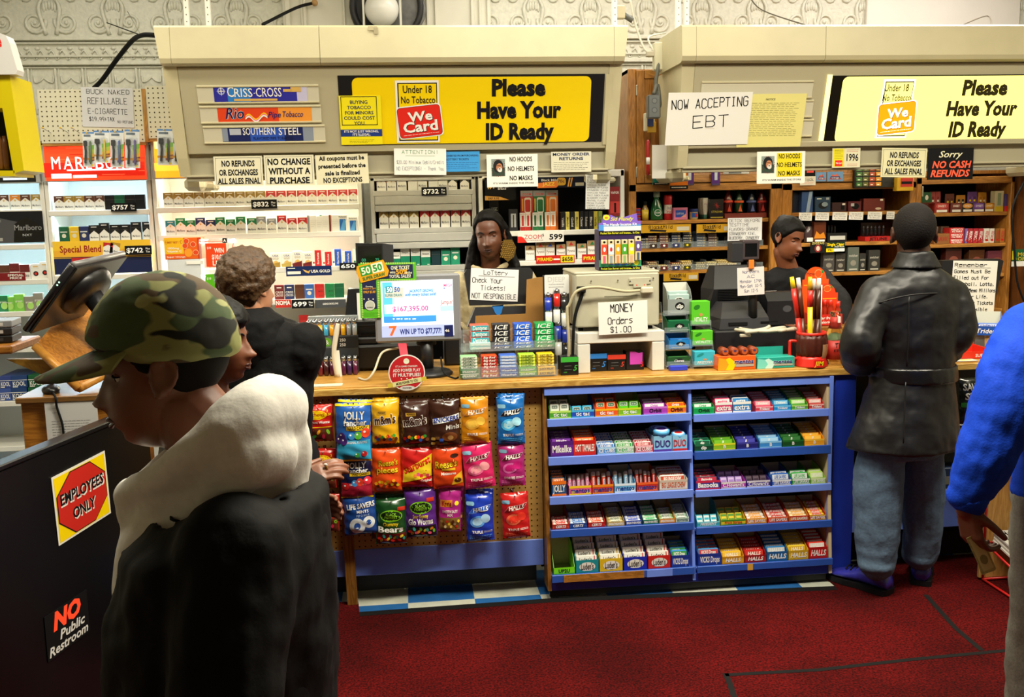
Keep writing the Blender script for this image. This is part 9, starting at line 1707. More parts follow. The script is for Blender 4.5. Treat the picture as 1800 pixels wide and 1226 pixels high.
def HT(c,yaw,pitch=0,roll=0,s=1):return Matrix.Translation(c) @ Matrix.Rotation(R(yaw),4,'Z') @ Matrix.Rotation(R(pitch),4,'X') @ Matrix.Rotation(R(roll),4,'Y') @ Matrix.Scale(s,4)
def hair_fn(thick,front=.072,side=.0,back=-.075,top=0,rag=0,fr_back=.0):
 def fn(d):
  x,y,z=head_pt(d,1,0,0);t=math.atan2(abs(d[0]),-d[1])/math.pi           # 0 front, .5 side, 1 back
  line=np.interp(t,[0,.22,.33,.42,.5,.62,.75,1],[front,front-.004,front-.03,side+.01,side,side-.03,back,back])
  s=max(0,min(1,(z-line)/.018+.5));s=s*s*(3-2*s);k=thick*(1+top*max(0,d[2]))*(1+rag*math.sin(x*210+z*90)*math.sin(z*170+y*120));e=s*k-(1-s)*.014
  return x+d[0]*e,y+d[1]*e,z+d[2]*e
 return fn
def face_parts(root,T,skin,lipc,browc=HAIRB,closed=.5,look=(0,0),smallw=1):
 """eyes, lids, brows and lips set on the face"""
 def S(x,z):
  lo=None
  d=Vector((x,-.085,z)).normalized();p=head_pt(d)
  for _ in range(6):
   d=Vector((d.x+(x-p[0])*8,d.y,d.z+(z-p[2])*8)).normalized();p=head_pt(d)
  return Vector(p)
 for s in (-1,1):
  c=S(s*.031,.009)+Vector((0,.0085,0))
  b=MB();b.T=T;b.ball(c,.0118,M('#d8cfc6',.25),14,10);q=c+Vector((look[0]*.004,-.0108,look[1]*.004));b.ball(q,(.0058,.0022,.0058),M('#1a0f0a',.15),10,6);put(b,'eye',root,Matrix())
  b=MB();b.T=T;n=14;zc=.0128-.0235*closed;vs=[];rr=.0131
  for i in range(8):
   ph=i/7
   for j in range(n+1):
    a=math.pi*j/n;z=.0125+(zc-.0125)*ph;r=math.sqrt(max(rr*rr-z*z*.9,1e-6));vs.append((c[0]-r*math.cos(a)*1.12,c[1]-r*math.sin(a),c[2]+z+.001-.0025*abs(math.cos(a))))
  b.add(vs,[(i*(n+1)+j,(i+1)*(n+1)+j,(i+1)*(n+1)+j+1,i*(n+1)+j+1) for i in range(7) for j in range(n)],skin,True);put(b,'eyelid',root,Matrix())
  zl=.009+.0128-.0235*closed;b=MB();b.T=T;b.tube([Vector((c[0]-.0138*math.cos(a),c[1]-.0134*math.sin(a)-.0006,zl-.0028*abs(math.cos(a)))) for a in [math.pi*j/8 for j in range(9)]],[.0008,.0018,.0018,.0008],M('#0a0606',.6),n=6);put(b,'eyelash',root,Matrix())
  b=MB();b.T=T;b.tube([S(s*x,z)+Vector((0,-.0008,0)) for x,z in ((.014,.026),(.026,.032),(.038,.032),(.048,.025))],[.0016,.003,.0028,.0012],browc,n=6,sub=4);put(b,'eyebrow',root,Matrix())
 b=MB();b.T=T;L=lambda x,z,o:S(x,z)+Vector((0,o,0))
 b.tube([L(-.024,-.0575,.001),L(-.012,-.053,-.0002),L(0,-.0545,.0002),L(.012,-.053,-.0002),L(.024,-.0575,.001)],[.0012,.0034,.0034,.0034,.0012],lipc,n=8,sub=4);b.tube([L(-.022,-.0585,.001),L(-.01,-.064,-.0006),L(0,-.065,-.0008),L(.01,-.064,-.0006),L(.022,-.0585,.001)],[.0012,.004,.0046,.004,.0012],lipc,n=8,sub=4);put(b,'lips',root,Matrix())
def add_head(b,T,m,**k):
 head_shell(b,T,m,lambda d:head_pt(d,**k))
 for s in (-1,1):
  b.T=T @ Matrix.Translation((s*.0745,.012,-.004)) @ Matrix.Rotation(R(s*18),4,'Z') @ Matrix.Rotation(R(-12),4,'X')
  b.ball((0,0,0),(.008,.019,.031),m,12,10)
  b.tube([(s*.005,-.008,-.02),(s*.009,.012,-.012),(s*.011,.02,.008),(s*.01,.012,.026),(s*.007,-.006,.028),(s*.004,-.014,.012)],.0048,m,n=8,sub=4);b.ball((s*.004,-.006,-.024),(.006,.009,.009),m,8,6)
 b.T=Matrix()
def add_hand(b,T,m,curl=(25,35,25),spread_=.0,thumb=(.45,.25,.8),thumb_curl=.3,s=1.0):
 """+X along the fingers, +Y out of the palm, +Z towards the thumb"""
 b.T=T @ Matrix.Scale(s,4)
 b.box((.048,0,0),(.085,.026,.076),m,.011);b.ball((.02,.008,.022),(.03,.016,.018),m,10,8);b.ball((.0,0,0),(.03,.019,.027),m,10,8)
 for z,L,r,k in ((.029,.074,.0088,1),(.0095,.083,.0092,1.05),(-.0105,.077,.0088,1.1),(-.029,.060,.0078,1.15)):
  p=Vector((.082-abs(z)*.12,0,z));a=0;pts=[p-Vector((.012,0,0)),p];
  for seg,c in zip((.44,.31,.25),curl):
   a+=R(c*k);p=p+Vector((math.cos(a)*L*seg,math.sin(a)*L*seg,spread_*z*seg*2));pts.append(p)
  b.tube(pts,[r*1.08,r*1.05,r,r*.95,r*.82],m,n=10,sub=3);b.ball(pts[-1],r*.84,m,10,8);b.ball(pts[1],r*1.12,m,8,6)
 d=Vector(thumb).normalized();p0=Vector((.018,.006,.032));p1=p0+d*.034;d2=(d+Vector((thumb_curl,thumb_curl*.6,-.1))).normalized();p2=p1+d2*.028;p3=p2+(d2+Vector((thumb_curl*.6,thumb_curl*.3,0))).normalized()*.022
 b.tube([p0,p1,p2,p3],[.013,.0115,.0105,.0085],m,n=10,sub=3);b.ball(p3,.0087,m,10,8);b.T=Matrix()
def frame(x,y):
 """hand frame from the finger direction and the palm direction"""
 X=Vector(x).normalized();Y=Vector(y);Y=(Y-X*Y.dot(X)).normalized();Z=X.cross(Y);return Matrix(((X.x,Y.x,Z.x,0),(X.y,Y.y,Z.y,0),(X.z,Y.z,Z.z,0),(0,0,0,1)))
def HF(p,x,y):return Matrix.Translation(p) @ frame(x,y)
def person(label,base):return thing('person',base,label,'person')
def child(b,name,root,vox=None,smooth=5,folds=(),label=None):
 o=put(b,name,root,Matrix(),label=label)
 if vox:fuse(o,vox,smooth,folds)
 return o
V=Vector
def shoe(root,heel,toe,mats,h=.085,w=.048,name='shoe',label=None):
 u=(toe-heel);L=u.length;u.normalize();n=V((-u.y,u.x,0));b=MB();rings=[]
 for t,hw,hh,z0 in ((-.02,.5,.6,.02),(.04,.8,.98,.02),(.2,.86,1.0,.02),(.42,.82,.92,.02),(.6,.95,.68,.02),(.8,1.0,.52,.02),(.95,.75,.36,.02),(1.0,.4,.22,.022)):
  c=heel+u*L*t;H=h*hh;rings.append([c+n*(w*hw*math.cos(a))+V((0,0,z0+max(0,(H-z0))*(.5+.5*math.sin(a)))) for a in [2*math.pi*k/18 for k in range(18)]])
 b.loft(rings,mats[0]);
 for t in (.5,.58,.66):c=heel+u*L*t;b.tube([c+n*(-w*.6)+V((0,0,h*.72-.05*h)),c+V((0,0,h*(.95-.7*(t-.4)))),c+n*(w*.6)+V((0,0,h*.72-.05*h))],.0035,mats[1],n=6,sub=3)
 o=put(b,name,root,Matrix(),label=label)
 b=MB();out=[(-.03,.45),(.0,.8),(.2,.9),(.45,.84),(.65,1.0),(.85,.98),(1.0,.55),(1.03,.1)];P=[heel+u*L*t+n*w*k*1.08 for t,k in out]+[heel+u*L*t-n*w*k*1.08 for t,k in out[::-1]]
 b.prism([(p.x,p.y) for p in P],mats[1],.011,.034,axis='z');q=put(b,'sole',o,Matrix());q.matrix_parent_inverse=Matrix()
 return o
# --- man in the leather coat, back view
YA=3.81;A=lambda x,y,Y=YA:U(x,y,Y);K=U(1591,600,YA).x-U(1590,600,YA).x
base=UZ(1585,1030,0);root=person('man seen from behind in long black belted leather coat and baggy jeans at the counter',V((A(1590,900).x,YA,.009)))
SK=SKIN['dark'];Th=HT(A(1606,413,YA+.02),158,4,0,1.09)
b=MB();add_head(b,Th,SK,nose=1);chain(b,[A(1609,440,YA+.01),A(1611,500,YA)],[.06,.07],SK)
trunk(b,[(A(1610,490),.1,.08,0),(A(1610,520),.17,.1,0),(A(1608,640),.14,.1,0),(A(1598,730),.10,.08,0)],SK)
lw,rw=A(1522,632,4.12),A(1650,622,4.1);lw.z=rw.z=1.045
chain(b,[A(1540,520),A(1500,612,3.82),lw],[.05,.045,.032],SK);chain(b,[A(1680,522),A(1688,600,3.8),rw],[.05,.045,.032],SK)
add_hand(b,HF(lw,(.2,1,-.12),(0,-.1,-1)),SK,(20,25,20));add_hand(b,HF(rw,(-.3,1,-.12),(0,-.1,-1)),SK,(20,25,20),thumb=(.45,.25,.8))
la,ra=A(1541,985,3.84),A(1617,974,3.92)
chain(b,[A(1555,740),A(1545,880),la],[.055,.06,.04],SK);chain(b,[A(1610,740,3.86),A(1622,880,3.9),ra],[.055,.055,.04],SK)
child(b,'body',root,.006)
b=MB();head_shell(b,Th,M('#14100f',.75,bump=.4,nscale=160),hair_fn(.005,.085,.01,-.07));put(b,'hair',root,Matrix())
LEA=M('#0f0f11',.45,noise=.2,bump=.06,nscale=38)
b=MB();w=lambda px:px*K
trunk(b,[(A(1610,458),w(28),.065,0),(A(1610,470),w(36),.08,0),(A(1609,484),w(56),.1,0),(A(1609,502),w(78),.115,0),(A(1609,540),w(82),.13,0),(A(1608,590),w(74),.135,0),(A(1605,650),w(67),.13,0),(A(1601,690),w(76),.145,0),(A(1594,740),w(88),.16,0),(A(1589,786),w(97),.175,0)],LEA)
chain(b,[A(1546,522),A(1517,580,3.77),A(1512,616,3.76),A(1514,633,3.93),lw+V((.0,-.06,.01))],[.082,.08,.08,.07,.055],LEA);chain(b,[A(1672,522),A(1684,575,3.78),A(1672,604,3.80),rw+V((0,-.06,0))],[.08,.078,.07,.055],LEA)
child(b,'leather_coat',root,.008,6,((.2,.024),(.09,.014)))
b=MB();trunk(b,[(A(1606,641),w(71),.139,0),(A(1606,655),w(72),.142,0),(A(1606,668),w(72),.143,0)],M('#121214',.3,bump=.1,nscale=60));child(b,'coat_belt',root,.006,3,((.16,.012),))
b=MB();trunk(b,[(A(1609,442),w(27),.068,0),(A(1610,454),w(32),.077,0),(A(1610,470),w(41),.09,0)],LEA);child(b,'collar',root,.006,3,((.08,.008),))
SEAM=M('#050506',.5);b=MB()
def bk(px,py,e=.0):
 """a point on the back of the coat"""
 t=(py-452)/(786-452);d=float(np.interp(py,[452,502,540,590,650,690,740,786],[.07,.115,.13,.135,.13,.145,.16,.175]));cx=float(np.interp(py,[452,590,690,786],[1609,1608,1601,1589]));hw=float(np.interp(py,[452,502,540,590,650,690,740,786],[33,78,82,74,67,76,88,97]));u=max(-.97,min(.97,(px-cx)/hw));
 return A(px,py,YA-d*math.sqrt(1-u*u)-.008-e)
b.tube([bk(1545,533),bk(1575,524),bk(1610,518),bk(1650,516),bk(1678,520)],.0035,SEAM,n=6,sub=4);b.tube([bk(1598,522),bk(1597,580),bk(1594,645)],.003,SEAM,n=6,sub=4);b.tube([bk(1592,672),bk(1590,720),bk(1588,780)],.003,SEAM,n=6,sub=4);b.tube([bk(1650,520),bk(1652,580),bk(1648,640)],.002,SEAM,n=6,sub=4)
put(b,'coat_seam',root,Matrix())
DEN=M('#586d84',.85,noise=.12,bump=.15,nscale=90)
b=MB();chain(b,[A(1556,755),A(1545,830,3.83),A(1543,930,3.83),la+V((0,0,.0))],[.085,.105,.095,.085],DEN);chain(b,[A(1620,755,3.87),A(1622,830,3.89),A(1621,930,3.9),ra],[.085,.095,.084,.076],DEN);trunk(b,[(A(1590,745),.14,.1,0),(A(1590,800),.15,.11,0)],DEN)
for x,y,Y,r in ((1541,965,3.83,.088),(1540,990,3.83,.084),(1618,958,3.91,.074),(1617,978,3.91,.072)):p=A(x,y,Y);b.T=Matrix.Translation(p);b.lathe([(r*.9,-.02),(r,0),(r*.92,.02)],DEN,n=20);b.T=Matrix()
child(b,'jeans',root,.008,6,((.16,.02),(.06,.008)))
SHB=(M('#3234a0',.28,coat=.4,noise=.2,nscale=30),M('#131316',.55))
f0,f1=UZ(1562,1045,.01),UZ(1478,1018,.01);shoe(root,f0,f0+(f1-f0).normalized()*.29,SHB,.105,.056);f0=UZ(1618,1030,.01);shoe(root,f0,f0+V((.12,.21,0)),SHB,.1,.05)
# --- shopper in the blue sweatshirt, cut by the frame
YB2=2.66;B=lambda x,y,Y=YB2:U(x,y,Y);SK=SKIN['deep'];gx=B(1905,700).x
root=person('person in bright blue sweatshirt and grey sweatpants holding money at the shop edge',V((gx,YB2,.009)))
sh=B(1800,575,YB2-.02);wr=B(1700,895,YB2-.06);el=B(1757,745,YB2-.08);zsh=sh.z;hc=V((gx+.0,YB2+.03,zsh+.27))
b=MB();Th=HT(hc,200,5);add_head(b,Th,SK);chain(b,[hc+V((0,.02,-.08)),V((gx,YB2,zsh+.02))],[.055,.065],SK)
trunk(b,[(V((gx,YB2,zsh+.02)),.13,.09,0),(V((gx,YB2,zsh-.15)),.16,.1,0),(V((gx,YB2,zsh-.5)),.15,.1,0)],SK)
chain(b,[sh+V((.06,.02,-.03)),el,wr],[.045,.042,.033],SK);wr2=V((gx+.33,YB2-.02,.82));chain(b,[V((gx+.2,YB2,zsh-.03)),V((gx+.3,YB2+.03,1.1)),wr2],[.05,.042,.03],SK)
hx=(B(1716,985,YB2-.07)-wr).normalized();add_hand(b,HF(wr,hx,(.95,.25,.1)),SK,(28,38,28),thumb=(.75,.5,.45),thumb_curl=.35,s=1.12);add_hand(b,HF(wr2,(0,-.1,-1),(-1,0,0)),SK,(20,25,20))
for s in (-1,1):chain(b,[V((gx+s*.09,YB2,.85)),V((gx+s*.1,YB2-.02,.45)),V((gx+s*.1,YB2,.1))],[.085,.06,.042],SK)
child(b,'body',root,.0045,4)
b=MB();head_shell(b,Th,HAIRB,hair_fn(.012));put(b,'hair',root,Matrix())
BLS=M('#0f3fc0',.75,noise=.08,bump=.15,nscale=140)
b=MB();trunk(b,[(V((gx,YB2,zsh+.085)),.07,.07,0),(V((gx,YB2,zsh+.06)),.12,.09,0),(V((gx,YB2,zsh+.02)),.185,.115,0),(V((gx,YB2,zsh-.12)),.2,.13,0),(V((gx,YB2,zsh-.35)),.195,.13,0),(V((gx,YB2,B(1800,885).z+.03)),.205,.14,0),(V((gx,YB2,B(1800,885).z)),.19,.13,0)],BLS)
chain(b,[sh+V((.04,.02,-.02)),B(1775,660,YB2-.05),el,B(1722,830,YB2-.07),wr+V((.0,.0,.045))],[.088,.092,.09,.078,.058],BLS);chain(b,[V((gx+.17,YB2,zsh-.03)),V((gx+.3,YB2+.03,1.1)),wr2+V((0,0,.05))],[.09,.085,.055],BLS)
child(b,'sweatshirt',root,.008,5,((.13,.03),(.05,.006)))
b=MB();d=(B(1718,840,YB2-.07)-wr).normalized();b.tube([wr+d*.065,wr+d*.0],[.053,.046],M('#0f3fc0',.8,bump=.3,nscale=160),n=20);put(b,'cuff',root,Matrix())
GRY=M('#77756c',.85,noise=.14,bump=.15,nscale=120)
b=MB();zt7=B(1800,885).z+.03
for s in (-1,1):chain(b,[V((gx+s*.095,YB2,zt7-.02)),V((gx+s*.105,YB2-.01,.6)),V((gx+s*.1,YB2,.1))],[.108,.095,.085],GRY)
trunk(b,[(V((gx,YB2,zt7)),.17,.12,0),(V((gx,YB2,zt7-.15)),.2,.135,0)],GRY);child(b,'sweatpants',root,.009,4,((.12,.025),))
for s in (-1,1):shoe(root,V((gx+s*.1,YB2-.09,.01)),V((gx+s*.12,YB2+.19,.01)),(M('#d8d6d0',.5),M('#e8e6e0',.5)))
b=MB();MNY=M('#a8a46a',.7,noise=.25,nscale=90);p=B(1722,972,YB2-.075);
for i in range(3):
 b.T=Matrix.Translation(p+V((.004*i,.004*i-.008,-.002*i))) @ Matrix.Rotation(R(-8),4,'Z') @ Matrix.Rotation(R(-26+3*i),4,'Y');b.box((0,0,0),(.042,.0012,.125),MNY,.0);b.rect(-.016,-.055,.016,.055,M('#c8c48a',.7),-.0008);b.disc(0,-.02,.011,.016,M('#8a8a5a',.7),-.0012,14);b.text('20',.004,.045,.012,M('#5a6040',.7),-.0014)
b.T=Matrix();b.obj('banknote',label='folded pale green banknotes held in the hand below the blue sleeve',cat='money')
# --- clerk with long black hair
YQ1=4.99;Q=lambda x,y,Y=YQ1:U(x,y,Y);SK=SKIN['deep'];hc=Q(860,413,YQ1-.0)
root=person('woman clerk in beige jacket with long black hair looking down at the lottery till',V((hc.x+.02,YQ1+.05,0)))
Th=HT(hc,-14,13,-4,1.0);zs_=Q(860,492).z;cx=hc.x+.01
b=MB();add_head(b,Th,SK,nose=1.0,jaw=1.14,lips=1.2);chain(b,[hc+V((0,.035,-.07)),V((cx,YQ1+.06,zs_+.03))],[.05,.055],SK)
trunk(b,[(V((cx,YQ1+.07,zs_+.01)),.11,.07,0),(V((cx,YQ1+.07,zs_-.2)),.14,.1,0),(V((cx,YQ1+.07,.95)),.13,.1,0)],SK)
w1,w2=V((cx-.16,YQ1-.2,1.07)),V((cx+.14,YQ1-.18,1.07))
chain(b,[V((cx-.17,YQ1+.07,zs_-.03)),V((cx-.24,YQ1+.0,1.14)),w1],[.045,.04,.027],SK);chain(b,[V((cx+.17,YQ1+.07,zs_-.03)),V((cx+.24,YQ1,1.14)),w2],[.045,.04,.027],SK)
add_hand(b,HF(w1,(.3,-1,-.1),(0,0,-1)),SK,s=.9);add_hand(b,HF(w2,(-.3,-1,-.1),(0,0,-1)),SK,s=.9)
for s in (-1,1):chain(b,[V((cx+s*.08,YQ1+.07,.92)),V((cx+s*.09,YQ1+.06,.5)),V((cx+s*.09,YQ1+.08,.06))],[.085,.06,.04],SK)
child(b,'body',root,.0042,3);face_parts(root,Th,SK,M('#2c120f',.35),closed=.6)
b=MB();head_shell(b,Th,HAIRB,hair_fn(.011,.086,-.03,-.11,.3))
Hh=lambda x,y,dy=0:Q(x,y,YQ1+dy)
for pts,rs in ((((862,374,.02),(842,394,.0),(832,430,.02),(826,462,.02),(822,484,.0)),(.012,.015,.02,.024,.02)),(((864,374,.02),(886,394,.0),(896,430,.02),(904,462,.02),(911,486,.0)),(.012,.015,.022,.028,.024)),(((838,430,.05),(832,478,.04)),(.028,.03)),(((888,430,.05),(900,480,.04)),(.03,.036)),(((862,405,.06),(862,470,.07)),(.055,.06))):chain(b,[Hh(*p) for p in pts],rs,HAIRB)
child(b,'hair',root,.006,2,((.03,.008),(.09,.012)))
BEI=M('#a89a78',.7,noise=.1,bump=.2,nscale=60)
b=MB();trunk(b,[(V((cx,YQ1+.06,zs_+.055)),.065,.06,0),(V((cx,YQ1+.07,zs_+.03)),.12,.085,0),(V((cx,YQ1+.07,zs_-.01)),.19,.105,0),(V((cx,YQ1+.07,zs_-.15)),.2,.125,0),(V((cx,YQ1+.07,zs_-.4)),.19,.125,0),(V((cx,YQ1+.07,.85)),.21,.14,0)],BEI)
chain(b,[V((cx-.17,YQ1+.07,zs_-.03)),V((cx-.25,YQ1,1.15)),w1+V((-.02,.05,.02))],[.075,.07,.05],BEI);chain(b,[V((cx+.17,YQ1+.07,zs_-.03)),V((cx+.25,YQ1,1.15)),w2+V((.02,.05,.02))],[.075,.07,.05],BEI)
child(b,'jacket',root,.008,4,((.1,.03),(.04,.01)))
b=MB();chain(b,[Q(832,470,YQ1-.03),Q(846,478,YQ1-.07),Q(858,490,YQ1-.085)],[.014,.02,.014],BEI);chain(b,[Q(890,466,YQ1-.03),Q(876,476,YQ1-.07),Q(864,490,YQ1-.085)],[.014,.02,.014],BEI);child(b,'jacket_collar',root,.006,2,((.05,.012),))
b=MB();c=Q(891,440,YQ1-.085);GO=M('#9a7a3a',.3,.7);b.T=Matrix.Translation(c) @ Matrix.Rotation(R(8),4,'Y');hexp=[(-.022,.05),(.02,.055),(.046,.02),(.04,-.03),(.012,-.058),(-.03,-.03)];b.prism(hexp,GO,0,.012)
for i in range(-4,5):
 for j in range(-5,6):
  x,z=i*.0095+(.0048 if j % 2 else 0),j*.0095
  if-.03<x<.036 and abs(z)<.045:b.ball((x,0,z),.0036,GO,6,4)
b.T=Matrix();put(b,'studded_clasp',root,Matrix())
b=MB();
for s in (-1,1):chain(b,[V((cx+s*.085,YQ1+.07,.88)),V((cx+s*.09,YQ1+.06,.5)),V((cx+s*.09,YQ1+.08,.1))],[.11,.09,.08],M('#1b1b20',.8))
child(b,'trousers',root,.01,3)
for s in (-1,1):shoe(root,V((cx+s*.09,YQ1+.12,.001)),V((cx+s*.1,YQ1-.12,.001)),(BLK,BLK))
# --- second clerk leaning behind the register
YZ=5.05;Z=lambda x,y,Y=YZ:U(x,y,Y);SK=SKIN['brown'];hc=Z(1386,420)
root=person('clerk with dark hair in a bun and black top leaning at the second register',V((hc.x+.04,YZ+.06,0)))
Th=HT(hc,32,22,6,.95);zs_=Z(1400,490).z;cx=hc.x+.03
b=MB();add_head(b,Th,SK);chain(b,[hc+V((-.02,.03,-.07)),V((cx,YZ+.05,zs_+.03))],[.05,.055],SK)
trunk(b,[(V((cx,YZ+.07,zs_)),.12,.08,.2),(V((cx,YZ+.08,zs_-.2)),.14,.1,.2),(V((cx,YZ+.1,.95)),.13,.1,.1)],SK)
w1,w2=V((cx-.1,YZ-.25,1.08)),Z(1492,570,4.66);w2.z=1.07
chain(b,[V((cx-.16,YZ+.05,zs_-.03)),V((cx-.22,YZ-.02,1.15)),w1],[.045,.04,.027],SK);chain(b,[V((cx+.17,YZ+.05,zs_-.02)),Z(1478,540,4.85),w2],[.045,.04,.027],SK)
add_hand(b,HF(w1,(.2,-1,-.1),(0,0,-1)),SK,s=.9);add_hand(b,HF(w2,(.3,-1,-.2),(0,0,-1)),SK,s=.9)
for s in (-1,1):chain(b,[V((cx+s*.08,YZ+.1,.92)),V((cx+s*.09,YZ+.1,.5)),V((cx+s*.09,YZ+.1,.06))],[.085,.06,.04],SK)
child(b,'body',root,.0045,3);face_parts(root,Th,SK,M('#5a2a24',.35),closed=.6)
b=MB();head_shell(b,Th,HAIRB,hair_fn(.012,.068,-.0,-.08));b.T=Th;b.ball((0,.075,.075),(.045,.04,.04),HAIRB,14,10);b.ball((-.06,.03,.0),(.02,.04,.05),HAIRB,12,8);b.T=Matrix();child(b,'hair',root,.006,2,((.03,.006),))
BT=M('#101013',.7,noise=.1,bump=.15,nscale=70)
b=MB();trunk(b,[(V((cx,YZ+.05,zs_+.06)),.065,.06,.2),(V((cx,YZ+.06,zs_+.03)),.12,.085,.2),(V((cx,YZ+.07,zs_-.01)),.2,.11,.2),(V((cx,YZ+.08,zs_-.2)),.2,.13,.2),(V((cx,YZ+.1,.85)),.2,.14,.1)],BT)
chain(b,[V((cx-.17,YZ+.05,zs_-.03)),V((cx-.23,YZ-.02,1.15)),w1+V((-.01,.05,.02))],[.075,.065,.045],BT);chain(b,[V((cx+.17,YZ+.05,zs_-.02)),Z(1476,535,4.85),w2+V((-.01,.05,.01))],[.075,.065,.045],BT)
child(b,'black_top',root,.008,4,((.1,.025),))
b=MB()
for s in (-1,1):chain(b,[V((cx+s*.085,YZ+.1,.88)),V((cx+s*.09,YZ+.1,.5)),V((cx+s*.09,YZ+.1,.1))],[.11,.09,.08],M('#1b1b20',.8))
child(b,'trousers',root,.01,3)
for s in (-1,1):shoe(root,V((cx+s*.09,YZ+.15,.001)),V((cx+s*.1,YZ-.09,.001)),(BLK,BLK))
# --- man with brown hair at the counter end
YH=3.66;H_=lambda x,y,Y=YH:U(x,y,Y);SK=SKIN['fair'];hc=H_(440,506)
root=person('brown haired man in black hooded coat standing with his back turned at the counter end',V((hc.x+.02,YH,.009)))
Th=HT(hc,140,6,0,1.02);zs_=H_(460,585).z;cx=H_(452,600).x
b=MB();add_head(b,Th,SK);chain(b,[hc+V((-.01,-.02,-.07)),V((cx-.02,YH,zs_+.03))],[.058,.065],SK)
trunk(b,[(V((cx,YH,zs_)),.13,.09,-.3),(V((cx,YH,zs_-.2)),.16,.11,-.3),(V((cx,YH,.85)),.15,.11,-.2)],SK)
w2=H_(512,682,3.9);w1=V((cx-.28,YH+.12,.95))
chain(b,[V((cx+.17,YH-.04,zs_-.05)),H_(528,650,3.66),w2],[.05,.045,.03],SK);chain(b,[V((cx-.18,YH+.05,zs_-.05)),V((cx-.28,YH,1.1)),w1],[.05,.045,.03],SK)
add_hand(b,HF(w2,(.1,1,-.1),(0,0,-1)),SK);add_hand(b,HF(w1,(.2,1,-.1),(0,0,-1)),SK)
for s in (-1,1):chain(b,[V((cx+s*.09,YH,.85)),V((cx+s*.1,YH,.48)),V((cx+s*.1,YH,.1))],[.09,.065,.045],SK)
child(b,'body',root,.006,3);face_parts(root,Th,SK,Cm('#8a4a40'),HAIRW,.3)
b=MB();head_shell(b,Th,HAIRW,hair_fn(.024,.062,-.012,-.09,.35,.12));child(b,'hair',root,.006,1,((.02,.016),(.05,.016)))
BCO=M('#0f0f11',.8,noise=.2,bump=.2,nscale=45)
b=MB();trunk(b,[(V((cx-.02,YH,zs_+.07)),.08,.08,-.3),(V((cx,YH,zs_+.04)),.15,.11,-.3),(V((cx,YH,zs_-.02)),.2,.14,-.3),(V((cx,YH,zs_-.2)),.2,.155,-.3),(V((cx,YH,zs_-.5)),.185,.155,-.3),(V((cx,YH,.62)),.185,.165,-.2)],BCO)
chain(b,[V((cx+.17,YH-.04,zs_-.05)),H_(526,635,3.62),w2+V((0,-.05,.01))],[.09,.082,.058],BCO);chain(b,[V((cx-.18,YH+.05,zs_-.05)),V((cx-.29,YH,1.1)),w1+V((0,-.05,.02))],[.09,.08,.055],BCO)
child(b,'hooded_coat',root,.008,4,((.14,.03),(.05,.008)))
b=MB();trunk(b,[(V((cx-.03,YH-.02,zs_+.1)),.085,.085,-.3),(V((cx-.02,YH-.04,zs_+.06)),.13,.12,-.3),(V((cx-.01,YH-.07,zs_-.03)),.13,.1,-.3),(V((cx,YH-.09,zs_-.12)),.06,.06,-.3)],BCO);child(b,'hood',root,.008,3,((.08,.02),))
b=MB()
for s in (-1,1):chain(b,[V((cx+s*.09,YH,.8)),V((cx+s*.1,YH,.5)),V((cx+s*.1,YH,.1))],[.12,.1,.085],M('#17171c',.85))
child(b,'trousers',root,.01,3,((.12,.02),))
for s in (-1,1):shoe(root,V((cx+s*.1,YH-.08,.01)),V((cx+s*.13,YH+.19,.01)),(BLK,BLK))
# --- woman in profile reaching to the sweets
YW2=2.55;W_=lambda x,y,Y=YW2:U(x,y,Y);SK=SKIN['brown'];hc=W_(381,600)
root=person('dark haired woman in profile with black leather sleeve reaching a ringed hand towards the sweets',V((hc.x,YW2,.009)))
Th=HT(hc,84,8,0,.93);zs_=hc.z-.21;cx=hc.x-.03
b=MB();add_head(b,Th,SK,lips=1.5,nose=1.0);chain(b,[hc+V((-.03,0,-.06)),V((cx,YW2,zs_+.02))],[.05,.055],SK)
trunk(b,[(V((cx,YW2,zs_)),.09,.13,0),(V((cx,YW2,zs_-.2)),.1,.15,0),(V((cx,YW2,.8)),.1,.14,0)],SK)
wr=W_(520,850,YW2+.0);el=W_(440,885,YW2-.1)
chain(b,[V((cx,YW2-.15,zs_-.04)),el,wr],[.045,.04,.027],SK);chain(b,[V((cx,YW2+.15,zs_-.04)),V((cx+.02,YW2+.2,.95)),V((cx+.2,YW2+.15,.9))],[.045,.04,.027],SK)
add_hand(b,HF(wr,(1,.12,.35),(.15,.6,-.7)),SK,(8,22,20),thumb=(.7,.3,.6),s=.92);add_hand(b,HF(V((cx+.2,YW2+.15,.9)),(1,.1,-.1),(0,-1,0)),SK,s=.92)
for s in (-1,1):chain(b,[V((cx,YW2+s*.08,.8)),V((cx,YW2+s*.09,.45)),V((cx-.02,YW2+s*.09,.09))],[.09,.06,.04],SK)
child(b,'body',root,.004,2);face_parts(root,Th,SK,M('#4a2420',.35),closed=.4,look=(0,-.3))
b=MB();head_shell(b,Th,HAIRB,hair_fn(.02,.05,-.045,-.11));b.T=Th
for s in (-1,1):b.ball((s*.072,.03,-.02),(.025,.05,.075),HAIRB,14,10)
b.ball((0,.08,-.02),(.075,.045,.09),HAIRB,14,10);b.T=Matrix();child(b,'hair',root,.006,2,((.03,.012),))
LE2=M('#0c0c0d',.4,noise=.2,bump=.15,nscale=50)
b=MB();trunk(b,[(V((cx,YW2,zs_+.05)),.07,.07,0),(V((cx,YW2,zs_+.02)),.1,.13,0),(V((cx,YW2,zs_-.03)),.125,.18,0),(V((cx,YW2,zs_-.25)),.15,.2,0),(V((cx,YW2,.72)),.165,.21,0),(V((cx,YW2,.55)),.17,.21,0)],LE2)
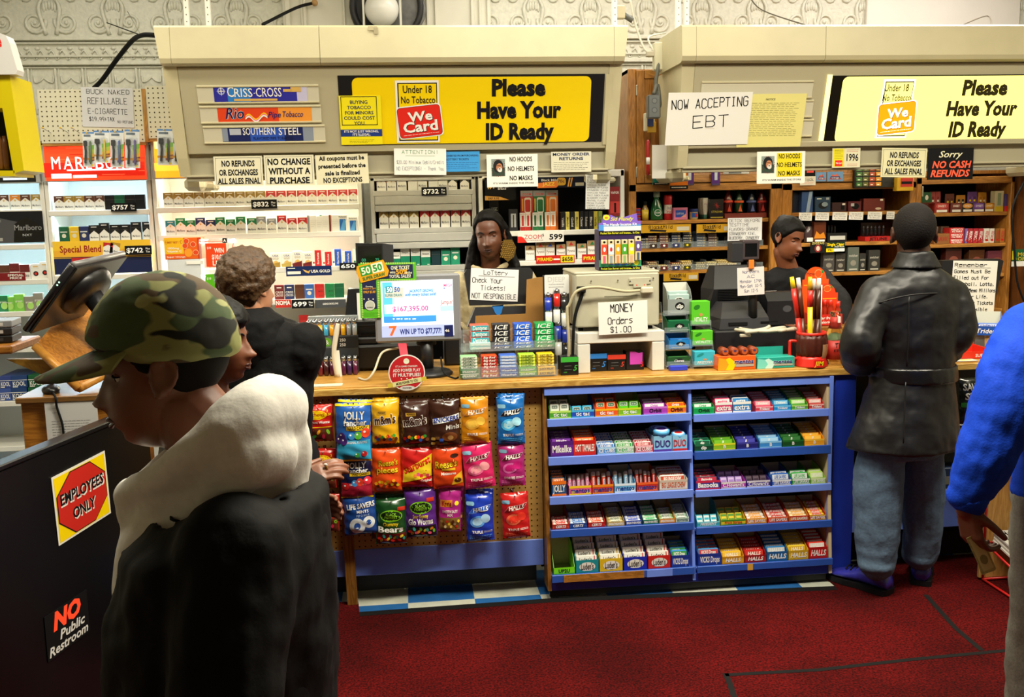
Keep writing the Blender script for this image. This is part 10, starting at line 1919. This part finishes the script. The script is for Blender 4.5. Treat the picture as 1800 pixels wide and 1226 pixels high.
d=(el-wr).normalized();chain(b,[V((cx,YW2-.15,zs_-.04)),el,wr+d*.05],[.08,.072,.05],LE2);chain(b,[V((cx,YW2+.15,zs_-.04)),V((cx+.02,YW2+.2,.95)),V((cx+.15,YW2+.15,.9))],[.08,.072,.05],LE2)
child(b,'leather_jacket',root,.008,4,((.12,.025),))
b=MB()
for s in (-1,1):chain(b,[V((cx,YW2+s*.08,.75)),V((cx,YW2+s*.09,.45)),V((cx-.02,YW2+s*.09,.1))],[.11,.09,.08],M('#15151a',.85))
child(b,'trousers',root,.01,3)
for s in (-1,1):shoe(root,V((cx-.1,YW2+s*.09,.01)),V((cx+.13,YW2+s*.1,.01)),(BLK,BLK))
b=MB();SCF=M('#2b2f3c',.9,bump=.3,nscale=120);a,c=W_(548,870,YW2+.12),W_(545,985,YW2+.12);chain(b,[V((cx+.02,YW2+.1,zs_+.03)),V((cx+.15,YW2+.14,zs_-.12)),a+V((-.06,.02,.06)),a,c],[.04,.045,.04,.04,.035],SCF)
child(b,'scarf',root,.006,2,((.05,.02),))
b=MB()
for i in range(12):x=c.x-.035+.0065*i;b.tube([V((x,c.y,c.z)),V((x+.003,c.y-.004,c.z-.07))],.0022,SCF,n=5)
put(b,'scarf_fringe',root,Matrix())
b=MB();Tr=HF(wr,(1,.12,.35),(.15,.6,-.7));b.T=Tr @ Matrix.Translation((.09,.0,.009)) @ Matrix.Rotation(R(90),4,'Y');GO2=M('#d8a83a',.2,1);b.tube([(.0105*math.cos(t*math.pi/8),.0105*math.sin(t*math.pi/8),0) for t in range(16)],.0022,GO2,n=8,closed=True);b.ball((0,-.012,0),.005,M('#e8dcc8',.1,.2),8,6);b.T=Matrix();put(b,'ring',root,Matrix())
# --- man in the camouflage cap passing close by
YF1=1.5;F_=lambda x,y,Y=YF1:U(x,y,Y);SK=M('#7d4a33',.45,noise=.1,nscale=14);hc=F_(283,652)
root=person('man in camouflage cap, white hood and black jacket walking past close to the camera',V((F_(400,1000).x,YF1,.009)))
Th=HT(hc,-86,12,0,.97);nk=F_(395,810);cx=F_(390,1000).x;zs_=F_(440,880).z
b=MB();add_head(b,Th,SK);chain(b,[hc+V((.035,0,-.06)),nk],[.058,.066],SK)
trunk(b,[(V((cx+.02,YF1,zs_)),.1,.13,0),(V((cx,YF1,zs_-.2)),.11,.16,0),(V((cx,YF1,.85)),.11,.15,0)],SK)
w1=V((cx-.02,YF1-.24,.78));w2=V((cx+.0,YF1+.24,.78))
chain(b,[V((cx+.03,YF1-.18,zs_-.04)),V((cx+.05,YF1-.24,1.03)),w1],[.05,.045,.03],SK);chain(b,[V((cx+.03,YF1+.18,zs_-.04)),V((cx+.05,YF1+.24,1.03)),w2],[.05,.045,.03],SK)
add_hand(b,HF(w1,(-.15,0,-1),(0,1,0)),SK);add_hand(b,HF(w2,(-.15,0,-1),(0,-1,0)),SK)
for s,dx in ((-1,-.12),(1,.14)):chain(b,[V((cx,YF1+s*.09,.86)),V((cx+dx,YF1+s*.09,.48)),V((cx+dx*1.6+.06,YF1+s*.09,.1))],[.09,.065,.045],SK)
child(b,'body',root,.0045,3);face_parts(root,Th,SK,M('#4a2420',.35),closed=.35)
b=MB();head_shell(b,Th,M('#14100f',.8),hair_fn(.004,.08,.0,-.05));put(b,'hair',root,Matrix())
def camo():
 m=bpy.data.materials.new('camouflage');m.use_nodes=True;nt=m.node_tree;bs=nt.nodes['Principled BSDF'];L=nt.links.new;tc=nt.nodes.new('ShaderNodeTexCoord')
 prev=None;mp=nt.nodes.new('ShaderNodeMapping');mp.inputs['Scale'].default_value=(1,1,1.7);L(tc.outputs['Object'],mp.inputs[0])
 for i,(c,sc,th) in enumerate((('#96985c',0,0),('#4d5f3a',11,.52),('#5c4a32',14,.56),('#1c1f17',13,.585),('#aeb078',17,.63))):
  if i==0:prev=nt.nodes.new('ShaderNodeRGB');prev.outputs[0].default_value=lin(c);out=prev.outputs[0];continue
  n=nt.nodes.new('ShaderNodeTexNoise');n.noise_dimensions='4D';n.inputs['W'].default_value=i*7.3;n.inputs['Scale'].default_value=sc;n.inputs['Detail'].default_value=1.5;L(mp.outputs[0],n.inputs['Vector'])
  r=nt.nodes.new('ShaderNodeValToRGB');r.color_ramp.elements[0].position=th-.01;r.color_ramp.elements[1].position=th+.01;L(n.outputs['Fac'],r.inputs[0])
  x=nt.nodes.new('ShaderNodeMix');x.data_type='RGBA';L(r.outputs[0],x.inputs[0]);L(out,x.inputs[6]);x.inputs[7].default_value=lin(c);out=x.outputs[2]
 L(out,bs.inputs['Base Color']);bs.inputs['Roughness'].default_value=.85;return m
CAMO=camo();b=MB()
def capf(d):
 x,y,z=head_pt(d,1,0,0);t=math.atan2(abs(d[0]),-d[1])/math.pi;line=np.interp(t,[0,.3,.5,1],[.052,.042,.02,-.005]);s=max(0,min(1,(z-line)/.01+.5));e=s*(.02+.012*max(0,d[2]))-(1-s)*.02
 return x+d[0]*e,y+d[1]*e,z+d[2]*e*1.2
head_shell(b,Th,CAMO,capf);cap=child(b,'camouflage_cap',root,.005,3,((.06,.006),))
b=MB();rings=[]
for k in range(17):
 a=R(-78+156*k/16);ca,sa=math.cos(a),math.sin(a);inn=V((.088*sa,-.088*ca+.0,.056));outp=V((.105*sa,-.105*ca-.075*max(0,ca)**.7,.050-.018*abs(sa)**2-.012*ca));rings.append([inn,outp,outp+V((0,0,-.005)),inn+V((0,0,-.006))])
b.T=Th;b.loft(rings,CAMO);b.T=Matrix();br=put(b,'brim',cap,Matrix());br.matrix_parent_inverse=Matrix()
HOO=M('#ebe8e0',.85,noise=.05,bump=.12,nscale=60)
b=MB()
# hood lying round the neck and the hoodie front
for pts,rs in ((((232,868,-.02),(285,845,-.09),(360,795,-.12),(430,740,-.10),(482,718,0),(440,745,.10),(360,800,.12),(285,845,.09),(232,868,.02),(232,868,-.02)),(.028,.032,.04,.048,.055,.048,.04,.032,.028,.028)),(((260,890,0),(330,860,-.02),(410,820,0),(465,790,0)),(.05,.07,.08,.06)),(((450,735,0),(470,780,0),(478,840,0)),(.055,.07,.06)),(((350,835,-.09),(420,800,-.11),(465,800,-.07)),(.05,.055,.05)),(((300,880,-.06),(380,860,-.1)),(.05,.05))):chain(b,[F_(x,y,YF1+dy) for x,y,dy in pts],rs,HOO)
trunk(b,[(F_(365,860),.11,.11,0),(F_(372,910),.13,.14,0),(F_(375,1000),.148,.15,0),(F_(375,1300),.15,.15,0)],HOO)
child(b,'white_hoodie',root,.007,8,((.14,.022),))
BJK=M('#0b0b0c',.75,noise=.2,bump=.15,nscale=40)
b=MB();rr=[]
for (px,py),rx_,ry in (((445,848),.085,.13),((425,872),.13,.19),((405,930),.16,.22),((395,1060),.172,.225),((395,1250),.178,.225),((395,1400),.18,.225)):
 c=F_(px,py);n=26;rr.append([(c.x+rx_*math.cos(t),c.y+ry*math.sin(t),c.z) for t in [R(-166+332*k/(n-1)) for k in range(n)]]+[(c.x+(rx_-.012)*math.cos(t),c.y+(ry-.012)*math.sin(t),c.z) for t in [R(166-332*k/(n-1)) for k in range(n)]])
b.loft(rr,BJK)
chain(b,[V((F_(440,905).x,YF1-.16,zs_-.03)),V((F_(430,1000).x,YF1-.235,1.04)),w1+V((0,0,.05))],[.085,.08,.055],BJK);chain(b,[V((F_(440,905).x,YF1+.16,zs_-.03)),V((F_(430,1000).x,YF1+.235,1.04)),w2+V((0,0,.05))],[.085,.08,.055],BJK)
child(b,'black_jacket',root,.008,3,((.12,.03),))
b=MB()
for s,dx in ((-1,-.12),(1,.14)):chain(b,[V((cx,YF1+s*.09,.86)),V((cx+dx,YF1+s*.09,.48)),V((cx+dx*1.6+.06,YF1+s*.09,.12))],[.12,.1,.085],M('#20242c',.85))
trunk(b,[(V((cx,YF1,.95)),.13,.17,0),(V((cx,YF1,.8)),.13,.18,0)],M('#20242c',.85));child(b,'trousers',root,.01,3,((.12,.02),))
for s,dx in ((-1,-.13),(1,.284)):shoe(root,V((cx+dx+.08,YF1+s*.09,.01)),V((cx+dx-.2,YF1+s*.1,.01)),(M('#1a1a1c',.5),BLK))
